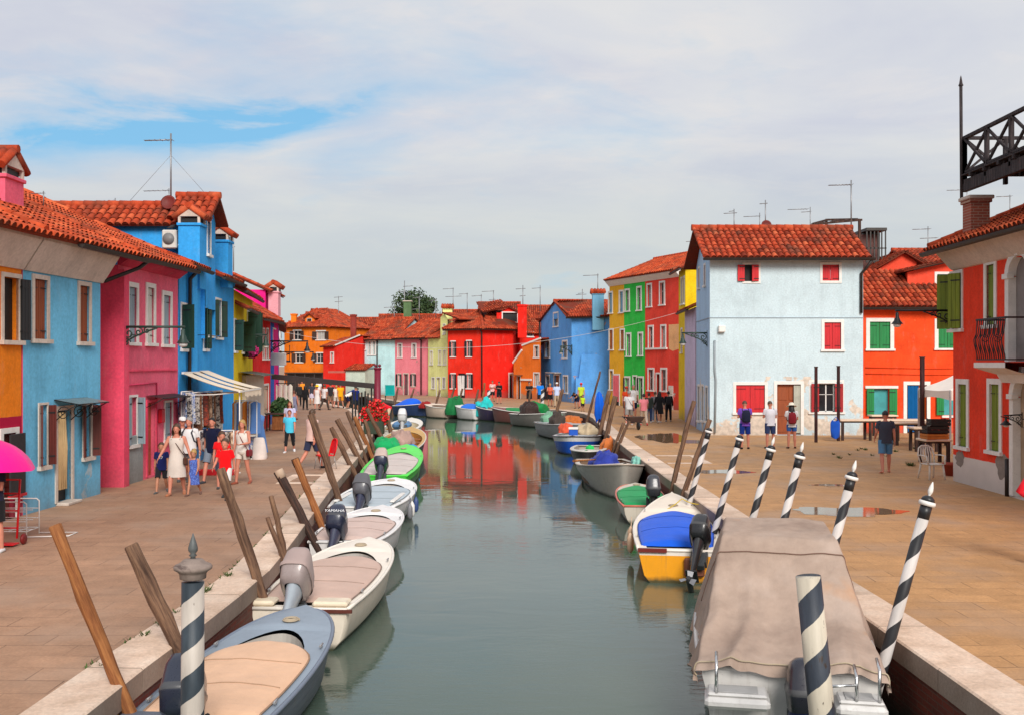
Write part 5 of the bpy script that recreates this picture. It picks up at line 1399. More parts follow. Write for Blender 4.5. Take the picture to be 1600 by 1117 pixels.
striped_pole('thick weathered spiral pole with dark spear finial in front of the grey boat', (-2.745, 8.8, .3), at(301.5, 890, 8.8), .098, ST_L, None, 'dark')
striped_pole('chipped spiral stump without cap in front of the tarpaulin-covered boat', at(1283, 1100, 9.0), at(1261, 882, 9.0), .112, ST_M, None, None)

def wood_post(label, base, top, r0, r1, mat=None, bend=.03, group=None, seed=0, cap=False):
    o, L = lean_root('wooden_post', label, 'mooring post', base, top, group)
    rnd = random.Random(seed); n = 14; pts = []; rad = []
    ph = rnd.random()*6
    for k in range(n+1):
        w = k/n; z = -.9+(L+.9)*w
        pts.append((bend*math.sin(w*5+ph)+.012*rnd.uniform(-1, 1), bend*.7*math.cos(w*4+ph)+.012*rnd.uniform(-1, 1), z))
        rad.append((r0+(r1-r0)*w)*rnd.uniform(.9, 1.12))
    pts.append((pts[-1][0], pts[-1][1], L+.012)); rad.append(rad[-1]*.8)
    mb = MB(); mb.tube(pts, rad, 9); mb.build('post', mat or M_WOODPOST, o)
    if cap: MB().lathe([(r1*1.1, L-.16), (r1*1.16, L-.05), (r1*1.1, L+.02)], 10).build('band', cap, o)
    return o
def P0(px, Y, z=0.0): return Vector((xz(px, Y), Y, z))
G_WL = 'leaning wooden mooring posts along the left quay'; G_WR = 'leaning wooden mooring posts along the right quay'
wp = [
 ('long orange-brown post with a split top, nearest on the left quay', at(204, 1108, 10.2), at(84, 822, 10.2), .075, .062, M_WOODORANGE, .02),
 ('thick grey-brown post behind the spear-topped spiral pole', at(282, 1010, 11.6), at(205, 852, 11.6), .075, .085, None, .03),
 ('tall pale brown post with its top in front of the red-shirted boy', at(407, 915, 15.1), at(343, 733, 15.1), .085, .07, None, .04),
 ('taller of the two thin stakes tied together at the kerb', at(446, 868, 17.2), at(423, 775, 17.2), .05, .042, None, .03),
 ('shorter of the two thin stakes tied together at the kerb', at(441, 872, 17.0), at(419, 808, 17.0), .045, .04, None, .03),
 ('dark post with pale bands round its top', at(489, 842, 20.4), at(435, 735, 20.4), .09, .085, M_WOODDARK, .02),
 ('bright orange-brown post with dark collar above the stern of the white boat', at(505, 826, 22), at(461, 717, 22), .085, .075, M_WOODORANGE, .02),
 ('tall grey-brown post crossing the man in the light shirt', at(533, 785, 26), at(485, 647, 26), .10, .085, None, .04),
 ('grey post left of a thin rod by the green boat stern', at(556, 744, 32), at(517, 668, 32), .085, .075, None, .03),
 ('wide-topped post between the red chair and the green boat', at(567, 728, 35), at(527, 655, 35), .085, .095, None, .02),
 ('thin straight post right of the wide-topped post', at(567, 705, 37.5), at(541.5, 643, 37.5), .075, .07, None, .03),
 ('reddish post left of the boat ring on the kerb', at(577, 703, 40), at(554, 651, 40), .10, .09, M_WOODORANGE, .02),
 ('crooked brown post beside the reddish post', at(584, 700, 41), at(569, 656, 41), .085, .075, None, .05),
 ('leaning post in front of the dark gate bars', at(599, 686, 44), at(573, 638, 44), .10, .085, None, .03),
 ('thin post left of the red geraniums', at(595, 676, 48), at(579, 630, 48), .085, .07, None, .03),
 ('post standing beneath the red geraniums', at(609, 668, 50), at(602, 640, 50), .11, .10, None, .02),
]
for i, (lb, b, tp, r0, r1, m, bd) in enumerate(wp):
    wood_post(lb, b, tp, r0, r1, m, bd, G_WL, i+1, M_WOODDARK if 'collar' in lb else (paint((.5,.36,.26,1), .8) if 'bands' in lb else False))
MB_ = MB()
wr = [
 ('tall bent brown post left of the pale house corner', P0(1052, 27.4), at(1087, 627, 27.4), .07, .06, .06),
 ('brown post crossing behind the furthest spiral pole', P0(1069, 25.7), at(1111, 656, 25.7), .07, .06, .04),
 ('thin grey stake of the pair by the puddle, right one', P0(969, 40.7), at(983, 657, 40.7), .07, .06, .03),
 ('thin grey stake of the pair by the puddle, left one', P0(963, 42), at(974, 660, 42), .07, .06, .03),
 ('stout brown post at the kerb left of the wheelbarrow', P0(948, 46.3), at(963, 619, 46.3), .12, .115, .04),
 ('stout brown post beside the hanging blue cloth', P0(938, 50), at(952.5, 611, 50), .12, .11, .03),
 ('very tall thin pole leaning before the blue corner house', P0(920, 61.5), at(937, 580, 61.5), .10, .06, .05),
 ('brown post right of the man in the pale blue shirt', P0(870, 68.5), at(880, 608, 68.5), .13, .10, .03),
]
for i, (lb, b, tp, r0, r1, bd) in enumerate(wr): wood_post(lb, b, tp, r0, r1, None, bd, G_WR, 40+i)
far = [(617,606,632,82), (622,637,606.5,83), (646,640,611,82), (681,686,610,80.5), (703,708,606,80), (716,722,607,79), (741,748,606,77.5), (755,757,600,76), (824,829,611,72.5)]
fl = ['teal chair', 'grey-blue wall', 'rose house door', 'cream yellow house', 'red house left shutters', 'white door curtain', 'red house drainpipe', 'scarlet blank wall', 'orange annex']
for i, e in enumerate([(617,622,606.5,83.5),(640,647,607,82.5),(681,687,609,80.5),(703,710,606,79.8),(716,723,607,79),(742,748,608,77.5),(753,757,598,76.5),(824,829,609,72)]):
    wood_post('small leaning post at the far quay below the %s' % ['grey-blue wall','rose house shutters','cream yellow door','left shutters of the scarlet house','white door curtain','drainpipe of the scarlet house','scarlet blank wall, orange-tinted','orange annex'][i],
        P0(e[0], e[3]), at(e[1], e[2], e[3]), .10, .08, M_WOODORANGE if i == 6 else None, .03, 'small posts along the far quay', 60+i)
for (px, py, Y, lb) in ((764, 607, 75.5, 'white striped pole at the far quay by the two standing onlookers'), (848, 606, 70, 'white striped pole at the far quay beside the man in bright blue')):
    striped_pole(lb, P0(px-1, Y), at(px, py, Y), .12, ST_R, 'far striped poles', None)

# ================================================================ BOATS
def hull_mat(c):
    key = ('hu', c)
    if key in _cache: return _cache[key]
    t = NT('boat_gelcoat'); P = t.obj(); z = t.sep(P)[2]; n = t.noise(P, 2.2, 5, .6)
    col = t.ramp(n, [(.3, tuple(v*.86 for v in c[:3])+(1,)), (.7, c)])
    sc = t.noise(t.mapping(P, (3, .5, 9)), 3.5, 6, .75); col = t.mix(t.math('MULTIPLY', t.ramp(sc, [(.58, 0.0), (.66, 1.0)]), .4), col, tuple(v*.4+.03 for v in c[:3])+(1,))
    st = t.noise(t.mapping(P, (5, 5, .5)), 2.5, 4, .6); col = t.mix(t.math('MULTIPLY', t.ramp(st, [(.55, 0.0), (.75, 1.0)]), .3), col, (.16, .11, .06, 1))
    w = t.math('ADD', z, t.math('MULTIPLY', t.math('SUBTRACT', t.noise(P, 4, 4), .5), .16)); col = t.mix(t.ramp(w, [(.03, .95), (.13, 0.0)]), col, (.035, .045, .02, 1))
    t.l(col, t.b.inputs['Base Color']); t.l(t.ramp(sc, [(.3, .28), (.7, .6)]), t.b.inputs['Roughness']); t.bump(sc, .08, .01); _cache[key] = t.mat; return t.mat
BH = {}
def boat(label, stern, bow, beam, hull, rim=(.7,.68,.65,1), deck=None, cover=None, cov=(.06, .72), zs=.58, zb=.75, bp=2.4, bq=1.7, ws=.82, lower=None, low_z=.28, floor=(.45,.42,.38,1), thwarts=(), sidew=.13, fore=.70, dome=.06, group=None, cat='motorboat', name='motorboat', flare=.86, draft=-.25, rimr=.028, wrink=.02, aft=None):
    s, b = Vector(stern), Vector(bow); d = b-s; L = d.length
    o = thing(name, label, cat, (s.x, s.y, WATER), math.atan2(-d.x, d.y), group)
    N = 22
    ts = [1-(1-k/(N-1))**1.5 for k in range(N)]
    def hb(t):
        if t < .4: f = ws+(1-ws)*math.sin(PI/2*t/.4)
        else: f = max(0.0, 1-((t-.4)/.6)**bp)**(1/bq)
        return beam/2*f
    def zg(t): return zs+(zb-zs)*t**2
    def stem(t, z):  # rake of the stem and transom
        return L*t + (.10*(z/zs) if t > .6 else .0)*((t-.6)/.4 if t > .6 else 0)*2.0
    prof = [(1.0, None), (.985, -.10), (.95, -.24), (flare, .12), (.62, -.06), (.0, draft)]
    mb = MB(); rows = []
    for t in ts:
        h = hb(t); g = zg(t); row = []
        pts = [(h, g), (h*.985, g-.10), (h*.95, g-.22), (h*(flare+.0), .14), (h*.66, -.05), (0.0, draft)]
        if t > .96: pts = [(x, z) for x, z in pts]
        for x, z in pts: row.append(Vector((x, stem(t, max(z, 0)), z)))
        rows.append([Vector((-p.x, p.y, p.z)) for p in row]+row[::-1][1:])
    for i in range(len(rows)-1):
        for k in range(len(rows[0])-1):
            a, b2, c, e = rows[i][k], rows[i][k+1], rows[i+1][k+1], rows[i+1][k]
            mz = (a.z+b2.z)/2; mb.cur = 1 if (lower and mz < low_z) else 0
            mb.add([a, b2, c, e], [(0,1,2,3)], True)
    r0 = rows[0]; n = len(r0)
    for k in range(n//2):
        mz = (r0[k].z+r0[k+1].z)/2; mb.cur = 1 if (lower and mz < low_z) else 0
        mb.add([r0[k], r0[n-1-k], r0[n-2-k], r0[k+1]], [(0,1,2,3)], False)
    mats = [hull_mat(hull), hull_mat(lower or hull)]
    mb.build('hull', mats, o)
    # gunwale / rub rail
    mb = MB()
    edge = [Vector((-hb(t)-.008, stem(t, zg(t)), zg(t))) for t in ts]+[Vector((hb(t)+.008, stem(t, zg(t)), zg(t))) for t in ts[::-1]][1:]
    mb.tube(edge, rimr, 8); mb.tube([edge[0], edge[-1]], rimr, 8)
    mb.build('gunwale', paint(rim, .4, .1, 3, .5), o)
    # deck ring + foredeck
    fr = fore; a0 = 0.0 if aft is None else aft
    mb = MB(); dz = .012
    def inn(t):
        if t >= fr: return 0.0
        k_ = max(0.0, (t-fr*.55)/(fr*.45)); return max(0.0, hb(t)-sidew)*max(0.0, 1-k_**2.8)**.5
    ts = sorted(set(ts+[fr-.002, fr-.012, fr-.03, fr-.06, fr])); N = len(ts)
    inner = [inn(t) for t in ts]
    for i in range(N-1):
        t0, t1 = ts[i], ts[i+1]
        for sg in (-1, 1):
            ac = lambda x, t: zg(t)+dz+.05*(1-(x/max(hb(t), .01))**2)*(1 if t > fr else .3)
            m = 6
            for j in range(m):
                x00 = inner[i]+(hb(t0)-inner[i])*j/m; x01 = inner[i]+(hb(t0)-inner[i])*(j+1)/m
                x10 = inner[i+1]+(hb(t1)-inner[i+1])*j/m; x11 = inner[i+1]+(hb(t1)-inner[i+1])*(j+1)/m
                mb.add([(sg*x00, stem(t0, zg(t0)), ac(x00, t0)), (sg*x01, stem(t0, zg(t0)), ac(x01, t0)), (sg*x11, stem(t1, zg(t1)), ac(x11, t1)), (sg*x10, stem(t1, zg(t1)), ac(x10, t1))], [(0,1,2,3)], True)
    mb.quad((-hb(0), 0, zs+.015), (hb(0), 0, zs+.015), (hb(0), .16, zs+.015), (-hb(0), .16, zs+.015))
    mb.build('deck', paint(deck or hull, .45, .08, 2, .4), o)
    # inside
    mb = MB(); rows = []
    for t in ts:
        if t > fr: break
        h = max(.01, inn(t)); y_ = max(L*t, .06); rows.append([Vector((-h, y_, zg(t)+.01)), Vector((-h*.92, y_, .14)), Vector((h*.92, y_, .14)), Vector((h, y_, zg(t)+.01))])
    mb.grid(rows, smooth=False); mb.poly(rows[0]); mb.poly(rows[-1])
    for (t, w) in thwarts:
        h = hb(t)-sidew*.6; mb.cur = 1
        mb.bbox(-h, h, L*t-w/2, L*t+w/2, zg(t)-.16, zg(t)-.11, .01)
    mb.build('interior', [paint(floor, .6, .15, 3), M_WOODORANGE], o, fix=False)
    if cover:
        mb = MB(); rows = []; n = 36; m = 28; rnd = random.Random(hash(label) % 999)
        for i in range(n+1):
            t = cov[0]+(cov[1]-cov[0])*i/n; row = []
            e = min(1.0, (t-cov[0])/(cov[1]-cov[0])); roundf = 1.0
            if e > .72: roundf = max(0.0, 1-((e-.72)/.28)**2.6)**.5
            h = min(hb(t)-sidew*.45, (inn(min(t, fr))+sidew*.5))*roundf
            for j in range(m+1):
                u = -1+2*j/m; x = h*u; y = L*t
                hgt = dome*(1-u*u)*(math.sin(PI*min(1, max(0, e)))**.5 if 0 < e < 1 else 0)
                wv = wrink*(mnoise.noise(Vector((x*2.2+s.x, y*1.3, s.y)))+.5*mnoise.noise(Vector((x*5+s.y, y*4, s.x))))*(1-abs(u)**4)
                z = zg(t)+.055+hgt+wv
                if j in (0, m): z = zg(t)+.02
                if i in (0, n): z -= .04
                row.append(Vector((x, y, z)))
            rows.append(row)
        mb.grid(rows); mb.build('cover', cloth(cover, .1, .85, .4), o, fix=False)
        if s.y < 33:
            for i in (n//3, 2*n//3): MB().tube([p_+Vector((0,0,.004)) for p_ in rows[i][1:-1]], .006, 5).build('cover_seam', cloth(tuple(v*.6 for v in cover[:3])+(1,)), o)
            cz = zg(min(.94, fore+.1))+.065; cy = L*min(.93, fore+.09); MB().tube([(.11*(1-k/90)*math.cos(k*.5), cy+.11*(1-k/90)*math.sin(k*.5), cz+.012*(k//13 % 2)) for k in range(52)], .012, 5).build('rope_coil', cloth((.42,.34,.24,1)), o)
        mb = MB(); mb.tube([r[0]+Vector((0,0,.012)) for r in rows[::2]]+[rows[-1][m//2]]+[r[-1]+Vector((0,0,.012)) for r in rows[::-2]], .011, 5)
        mb.build('cover_cord', paint(tuple(v*.45 for v in cover[:3])+(1,), .8), o)
    for (t, sg) in (((.2, -1), (.2, 1), (.66, -1), (.66, 1)) if s.y < 35 else ()):
        mb = MB(); x = sg*(hb(t)-.05); y = L*t; z = zg(t)+.03
        mb.tube([(x, y-.07, z+.04), (x, y+.07, z+.04)], .012, 6); mb.tube([(x, y-.02, z), (x, y-.02, z+.04)], .012, 6); mb.tube([(x, y+.02, z), (x, y+.02, z+.04)], .012, 6)
        mb.build('cleat', metal((.5,.5,.5,1)), o)
    BH[o.name] = (hb, zg, L)
    return o, hb, zg, L

def outboard(o, x, zt, cowl_c, leg_c=(.03,.035,.045,1), tilt=20, size=1.0, text=None, tiller=True, hood=None, rz=0):
    """outboard motor hung on the transom; local origin at the clamp"""
    m = bpy.data.objects.new('outboard_motor', None); COL.objects.link(m); m.parent = o
    m.location = (x, -.05, zt); m.rotation_euler = (R(tilt)*-1, 0, R(rz)); m.empty_display_size = .1
    s = size
    mb = MB(); rows = []
    # engine cowl: boxy shell, long fore and aft, raked top, with a belt line
    secs = [(.0,.10,.17,-.20,0),(.03,.155,.25,-.215,0),(.17,.17,.285,-.215,0),(.18,.176,.292,-.215,.0),(.21,.176,.292,-.215,.0),(.22,.168,.282,-.215,.02),(.36,.155,.265,-.205,.05),(.44,.125,.225,-.195,.06),(.475,.08,.16,-.19,.06),(.485,.0,.0,-.19,.05)]
    for i_, (z, hx, hy, cy, rk) in enumerate(secs):
        row = []
        for k in range(28):
            a = 2*PI*k/28; c, sn = math.cos(a), math.sin(a)
            px_ = math.copysign(abs(c)**.5, c)*hx*(1-.16*max(0, sn)); py_ = math.copysign(abs(sn)**.5, sn)*hy
            row.append(Vector((px_*s, (py_+cy)*s, (z+.12-rk*(py_/.28))*s)))
        rows.append(row)
    for i_ in range(len(rows)-1):
        mb.cur = 1 if 3 <= i_ <= 4 else 0; mb.grid([rows[i_], rows[i_+1]], closed=True)
    mb.build('cowl', [paint(cowl_c, .3, .12, 3, .5, coat=.3), paint(tuple(min(.6, v*.4+.06) for v in cowl_c[:3])+(1,), .35)], m)
    if hood:
        mb = MB(); rr = [[v.lerp(Vector((0,-.2*s,.3*s)), -.07)+Vector((random.uniform(-1,1)*.006, random.uniform(-1,1)*.006, 0)) for v in r] for r in rows[2:]]
        mb.grid(rr, closed=True); mb.build('cowl_cover', cloth(hood, .12), m, fix=False)
    mb = MB()
    mb.cur = 0
    rows = []
    for (z, hx, hy, cy) in ((.14,.10,.17,-.2),(-.05,.075,.13,-.2),(-.35,.055,.10,-.21),(-.62,.035,.095,-.21),(-.80,.03,.085,-.21)):
        rows.append([Vector((math.cos(a)*hx*s, (math.sin(a)*hy+cy)*s, z*s)) for a in [2*PI*k/14 for k in range(14)]])
    mb.grid(rows, closed=True); mb.bbox(-.10*s, .10*s, -.36*s, -.06*s, -.60*s, -.575*s, .008)
    mb.tube([(0,-.42*s,-.78*s), (0,-.35*s,-.78*s), (0,-.05*s,-.78*s), (0,.03*s,-.78*s)], [.035*s,.055*s,.05*s,.01], 10)
    mb.build('leg', paint(leg_c, .35, .12, 3, .5, coat=.3), m)
    mb = MB()
    for k in range(3):
        a = 2*PI*k/3; M = Matrix.Rotation(a, 4, 'Y')
        mb.add([M@Vector(p) for p in ((-.02*s,-.40*s,.04*s),(.05*s,-.37*s,.05*s),(.06*s,-.38*s,.15*s),(-.04*s,-.42*s,.14*s))], [(0,1,2,3)], True)
    for v in range(len(mb.v)): p = mb.v[v]; mb.v[v] = (p[0], p[1], p[2]-.78*s)
    mb.build('propeller', metal((.35,.35,.36,1)), m)
    mb = MB(); mb.bbox(-.12*s, .12*s, -.07*s, .06*s, -.24*s, .06*s, .015); mb.bbox(-.14*s,-.10*s,-.05*s,.12*s,-.14*s,.09*s,.01); mb.bbox(.10*s,.14*s,-.05*s,.12*s,-.14*s,.09*s,.01)
    mb.build('clamp', paint((.05,.055,.06,1), .4), m)
    if tiller:
        mb = MB(); mb.tube([(.08*s, -.02*s, .12*s), (.1*s, .18*s, .16*s), (.1*s, .34*s, .24*s)], [.03*s,.024*s,.022*s], 8); mb.tube([(.1*s,.34*s,.24*s),(.1*s,.52*s,.34*s)], .028*s, 8)
        mb.build('tiller', paint((.02,.02,.022,1), .5), m)
    if text:
        cu = bpy.data.curves.new('lettering', 'FONT'); cu.body = text; cu.size = .085*s; cu.align_x = 'CENTER'; cu.extrude = .002
        tx = bpy.data.objects.new('lettering', cu); COL.objects.link(tx); tx.parent = m; cu.materials.append(paint((.75,.75,.76,1), .4))
        tx.location = (0, -.524*s, .35*s); tx.rotation_euler = (R(84), 0, 0)
        bpy.context.view_layer.update()
        me = bpy.data.meshes.new_from_object(tx.evaluated_get(bpy.context.evaluated_depsgraph_get())); loc, rot = tx.location.copy(), tx.rotation_euler.copy(); bpy.data.objects.remove(tx)
        tx = bpy.data.objects.new('lettering', me); COL.objects.link(tx); tx.parent = m; tx.location = loc; tx.rotation_euler = rot
    return m
def fender(o, x, y, z, c, r=.07, l=.34):
    mb = MB(); mb.lathe([(.012, z-l/2-.03), (r*.6, z-l/2), (r, z-l/2+.06), (r, z+l/2-.06), (r*.6, z+l/2), (.015, z+l/2+.05)], 12, Matrix.Translation((x, y, 0)))
    mb.tube([(x, y, z+l/2), (x-.02*(1 if x > 0 else -1), y, z+l/2+.25)], .008, 5); mb.build('fender', paint(c, .4), o)
def rope(o, pts, r=.010, c=(.35,.28,.2,1), name='mooring_line'):
    P_ = [Vector(p) for p in pts]; out = []
    for a, b in zip(P_, P_[1:]):
        for k in range(8):
            w = k/8; q = a.lerp(b, w); q.z -= .10*4*w*(1-w)*min(1.0, (b-a).length); out.append(q)
    out.append(P_[-1]); MB().tube(out, r, 5).build(name, cloth(c), o)

BEIGE = C(205,172,148); PINKB = C(190,165,155)
# B1 grey boat
o, hb, zg, L = boat('slate grey boat with beige cover and blunt bow, nearest on the left', (-3.2, 9.9), (-2.88, 13.95), 1.5, C(92,98,110), C(112,122,138), deck=C(140,152,165), cover=C(222,180,148), cov=(.10,.70), zs=.56, zb=.74, bp=2.6, bq=2.1, ws=.9, fore=.8, sidew=.2, dome=.05)
outboard(o, .06, zg(0)-.02, C(40,45,60), (.03,.035,.05,1), 30, 1.15, rz=10); outboard_b = None
[MB().bbox(a_, b_, .02, .30, zg(0)+.02, zg(0)+h_, .02).build('stern_locker', paint(C(96,104,118), .4), o) for a_, b_, h_ in ((-.7,-.3,.12),(.34,.7,.06))]
rope(o, [(-.7, .15, zg(0)+.1), (-.95, .55, .85)], .014, C(225,170,20)); 
mb = MB()
for x in (-.45, .5): mb.lathe([(.045, zg(0)+.12), (.045, zg(0)+.135), (.02, zg(0)+.14)], 12, Matrix.Translation((x, .15, -.04)))
mb.build('deck_fitting', metal((.6,.6,.6,1), .25), o)
# B2 cream boat
o, hb, zg, L = boat('cream boat with dusty pink cover and tilted silver outboard', (-3.08, 14.8), (-2.78, 19.55), 1.62, C(230,218,200), C(234,226,214), deck=C(236,226,212), cover=C(200,170,155), cov=(.08,.72), zs=.60, zb=.74, bp=2.5, bq=2.1, ws=.86, fore=.8, sidew=.17, dome=.05)
outboard(o, -.05, zg(0)-.02, C(150,135,132), (.32,.36,.40,1), 52, 1.2, hood=C(165,145,140))
[MB().bbox(a_, b_, .02, .34, zg(0)+.02, zg(0)+.10, .03).build('stern_seat', paint(C(230,214,188), .4), o) for a_, b_ in ((.18,.7),(-.72,-.38))]
mb = MB()
for (x, z) in ((.28, .42), (.42, .40)): mb.lathe([(.05, -.01), (.05, .02), (.03, .025)], 12, Matrix.Translation((x, -.015, z-.1)) @ Matrix.Rotation(R(90), 4, 'X'))
mb.build('drain_fitting', M_IRON, o); mb = MB(); mb.bar((.12, -.02, zg(0)-.02), (.78, -.02, zg(0)-.02), .05); mb.build('transom_trim', paint((.12,.03,.02,1), .5), o)
rope(o, [(-.8, 1.2, zg(.2)), (-1.05, 2.0, .95)], .012)
# B3 white with dark outboard
o, hb, zg, L = boat('white boat with pinkish cover and dark blue lettered outboard', (-3.38, 20.3), (-3.1, 24.2), 1.6, C(226,222,220), C(235,232,230), deck=C(232,228,226), cover=C(205,180,170), cov=(.05,.68), zs=.6, zb=.72, bp=2.5, bq=2.0, fore=.76, sidew=.15)
outboard(o, -.1, zg(0)-.08, C(36,40,60), (.04,.045,.08,1), 46, 1.15, text='YAMAHA')
# B4 white, pale blue inside
o, hb, zg, L = boat('white open boat with pale blue-grey floor and big grey-topped outboard', (-3.75, 25.2), (-3.45, 29.9), 1.9, C(228,226,224), C(238,235,232), deck=C(236,234,232), cover=C(178,190,198), cov=(.03,.74), zs=.6, zb=.74, bp=2.5, bq=2.1, fore=.82, sidew=.2, dome=.0, wrink=.004)
outboard(o, .05, zg(0)-.05, C(90,90,96), (.03,.035,.07,1), 48, 1.2, hood=C(95,95,100), tiller=False)
fender(o, hb(.5)+.08, L*.5, .35, C(60,80,130)); fender(o, hb(.36)+.08, L*.36, .32, (.75,.73,.7,1)); fender(o, hb(.3)+.08, L*.3, .3, (.2,.2,.22,1))
mb = MB()
for sg in (-1, 1): mb.bbox(sg*(hb(.3)-.22)-.06, sg*(hb(.3)-.22)+.06, L*.1, L*.45, zg(.3)+.05, zg(.3)+.1, .02)
mb.build('side_locker', M_WHITE, o); rope(o, [(-.85, .2, zg(0)), (-1.2, .7, 1.0), (-1.0, 1.1, .8)], .014, (.6,.55,.5,1))
# B5 green
o, hb, zg, L = boat('bright green boat with pale cover and hooded outboard', (-4.05, 32.1), (-4.1, 39.6), 1.8, C(60,200,60), C(90,225,80), deck=C(95,225,85), cover=C(205,192,185), cov=(.05,.70), zs=.62, zb=.95, bp=2.4, bq=1.9, fore=.78, sidew=.2, lower=C(30,120,45), low_z=.3)
outboard(o, -.05, zg(0)-.02, C(50,55,75), (.04,.045,.07,1), 44, 1.2, hood=C(190,170,160), tiller=True)
# B6
o, hb, zg, L = boat('dark boat with yellow wooden thwarts and heaped green tarpaulin', (-4.75, 41.2), (-5.0, 50.5), 2.0, C(45,48,55), C(225,215,200), deck=C(205,160,85), zs=.66, zb=.95, floor=C(190,140,70), thwarts=((.35,.5),(.5,.6),(.65,.5)), fore=.8, name='rowing_boat', cat='boat')
def heap(o, c, x, y, z, rx, ry, h, seed, name='tarpaulin'):
    rnd = random.Random(seed); mb = MB(); rows = []
    for j in range(9):
        t = j/8*PI/2; row = []
        for k in range(32):
            a = 2*PI*k/32; f = 1+.3*mnoise.noise(Vector((math.cos(a)*1.5+seed, math.sin(a)*1.5, j*.35)))+.2*mnoise.noise(Vector((math.cos(a)*4+seed, math.sin(a)*4, j*.9)))+.09*math.sin(a*7+seed)*(1-j/8)
            row.append(Vector((x+rx*math.cos(t)**.7*math.cos(a)*f, y+ry*math.cos(t)**.7*math.sin(a)*f, z+h*math.sin(t)*f)))
        rows.append(row)
    mb.grid(rows, closed=True); mb.poly(rows[-1]); return mb.build(name, cloth(c, .25, .7, .6), o, fix=False)
heap(o, C(25,165,95), -.35, .2, .6, .6, .7, .5, 3); heap(o, C(60,140,200), .65, .0, .5, .35, .5, .35, 4); heap(o, C(170,140,130), .1, 2.6, .7, .5, .7, .55, 5, 'cloth_heap')
# B7
o, hb, zg, L = boat('white skiff with a blue-padded seat past the geraniums', (-6.1, 53.5), (-6.0, 61), 2.0, C(232,226,214), C(235,230,220), zs=.62, zb=.85, floor=C(205,195,170), thwarts=((.4,.3),), fore=.72)
mb = MB(); mb.bbox(-.35, .6, 1.2, 2.6, .6, 1.0, .15); mb.build('seat', paint(C(90,130,170), .5), o); outboard(o, .4, zg(0)+.2, (.7,.7,.7,1), (.5,.5,.5,1), 20, 1.4, tiller=False)

# ---- right side
# R2
o, hb, zg, L = boat('white and orange-yellow boat with bright blue cover and black outboard', (3.12, 19.3), (4.0, 25.6), 1.72, C(236,226,214), C(238,228,216), deck=C(240,226,208), cover=C(22,92,215), cov=(.05,.64), zs=.62, zb=.85, bp=1.7, bq=1.35, ws=.84, fore=.66, sidew=.16, lower=C(240,160,15), low_z=.49, dome=.14)
outboard(o, .4, zg(0)-.10, (.012,.012,.014,1), (.02,.02,.022,1), 50, 1.1, rz=-14); fender(o, -hb(.42)-.08, L*.42, .42, C(205,170,140)); fender(o, -hb(.3)-.08, L*.3, .4, C(215,180,150))
mb = MB(); mb.bar((-.74, -.025, zg(0)+.0), (-.2, -.025, zg(0)+.0), .07); mb.build('transom_trim', paint((.16,.02,.015,1), .4), o); mb = MB(); mb.bbox(.12, .5, -.12, -.01, .15, .5, .03); mb.build('transom_pad', paint(C(120,70,50), .6), o)
rope(o, [(-.5, 4.2, zg(.66)), (.2, 4.6, 1.0), (.75, 4.4, .92)], .012, C(200,170,60))
# R3
o, hb, zg, L = boat('small cream dinghy with green cover and upright black outboard', (3.42, 26.3), (3.62, 29.9), 1.3, C(205,196,180), C(215,120,100), cover=C(25,150,85), cov=(.02,.93), zs=.48, zb=.58, bp=3.2, bq=2.2, fore=.92, sidew=.05, dome=.04)
outboard(o, .18, zg(0)+.14, C(60,62,68), (.03,.03,.035,1), 4, 1.1, tiller=False)
# R4 (bow towards the camera)
o, hb, zg, L = boat('big pale grey boat pointing its bow at the camera', (3.25, 37.6), (3.38, 31.0), 2.15, C(176,170,160), C(190,175,160), deck=C(205,196,184), zs=.62, zb=1.12, bp=2.0, bq=1.5, fore=.7, sidew=.14, floor=C(120,95,75), thwarts=((.3,.4),(.55,.4)), flare=.72)
heap(o, C(45,60,150), .25, 3.7, .75, .5, .7, .45, 8); heap(o, C(130,190,175), -.85, 3.3, .8, .18, .3, .22, 9, 'net_bundle'); MB().tube([(.1,3.6,.98),(.9,4.2,1.0),(1.35,4.55,1.0)], [.035,.04,.07], 8, squash=(1,.6)).build('oar', M_WOODORANGE, o); fender(o, -1.15, 4.2, .6, C(60,90,170))
# R5, R6
o, hb, zg, L = boat('small dark-hulled boat with pale rim beside the blue boat', (3.45, 45.4), (3.0, 41.2), 1.5, C(52,46,48), C(215,208,200), deck=C(200,192,182), zs=.5, zb=.62, bp=2.4, bq=1.8, fore=.8, floor=C(170,160,150), name='rowing_boat', cat='boat', thwarts=((.45,.3),))
heap(o, C(40,190,90), -.1, 3.3, .55, .2, .2, .22, 12, 'net_bundle'); heap(o, C(215,120,60), -.9, 1.2, .35, .45, .5, .55, 13, 'striped_bundle')
o, hb, zg, L = boat('wide royal blue boat with white topsides and blue upright post', (3.5, 52.0), (2.75, 46.2), 2.3, C(218,216,214), C(60,55,55), deck=C(200,200,200), lower=C(25,85,190), low_z=.40, zs=.62, zb=.86, bp=2.6, bq=1.9, fore=.72, floor=C(150,150,150), thwarts=((.4,.4),), name='motorboat')
mb = MB(); mb.bbox(-.2, .2, 5.45, 5.7, .3, 1.15, .03); mb.build('bow_post', paint(C(30,85,185), .4), o); mb = MB(); mb.bbox(-.22, .22, 5.42, 5.73, 1.15, 1.25, .02); mb.build('post_cap', M_WHITE, o)
heap(o, C(190,170,140), -.5, 3.2, .8, .5, .7, .45, 21, 'net_bundle'); heap(o, C(220,90,60), .6, 2.4, .8, .35, .5, .4, 22, 'cloth_heap')
o, hb, zg, L = boat('flat grey-decked boat with piled nets behind the royal blue boat', (2.2, 59.5), (3.6, 53.6), 2.3, C(150,150,150), C(170,165,160), deck=C(170,172,172), cover=C(165,170,170), cov=(.1,.6), zs=.75, zb=.95, fore=.66, name='work_boat', cat='boat')
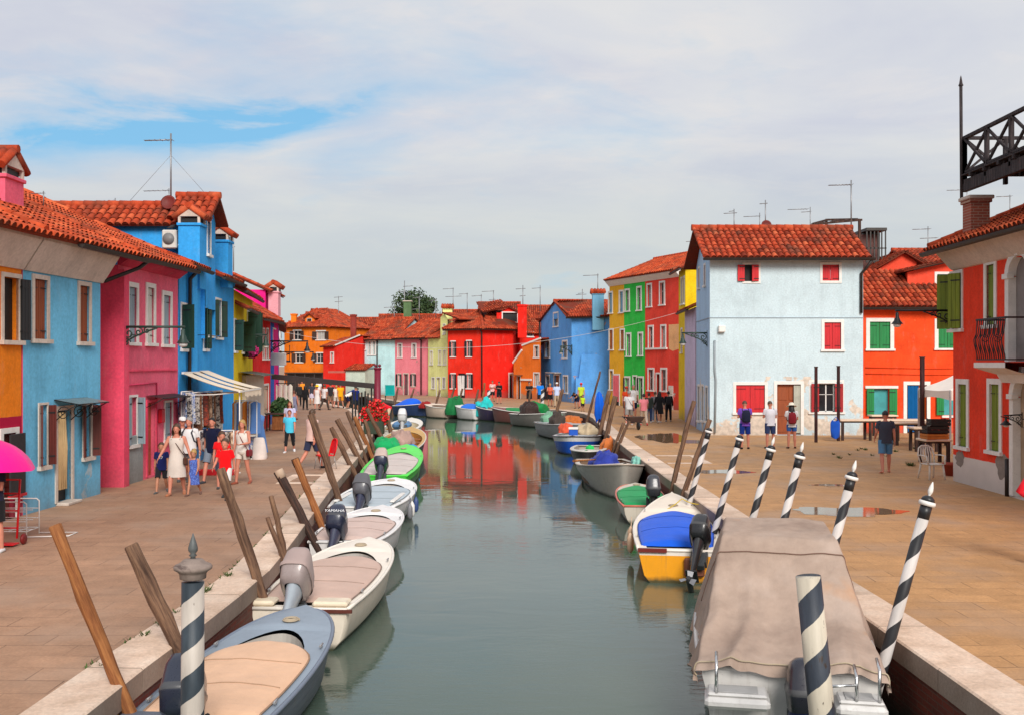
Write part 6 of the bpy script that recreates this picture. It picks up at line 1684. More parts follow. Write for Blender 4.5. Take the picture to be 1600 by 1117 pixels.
heap(o, C(120,170,140), .3, 1.5, .85, .6, .8, .5, 24, 'net_bundle'); heap(o, C(200,110,50), -.5, 2.8, .85, .5, .8, .35, 25, 'net_bundle'); heap(o, C(70,60,55), .6, 3.6, .85, .4, .5, .6, 26, 'crate_pile')
# ---- far quay boats
fb = [
 ('far navy boat under a domed bright blue cover', (-8.9,81.5), (-6.6,79.3), 2.0, C(40,60,100), C(30,95,215), .5),
 ('far cream and red boat right of the blue-domed boat', (-4.4,77.2), (-6.5,79.2), 2.0, C(222,200,180), None, 0),
 ('far white boat with flat bright blue cover and turquoise engine bag', (-2.2,74.8), (-4.0,76.9), 1.9, C(225,222,220), C(30,110,215), .25),
 ('far dark plum boat beside the turquoise bag', (-.4,73.2), (-2.4,74.7), 1.7, C(60,50,80), None, 0),
 ('far maroon-sided boat with long green cover', (1.7,70.4), (-1.2,72.2), 2.0, C(120,75,70), C(25,130,70), .15),
 ('far large grey boat with pointed white-rimmed bow and green tarpaulin', (.6,68.6), (3.2,64.6), 2.3, C(128,124,118), None, 0),
]
for i, (lb, s_, b_, bm_, hc, cc_, dm) in enumerate(fb):
    o, hb, zg, L = boat(lb, s_, b_, bm_, hc, C(225,220,212), cover=cc_, cov=(.08,.75), zs=.8, zb=1.05, fore=.7, dome=dm, floor=C(130,110,95), group='boats moored along the far quay', bp=2.0, bq=1.4)
    if i == 0: heap(o, C(150,35,35), .2, L+.1, .7, .5, .4, .5, 30, 'bow_cover')
    if i == 1: heap(o, C(25,110,60), .0, -.2, .3, .8, .6, 1.25, 31, 'engine_cover')
    if i == 2: heap(o, C(40,190,190), .0, -.2, .3, .65, .6, 1.15, 32, 'engine_cover')
    if i == 5: heap(o, C(20,130,65), -.3, 1.2, .8, .9, .8, .75, 33); heap(o, C(60,45,42), .4, 1.6, .8, .7, .7, .75, 34, 'engine_cover')

# ---- R1: cabin boat under a tarpaulin
o, hb, zg, L = boat('white cabin boat swathed in a big beige tarpaulin at the right quay', (2.92, 10.75), (3.92, 15.85), 2.0, C(215,212,208), C(205,200,195), deck=C(220,216,210), zs=.92, zb=1.0, bp=2.2, bq=1.7, ws=.92, fore=.6, name='cabin_boat', cat='cabin boat')
mb = MB(); stn = [(-.12,.99,.96,.86,1.0),(.0,1.06,.93,.82,1.03),(.9,1.35,.83,.72,1.06),(1.85,1.98,.68,.75,1.06),(2.0,2.06,.66,.75,1.06),(2.95,2.12,.62,.78,1.03),(3.15,2.05,.6,.8,1.0),(4.2,1.4,.42,.85,.85),(5.15,1.06,.15,.95,.3)]
def lerp_st(y):
    for a, b in zip(stn, stn[1:]):
        if y <= b[0]:
            w = (y-a[0])/(b[0]-a[0]); return [a[k]+(b[k]-a[k])*w for k in range(1, 5)]
    return list(stn[-1][1:])
rows = []; ny, nx = 110, 90
for i in range(ny+1):
    y = -.12+(5.25)*i/ny; zt, ht, zb_, hbm = lerp_st(y); row = []
    for j in range(nx+1):
        u = -1+2*j/nx; au = abs(u); sg = 1 if u > 0 else -1
        if au < .55: x = ht*(au/.55); z = zt-.02*(au/.55)**2
        elif au < .64:
            w = (au-.55)/.09; x = ht+.05*math.sin(w*PI/2); z = zt-.02-.10*(1-math.cos(w*PI/2))
        else:
            w = (au-.64)/.36; x = ht+.05+(hbm-ht-.05)*(w**.85); z = (zt-.12)+(zb_-(zt-.12))*w
        side = max(0, (au-.55)/.45)
        fall = max(0.0, min(1.0, (1.9-y)/1.8))
        # hanging folds: strong at the foot, dying out at the top
        def rid(v): v = v-math.floor(v); return 1-abs(2*v-1)**.7
        xs_ = x*sg; wq = mnoise.noise(Vector((xs_*1.2, y*.5, 1)))*.9
        spread = 1.0-.35*min(1, y/2.0)
        f1 = .09*fall**.8*(rid(xs_/spread*1.1+wq)-.5)*(1-side*.3)+.022*fall*(rid(xs_/spread*3.3+wq*2+.3)-.5)
        f2 = (.10*(rid(y*1.1+.6*mnoise.noise(Vector((xs_, y, 4))))-.5)+.04*(rid(y*2.7+wq)-.5))*side
        nz = .03*mnoise.noise(Vector((xs_*1.6, y*1.6, z*1.6)))+.016*mnoise.noise(Vector((xs_*4, y*4, z*4)))
        sag = -.09*math.sin(PI*min(1, max(0, y/1.95)))*(1-au*.6) if y < 1.95 else -.03
        z2 = z+f1+nz+sag
        x2 = sg*(x+f2)+nz*.5
        yy = y-f1*.6
        if i == 0: z2 += -.05-.025*math.sin(x*5+.6)+.03*mnoise.noise(Vector((x*4, 3, 3)))
        if j in (0, nx): z2 += .04*math.sin(y*4)+.015*math.sin(y*13)
        row.append(Vector((x2, yy, z2)))
    rows.append(row)
mb.grid(rows)
tt = NT('faded_tarpaulin'); P = tt.obj(); n = tt.noise(P, 1.1, 5, .6); n2 = tt.noise(tt.mapping(P, (1,1,.5)), 4, 5, .65)
cl_ = tt.ramp(n, [(.3, (.30,.215,.17,1)), (.5, (.40,.295,.235,1)), (.7, (.46,.355,.295,1))]); cl_ = tt.mix(.28, cl_, tt.ramp(n2, [(.3, .5), (.65, 1.1)]), 'MULTIPLY')
cl_ = tt.mix(tt.math('MULTIPLY', tt.ramp(tt.noise(tt.mapping(P, loc=(5,2,1)), .9, 4), [(.6, 0.0), (.72, 1.0)]), .6), cl_, (.50,.22,.07,1))
wn = tt.noise(tt.mapping(P, (1.2,.7,.8)), 2.6, 4, .5, .8)
tt.l(cl_, tt.b.inputs['Base Color']); tt.set(Roughness=.85, Specular_IOR_Level=.2); tt.bump(tt.math('ADD', tt.math('ADD', tt.math('MULTIPLY', wn, 1.0), tt.math('MULTIPLY', tt.noise(tt.mapping(P, (1.4,.5,.6)), 1.6, 2, .45, 1.0), 1.2)), tt.math('MULTIPLY', tt.noise(P, 120, 2), .1)), .6, .04)
tp = mb.build('tarpaulin', tt.mat, o, fix=False)
MB().tube([r+Vector((0,-.002,.012)) for r in rows[38][8:-8]], .008, 5).build('seam', cloth((.2,.12,.09,1)), tp)
MB().tube([r+Vector((0,-.012,.02)) for r in rows[1][4:-4]], .009, 5).build('hem_cord', cloth((.45,.36,.25,1)), tp)
for (x0, x1) in ((-.88, -.22), (.42, .92)):
    mb = MB(); mb.bbox(x0, x1, -.42, .0, .60, .72, .04); mb.bbox(x0+.03, x1-.03, -.38, -.06, .72, .76, .02); mb.build('swim_platform', paint((.66,.64,.62,1), .4, dirt=.3), o)
    mb = MB(); mb.bbox(x0+.10, x1-.12, -.34, -.1, .762, .77, .004); mb.build('platform_grip', paint((.42,.41,.40,1), .7), o)
for (x, y, z0, z1) in ((-.76,-.36,.76,1.06), (.62,-.36,.76,1.0), (.84,-.36,.76,1.08)):
    if z1 > z0: MB().tube([(x, y, z0), (x, y, z1), (x, y+.2, z1+.06)], .018, 8).build('steel_tube', metal((.6,.6,.6,1), .2, .9), o)
MB().tube([(.25,-.36,.88), (.62,-.36,.92)], .015, 8).build('steel_tube', metal((.6,.6,.6,1), .2, .9), o)
outboard(o, .12, .44, (.02,.02,.03,1), (.02,.022,.03,1), 6, 1.1, tiller=False)
mb = MB(); rr = []
for k in range(14):
    z = -.25+k*.075; rr.append([Vector((.12+(.15+.015*(k % 2))*math.cos(a), -.32+(.2+.015*(k % 2))*math.sin(a), z)) for a in [2*PI*q/16 for q in range(16)]])
mb.grid(rr, closed=True); mb.build('engine_wrap', cloth((.02,.03,.10,1), .3, .5), o, fix=False)
mb = MB(); mb.quad((-.9,.01,.0),(.9,.01,.0),(.9,.01,.76),(-.9,.01,.76)); rope(o, [(.1,-.1,.8),(.35,-.35,.45)], .012, (.6,.55,.5,1), 'cord')
# ================================================================ LAMPS, AERIALS, STALLS, MARKET
def bracket_lamp(label, A, B, lamp_h=.42, green=True, s=1.0, name='wall_lamp', bell=1.0):
    """A = point on the wall, B = arm tip over the quay"""
    A, B = Vector(A), Vector(B); o = thing(name, label, 'street lamp', A, 0, 'bracket lamps on the house walls')
    d = B-A; L = d.length; x = d.normalized(); up = Vector((0,0,1)); mi = paint((.02,.045,.035,1) if green else (.012,.012,.013,1), .45)
    mb = MB(); mb.tube([(0,0,0), d+x*.05], .03*s, 8); mb.tube([up*-.55*s, up*.1*s], .026*s, 6)
    def scroll(c, r, turns, ph, sg):
        pts = []
        for k in range(30):
            w = k/29; a = ph+sg*turns*2*PI*w; rr = r*(1-.86*w)
            pts.append(c+x*math.cos(a)*rr+up*math.sin(a)*rr)
        mb.tube(pts, .019*s, 5)
    scroll(x*.17*s+up*-.16*s, .14*s, 1.4, PI/2, 1); scroll(x*.42*s+up*-.13*s, .11*s, 1.3, PI/2, -1); scroll(x*.62*s+up*-.09*s, .075*s, 1.3, PI/2, 1); scroll(x*.12*s+up*-.38*s, .10*s, 1.3, 0, 1)
    pts = []
    for k in range(12): w = k/11; pts.append(x*(.03+.85*w*s)+up*(-.5+.47*w**.55)*s)
    mb.tube(pts, .022*s, 6); mb.build('bracket', mi, o)
    M = Matrix.Translation(d)
    mb = MB(); mb.tube([d, d-up*.06*s], .012*s, 6)
    mb.lathe([(.03*s, -.05*s), (.045*s, -.09*s), (.05*s, -.2*s), (.075*s, -.24*s), (.085*s*bell, -.30*s), (.15*s*bell, -.39*s), (.155*s*bell, -.40*s), (.14*s*bell, -.395*s), (.07*s, -.30*s)], 16, M); mb.build('lamp_shade', mi, o)
    MB().lathe([(.10*s, -.385*s), (.115*s, -.43*s), (.09*s, -.48*s), (.02*s, -.5*s)], 14, M).build('lamp_globe', paint((.7,.7,.68,1), .25), o)
    return o
bracket_lamp('ornate green bracket lamp on the pink house corner', (-10.12, 26.55, 4.13), (-8.53, 26.55, 4.13), s=1.05)
bracket_lamp('green bracket lamp in front of the yellow and scarlet houses', (-11.2, 42, 4.35), (-10.1, 42, 4.35), s=1.1)
bracket_lamp('black bracket lamp seen against the orange street-end house, upper one', (-12.3, 52, 4.3), (-10.4, 52, 4.3), green=False, s=1.2)
bracket_lamp('black bracket lamp seen against the orange street-end house, lower and farther one', (-16.0, 70, 3.95), (-13.6, 70, 3.95), green=False, s=1.2)
bracket_lamp('green bracket lamp on the left corner of the pale blue house', (8.84, 46.3, 4.55), (7.72, 46.3, 4.55), s=1.15)
bracket_lamp('black bell lamp on a long scrolled arm from the orange-red house', (12.0, 27.86, 4.62), (10.48, 27.86, 4.62), green=False, s=.92, bell=1.1)
bracket_lamp('small green lamp on the corner of the cornflower blue house', (4.85, 82.9, 4.55), (3.95, 82.4, 4.55), s=1.3)
bracket_lamp('small black lamp by the lower olive shutter of the orange-red house', (11.93, 23.95, 2.0), (11.55, 23.95, 1.98), green=False, s=.55, bell=1.6)
bracket_lamp('small black lamp beside the white arched street door', (11.9, 22.85, 2.0), (11.55, 22.85, 1.98), green=False, s=.55, bell=1.6)

M_ALU = metal((.28,.28,.29,1), .4, .5)
def antenna(label, px, yb, yt, Y, booms, r=.022, dish=None, group='television aerials on the roofs', guys=False):
    b, tp = at(px, yb+6, Y), at(px, yt, Y); o = thing('antenna', label, 'aerial', b, 0, group)
    MB().tube([(0,0,0), tp-b], r, 6).build('mast', M_ALU, o)
    for (y, x0, x1) in booms:
        p, q = at(x0, y+1.0, Y)-b, at(x1, y, Y)-b; mb = MB(); mb.tube([p, q], r*.75, 5); L = (q-p).length; n = max(4, int(L/.16))
        for k in range(n+1):
            c = p.lerp(q, k/n); w = (.22+.3*k/n)*min(1, L/1.2)*.5
            mb.tube([c-Vector((0,w,0)), c+Vector((0,w,0))], r*.35, 4)
        mb.build('boom', M_ALU, o)
    if dish: MB().lathe([(.0,0),(.12,.015),(.2,.05),(.25,.09),(.2,.06),(.1,.025),(0,.012)], 18, Matrix.Translation(at(dish[0], dish[1], Y-.4)-b) @ Matrix.Rotation(R(75), 4, 'X')).build('dish', paint(C(110,30,22), .6), o)
    if guys:
        for dx in (-1.6, 1.4): MB().tube([Vector((0,0,(tp-b).z*.7)), Vector((dx, .3, .1))], .006, 4).build('guy_wire', M_ALU, o)
ant = [
 ('tall aerial with long boom towering over the azure attic roof', 267, 316, 209, 34.6, [(219, 226, 269)], .03, (264, 318), True),
 ('short aerial with single boom beside the tall mast on the azure attic', 264, 318, 295, 35.2, [(298, 225, 264)], .018, None, False),
 ('low aerial on the left part of the azure attic ridge', 180, 322, 310, 35.2, [(314, 141, 181)], .018, None, False),
 ('small aerial by the pink chimney on the ochre roof', 68, 316, 299, 26, [(302, 49, 69)], .016, None, False),
 ('bare mast behind the second azure chimney', 365, 418, 362, 42, [(386, 363, 367)], .02, None, False),
 ('tall aerial rising from the timber pergola', 1330, 352, 282, 51, [(289, 1295, 1331)], .035, None, False),
 ('aerial with reddish tip at the left of the pale house ridge', 1147, 362, 327, 50, [(333, 1131, 1151), (330, 1139, 1146)], .025, None, False),
 ('aerial with drooping boom left of the red roof dish', 1187, 360, 333, 51, [(338, 1162, 1187)], .022, None, False),
 ('aerial above the round red dish on the pale house ridge', 1196, 360, 313, 50, [(318, 1187, 1199)], .028, (1197, 353), False),
 ('forked aerial on the middle of the pale house ridge', 1266, 362, 324, 51, [(327, 1231, 1262), (331, 1252, 1267)], .022, None, False),
 ('aerial with two booms between pale house and right-hand roof', 1450, 395, 354, 60, [(358, 1426, 1453), (372, 1438, 1464)], .028, None, False),
 ('thin aerial against the sky right of the brick chimney', 1578, 345, 305, 36, [(307, 1557, 1580)], .018, None, False),
 ('low aerial left of the roof terrace pole', 1511, 320, 295, 40, [(297, 1480, 1511)], .018, None, False),
 ('aerial above the chunky blue chimney', 934, 456, 428, 84, [(430, 911, 935)], .035, None, False),
 ('low aerial at the coral terrace ridge', 1087, 392, 374, 76, [(377, 1072, 1088)], .03, None, False),
 ('aerial above the orange street-end house', 529, 506, 463, 122, [(464, 522, 535), (471, 523, 535)], .04, None, False),
 ('aerial left of the dark tree', 616, 505, 478, 124, [(480, 600, 617)], .04, None, False),
 ('aerial standing in front of the dark tree top', 632, 498, 439, 118, [(447, 630, 645), (455, 622, 633)], .045, None, False),
 ('aerial before the right flank of the dark tree', 655, 498, 463, 118, [(465, 645, 656), (483, 642, 655)], .04, None, False),
 ('aerial just right of the dark tree', 681, 495, 468, 118, [(469, 670, 682)], .04, None, False),
 ('aerial with two wide booms left of the scarlet corner roof', 708, 488, 450, 112, [(451, 692, 709), (463, 696, 721)], .04, None, False),
 ('aerial with a single boom over the pale roof', 730, 485, 458, 112, [(459, 717, 731)], .04, None, False),
 ('aerial left of the scarlet house ridge', 752, 480, 460, 112, [(462, 737, 753)], .04, None, False),
 ('aerial above the scarlet house ridge', 771, 475, 454, 110, [(455, 753, 772), (468, 764, 774)], .04, None, False),
 ('aerial with star-shaped head behind the red chimney', 817, 482, 446, 106, [(451, 806, 821), (462, 812, 821)], .045, None, False),
 ('aerial between red chimney and cornflower gable', 844, 482, 446, 108, [(450, 831, 845)], .04, None, False),
 ('aerial over the cornflower blue roof', 910, 478, 452, 92, [(460, 900, 916), (458, 903, 912)], .035, None, False),
]
for a in ant: antenna(a[0], a[1], a[2], a[3], a[4], a[5], a[6], a[7], guys=a[8])
# overhead cable from bank to bank
A, B = Vector((-16.9, 74, 5.5)), Vector((11.2, 70.2, 6.6)); o = thing('overhead_cable', 'pale overhead cable sagging across the canal before the scarlet house', 'cable', A)
MB().tube([A.lerp(B, k/30)-A+Vector((0,0,-1.75*4*(k/30)*(1-k/30))) for k in range(31)], .013, 5).build('cable', paint((.55,.52,.5,1), .6), o)

# distant tree behind the roofs
def tree(label, x, y, ztop, rx, rz, seed):
    rnd = random.Random(seed); o = thing('broadleaf_tree', label, 'tree', (x, y, 0)); zc_ = ztop-rz
    mb = MB(); mb.tube([(0,0,0),(.1,.05,zc_*.5),(0,0,zc_)], [.35,.28,.2], 9)
    cl = []
    for k in range(14):
        a = rnd.random()*2*PI; e = rnd.uniform(-.5, 1.2); rr = rnd.uniform(.45, .85)
        c = Vector((math.cos(a)*math.cos(e)*rx*rr, math.sin(a)*math.cos(e)*rx*rr, zc_+math.sin(e)*rz*rr)); cl.append((c, rnd.uniform(.3, .5)*rx)); mb.tube([(0,0,zc_*.85), c*.5+Vector((0,0,zc_*.5)), c], [.15,.1,.04], 5)
    cl.append((Vector((0,0,zc_)), rx*.55)); mb.build('trunk', M_WOODDARK, o)
    mb = MB()
    for (c, r) in cl:
        for k in range(420):
            v = Vector((rnd.gauss(0,1), rnd.gauss(0,1), rnd.gauss(0,1))).normalized(); p = c+v*r*(rnd.random()**.35)*rnd.uniform(.85, 1.12)
            n = (v+Vector((rnd.gauss(0,.5), rnd.gauss(0,.5), rnd.gauss(0,.5)))).normalized(); a = n.orthogonal().normalized(); b = n.cross(a); s = rnd.uniform(.13, .26)
            w = rnd.random()*6; a, b = a*math.cos(w)+b*math.sin(w), b*math.cos(w)-a*math.sin(w)
            mb.tint = rnd.random(); mb.add([p-a*s, p+b*s*.6, p+a*s, p-b*s*.6], [(0,1,2,3)], False)
    t = NT('leaves'); at_ = t.n('ShaderNodeAttribute'); at_.attribute_name = 'tint'; t.l(t.ramp(at_.outputs['Fac'], [(0, (.012,.03,.008,1)), (.6, (.03,.065,.015,1)), (1, (.075,.12,.03,1))]), t.b.inputs['Base Color']); t.set(Roughness=.7)
    mb.build('crown', t.mat, o, fix=False)
tree('round dark green tree rising behind the tiled roofs', xz(647, 140), 140, at(0, 455, 140).z, 3.5, 3.4, 5)

# ---- shop awning and stall on the left quay
t = thing('shop_awning', 'cream slatted awning over the clothes stall on the azure house', 'awning', (-10.0, 31.2, 2.92))
CR = cloth(C(235,215,190), .08)
for i, (y0, y1) in enumerate(((-.1,.72),(.8,1.5),(1.54,2.55))):
    mb = MB(); rows = []
    for k in range(9): w = k/8; rows.append([Vector((.0+1.72*w, y, (.0 if i else -.03)-.56*w-.05*math.sin(w*PI)+(.04 if i == 2 else 0))) for y in (y0, (y0+y1)/2, y1)])
    mb.grid(rows); mb.grid([[p+Vector((0,0,-.012)) for p in r] for r in rows]); mb.build('awning_panel', CR, t, fix=False)
mb = MB(); rows = [[], []]
for k in range(53): y = .5+2.05*k/52; rows[0].append(Vector((1.73, y, -.53))); rows[1].append(Vector((1.735+.01*math.sin(k*1.1), y, -.73-(.05 if (k//2) % 2 else 0))))
mb.grid(rows); mb.build('valance', CR, t, fix=False)
mb = MB(); mb.bar((0,-.1,-.02),(0,2.6,-.02),.07); mb.bar((1.72,-.1,-.59),(1.72,2.55,-.55),.045); mb.tube([(.02,.1,-.7),(.9,.15,-.68),(1.7,.1,-.6)],.02,6); mb.tube([(.02,2.4,-.7),(.9,2.4,-.66),(1.7,2.4,-.56)],.02,6); mb.build('awning_frame', M_WHITE, t)
mb = MB(); mb.tube([(1.66,.15,-.6),(1.66,.15,-2.92)],.02,8); mb.build('prop_pole', M_WHITE, t)

def patterned(c1, c2, sc=9.0, c3=None):
    tt = NT('printed_cloth'); P = tt.obj(); v = tt.n('ShaderNodeTexVoronoi'); v.inputs['Scale'].default_value = sc; tt.l(P, v.inputs['Vector'])
    n = tt.noise(P, sc*.7, 4, .7); col = tt.ramp(n, [(.42, c1), (.5, c2), (.62, c3 or c1)]); tt.l(col, tt.b.inputs['Base Color']); tt.set(Roughness=.9); tt.bump(n, .4, .03); return tt.mat
PAT = [patterned(C(60,55,60), C(200,190,180)), patterned(C(160,110,80), C(90,60,45)), patterned(C(70,100,150), C(210,210,215)), patterned(C(215,210,200), C(80,110,180), 12), patterned(C(150,60,40), C(60,40,40)), patterned(C(220,190,160), C(120,70,50)), cloth(C(230,225,215)), cloth(C(235,140,60)), cloth(C(200,60,60)), cloth(C(90,130,190))]
def hanging_rack(label, p, q, h, n, drop, pats, name='clothes_rack', low=False):
    """rail between p and q with garments hanging from it"""
    p, q = Vector(p).to_3d(), Vector(q).to_3d(); o = thing(name, label, 'clothes rack', (p.x, p.y, 0)); d = q-p
    mb = MB(); mb.tube([(0,0,h), d+Vector((0,0,h))], .018, 6)
    for e in (Vector(), d): mb.tube([e, e+Vector((0,0,h))], .018, 6); mb.bar(e+Vector((-.2,0,.02)), e+Vector((.2,0,.02)), .03)
    mb.build('rail', M_WHITE, o); rnd = random.Random(len(label)*7+n); side = Vector((-d.y, d.x, 0)).normalized()
    for i in range(n):
        c = d*((i+.5)/n)+Vector((0,0,h-.03)); w = rnd.uniform(.16,.24); L = drop*rnd.uniform(.8,1.05); ax = (side*.9+d.normalized()*rnd.uniform(-.5,.5)).normalized()
        mb = MB(); rows = []
        for (f, ww) in ((0,.25),(.06,.9),(.25,.85),(.6,.9),(1.0,1.05)):
            rows.append([c+ax*(w*ww*math.cos(a))+d.normalized()*(.045*math.sin(a)+.012*math.sin(5*a+i))+Vector((0,0,-L*f)) for a in [2*PI*k/14 for k in range(14)]])
        mb.grid(rows, closed=True); mb.build('garment', PAT[pats[i % len(pats)]], o, fix=False)
    return o
hanging_rack('wall rack of grey and brown printed clothes under the cream awning', (-9.75, 31.3), (-9.6, 33.6), 2.3, 11, 1.15, (0,1,0,4,1,5))
hanging_rack('low rack of printed bags and tops in front of the stall', (-9.0, 29.5), (-8.1, 29.8), 1.25, 8, .62, (0,5,0,6,0,8))
hanging_rack('rail of striped scarves and tunics at the far end of the awning', (-9.3, 34.4), (-8.5, 34.1), 1.95, 9, 1.25, (7,6,9,6,7,3))
hanging_rack('upper hanging rack of patterned scarves beside the pink house', (-9.85, 30.5), (-9.7, 31.1), 2.35, 4, 1.0, (2,0,2,3))
t = thing('sale_counter', 'white draped sales counter behind the red-shirted boys', 'counter', (-8.7, 30.9, 0)); mb = MB(); mb.bbox(-.42, .42, -.3, .3, .02, .82, .02); mb.build('cloth_skirt', cloth(C(222,212,200)), t); MB().bbox(-.46, .46, -.34, .34, .82, .87, .01).build('counter_top', M_WHITE, t)
t = thing('display_base', 'red tray on the paving under the low rack', 'tray', (-8.55, 29.4, 0)); mb = MB(); mb.bbox(-.6, .6, -.2, .2, .0, .08, .01); mb.bbox(-.6,.6,-.2,-.17,.08,.14,.005); mb.bbox(-.6,.6,.17,.2,.08,.14,.005); mb.build('tray', paint(C(200,30,40), .5), t)
def mannequin(label, x, y, mat, hat=True):
    o = thing('dress_stand', label, 'dress stand', (x, y, 0)); mb = MB(); mb.tube([(0,0,0),(0,0,1.35)], .02, 8); [mb.tube([(0,0,.15),(.22*math.cos(a),.22*math.sin(a),.01)], .014, 5) for a in (0,2.1,4.2)]; mb.build('stand', M_IRON, o)
    mb = MB(); rows = []
    for (z, rx, ry) in ((.12,.30,.26),(.5,.25,.2),(.9,.19,.14),(1.05,.15,.11),(1.2,.18,.13),(1.36,.20,.11),(1.43,.07,.06)): rows.append([Vector((rx*math.cos(a)*(1+.07*math.sin(7*a)*(1-z)), ry*math.sin(a)*(1+.07*math.sin(7*a)*(1-z)), z)) for a in [2*PI*k/28 for k in range(28)]])
    mb.grid(rows, closed=True); mb.build('dress', mat, o, fix=False)
    if hat: MB().lathe([(.001,1.64),(.09,1.635),(.11,1.6),(.115,1.52),(.2,1.47),(.25,1.43),(.24,1.425),(.11,1.5),(.05,1.45)], 20).build('sun_hat', cloth(C(235,228,215)), o)
mannequin('dress stand in blue floral dress and white sun hat', -8.82, 34.6, PAT[3]); mannequin('dress stand in plain blue dress behind the floral one', -8.75, 35.4, PAT[9], False)
t = thing('rubbish_bag', 'pale tapered sack standing beside the floral dress stand', 'sack', (xz(405, 34.2), 34.2, 0)); mb = MB(); rows = []
for (z, r) in ((0,.24),(.1,.26),(.4,.22),(.68,.17),(.72,.14)): rows.append([Vector((r*math.cos(a)*(1+.06*math.sin(5*a+z*4)), r*.85*math.sin(a), z)) for a in [2*PI*k/20 for k in range(20)]])
mb.grid(rows, closed=True); mb.poly(rows[-1]); mb.build('sack', cloth(C(225,212,205)), t, fix=False)

# flowers: leafy/petal clumps
def blossoms(o, c, r, n, cols, seed, name='flowers', leaf=(.03,.08,.02,1), s0=.04, sq=(1,1,1)):
    rnd = random.Random(seed); mb = MB()
    for k in range(n):
        v = Vector((rnd.gauss(0,1)*sq[0], rnd.gauss(0,1)*sq[1], rnd.gauss(0,1)*sq[2])); v = v.normalized()*r*rnd.random()**.4; p = Vector(c)+Vector((v.x*sq[0], v.y*sq[1], v.z*sq[2]))
        a = Vector((rnd.gauss(0,1), rnd.gauss(0,1), rnd.gauss(0,1))).normalized(); b = a.orthogonal().normalized(); s = s0*rnd.uniform(.6,1.5); mb.cur = 0 if rnd.random() < .3 else 1+int(rnd.random()*len(cols))
        mb.add([p-a*s, p+b*s, p+a*s, p-b*s], [(0,1,2,3)], False)
    return mb.build(name, [paint(leaf, .7)]+[paint(c_, .6) for c_ in cols], o, fix=False)
t = thing('flower_box', 'magenta flowers hanging from the yellow house window', 'flower box', (-11.05, 43.0, 3.55)); MB().bbox(-.1,.15,-.7,.7,-.1,.1,.02).build('trough', M_IRON, t); blossoms(t, (.1,0,.12), .62, 500, [C(215,20,120), C(235,60,150)], 3, sq=(.45,1,.45), s0=.07)
t = thing('painted_post', 'thick crimson-purple canal post with twin knobs by the geraniums', 'post', (xz(590,47), 47, 0)); mb = MB(); mb.tube([(0,0,-.9),(0,0,2.9)], .15, 12); mb.lathe([(.17,2.9),(.19,2.95),(.17,3.0)], 12); mb.build('post', paint(C(120,25,50), .5), t)
for dx in (-.09,.09): MB().ball((dx,0,3.08), .075).build('knob', paint(C(110,22,46), .5), t)
t = thing('geranium_pots', 'mass of red geraniums in dark planters at the kerb', 'planter', (xz(588,46.2), 46.2, 0)); mb = MB(); mb.bbox(-.55,.35,-.25,.25,.0,.6,.04); mb.build('planter', paint((.03,.05,.03,1), .6), t); [blossoms(t, (x,0,z), r_, n_, [C(215,20,25), C(240,60,60), C(235,30,40)], 4+i, s0=.05, sq=(.9,.7,1)) for i, (x,z,r_,n_) in enumerate(((-.4,.85,.42,420),(.0,1.15,.45,520),(.2,.75,.4,420)))]
# dark pergola beam of the restaurant
t = thing('restaurant_pergola', 'dark sloping canopy beam spanning the left quay to barred side posts', 'pergola', (xz(424,52), 52, 0))
b0, b1 = at(425,588,52)-Vector(t.location), at(588,603,52)-Vector(t.location); mb = MB(); mb.bar(b0, b1, .2, .26); mb.build('front_beam', paint((.03,.022,.022,1), .5), t)
for k in range(8):
    p = b1+Vector((-.1-.16*k+.5*(k%3)*0, .1*(k%2), 0)); MB().bar((p.x, p.y, 0), (p.x, p.y, p.z-(.0 if k < 2 else .25+.05*(k%3))), .07).build('side_bar', M_IRON, t)
t = thing('menu_board', 'pale hanging sign box at the end of the left houses', 'sign', at(434,561,53.5)); MB().bbox(-.46,.44,-.05,.05,-.32,.32,.02).build('board', paint(C(205,198,190), .5), t); MB().tube([(-.4,0,.3),(-.9,0,.36)], .03, 6).build('bracket', M_IRON, t)
t = thing('hanging_linen', 'cream linen dresses hanging outside the far left shops', 'clothes', (xz(437,56), 56, 0)); MB().tube([(-.7,0,2.1),(.8,0,2.1)], .025, 6).build('rail', M_IRON, t)
for k in range(5):
    mb = MB(); rows = [[Vector((-.5+.27*k+ww*math.cos(a), .08*math.sin(a), z)) for a in [2*PI*j/12 for j in range(12)]] for (z, ww) in ((2.05,.03),(1.95,.13),(1.5,.12),(.75,.17))]; mb.grid(rows, closed=True); mb.build('garment', cloth(C(228,218,200)), t, fix=False)
t = thing('potted_shrub', 'dark leafy shrub in a tub before the cream linen', 'plant', (xz(440,50), 50, 0)); MB().lathe([(.2,0),(.28,.5),(.3,.5),(.27,.45)], 14).build('pot', paint(C(150,80,60), .7), t); blossoms(t, (0,0,.95), .55, 500, [(.02,.06,.015,1),(.05,.1,.03,1)], 6, 'leaves', s0=.08)
t = thing('side_table', 'low wooden crate table outside the scarlet house', 'table', (xz(433,48.5), 48.5, 0)); mb = MB(); mb.bbox(-.5,.5,-.35,.35,.78,.84,.01); mb.build('table_top', M_WOODDARK, t); [MB().bar((x,y,0),(x,y,.78),.06).build('leg', M_WOODDARK, t) for x in (-.42,.42) for y in (-.28,.28)]; MB().bbox(-.2,.35,-.2,.2,.05,.7,.02).build('crate', M_WOODORANGE, t)

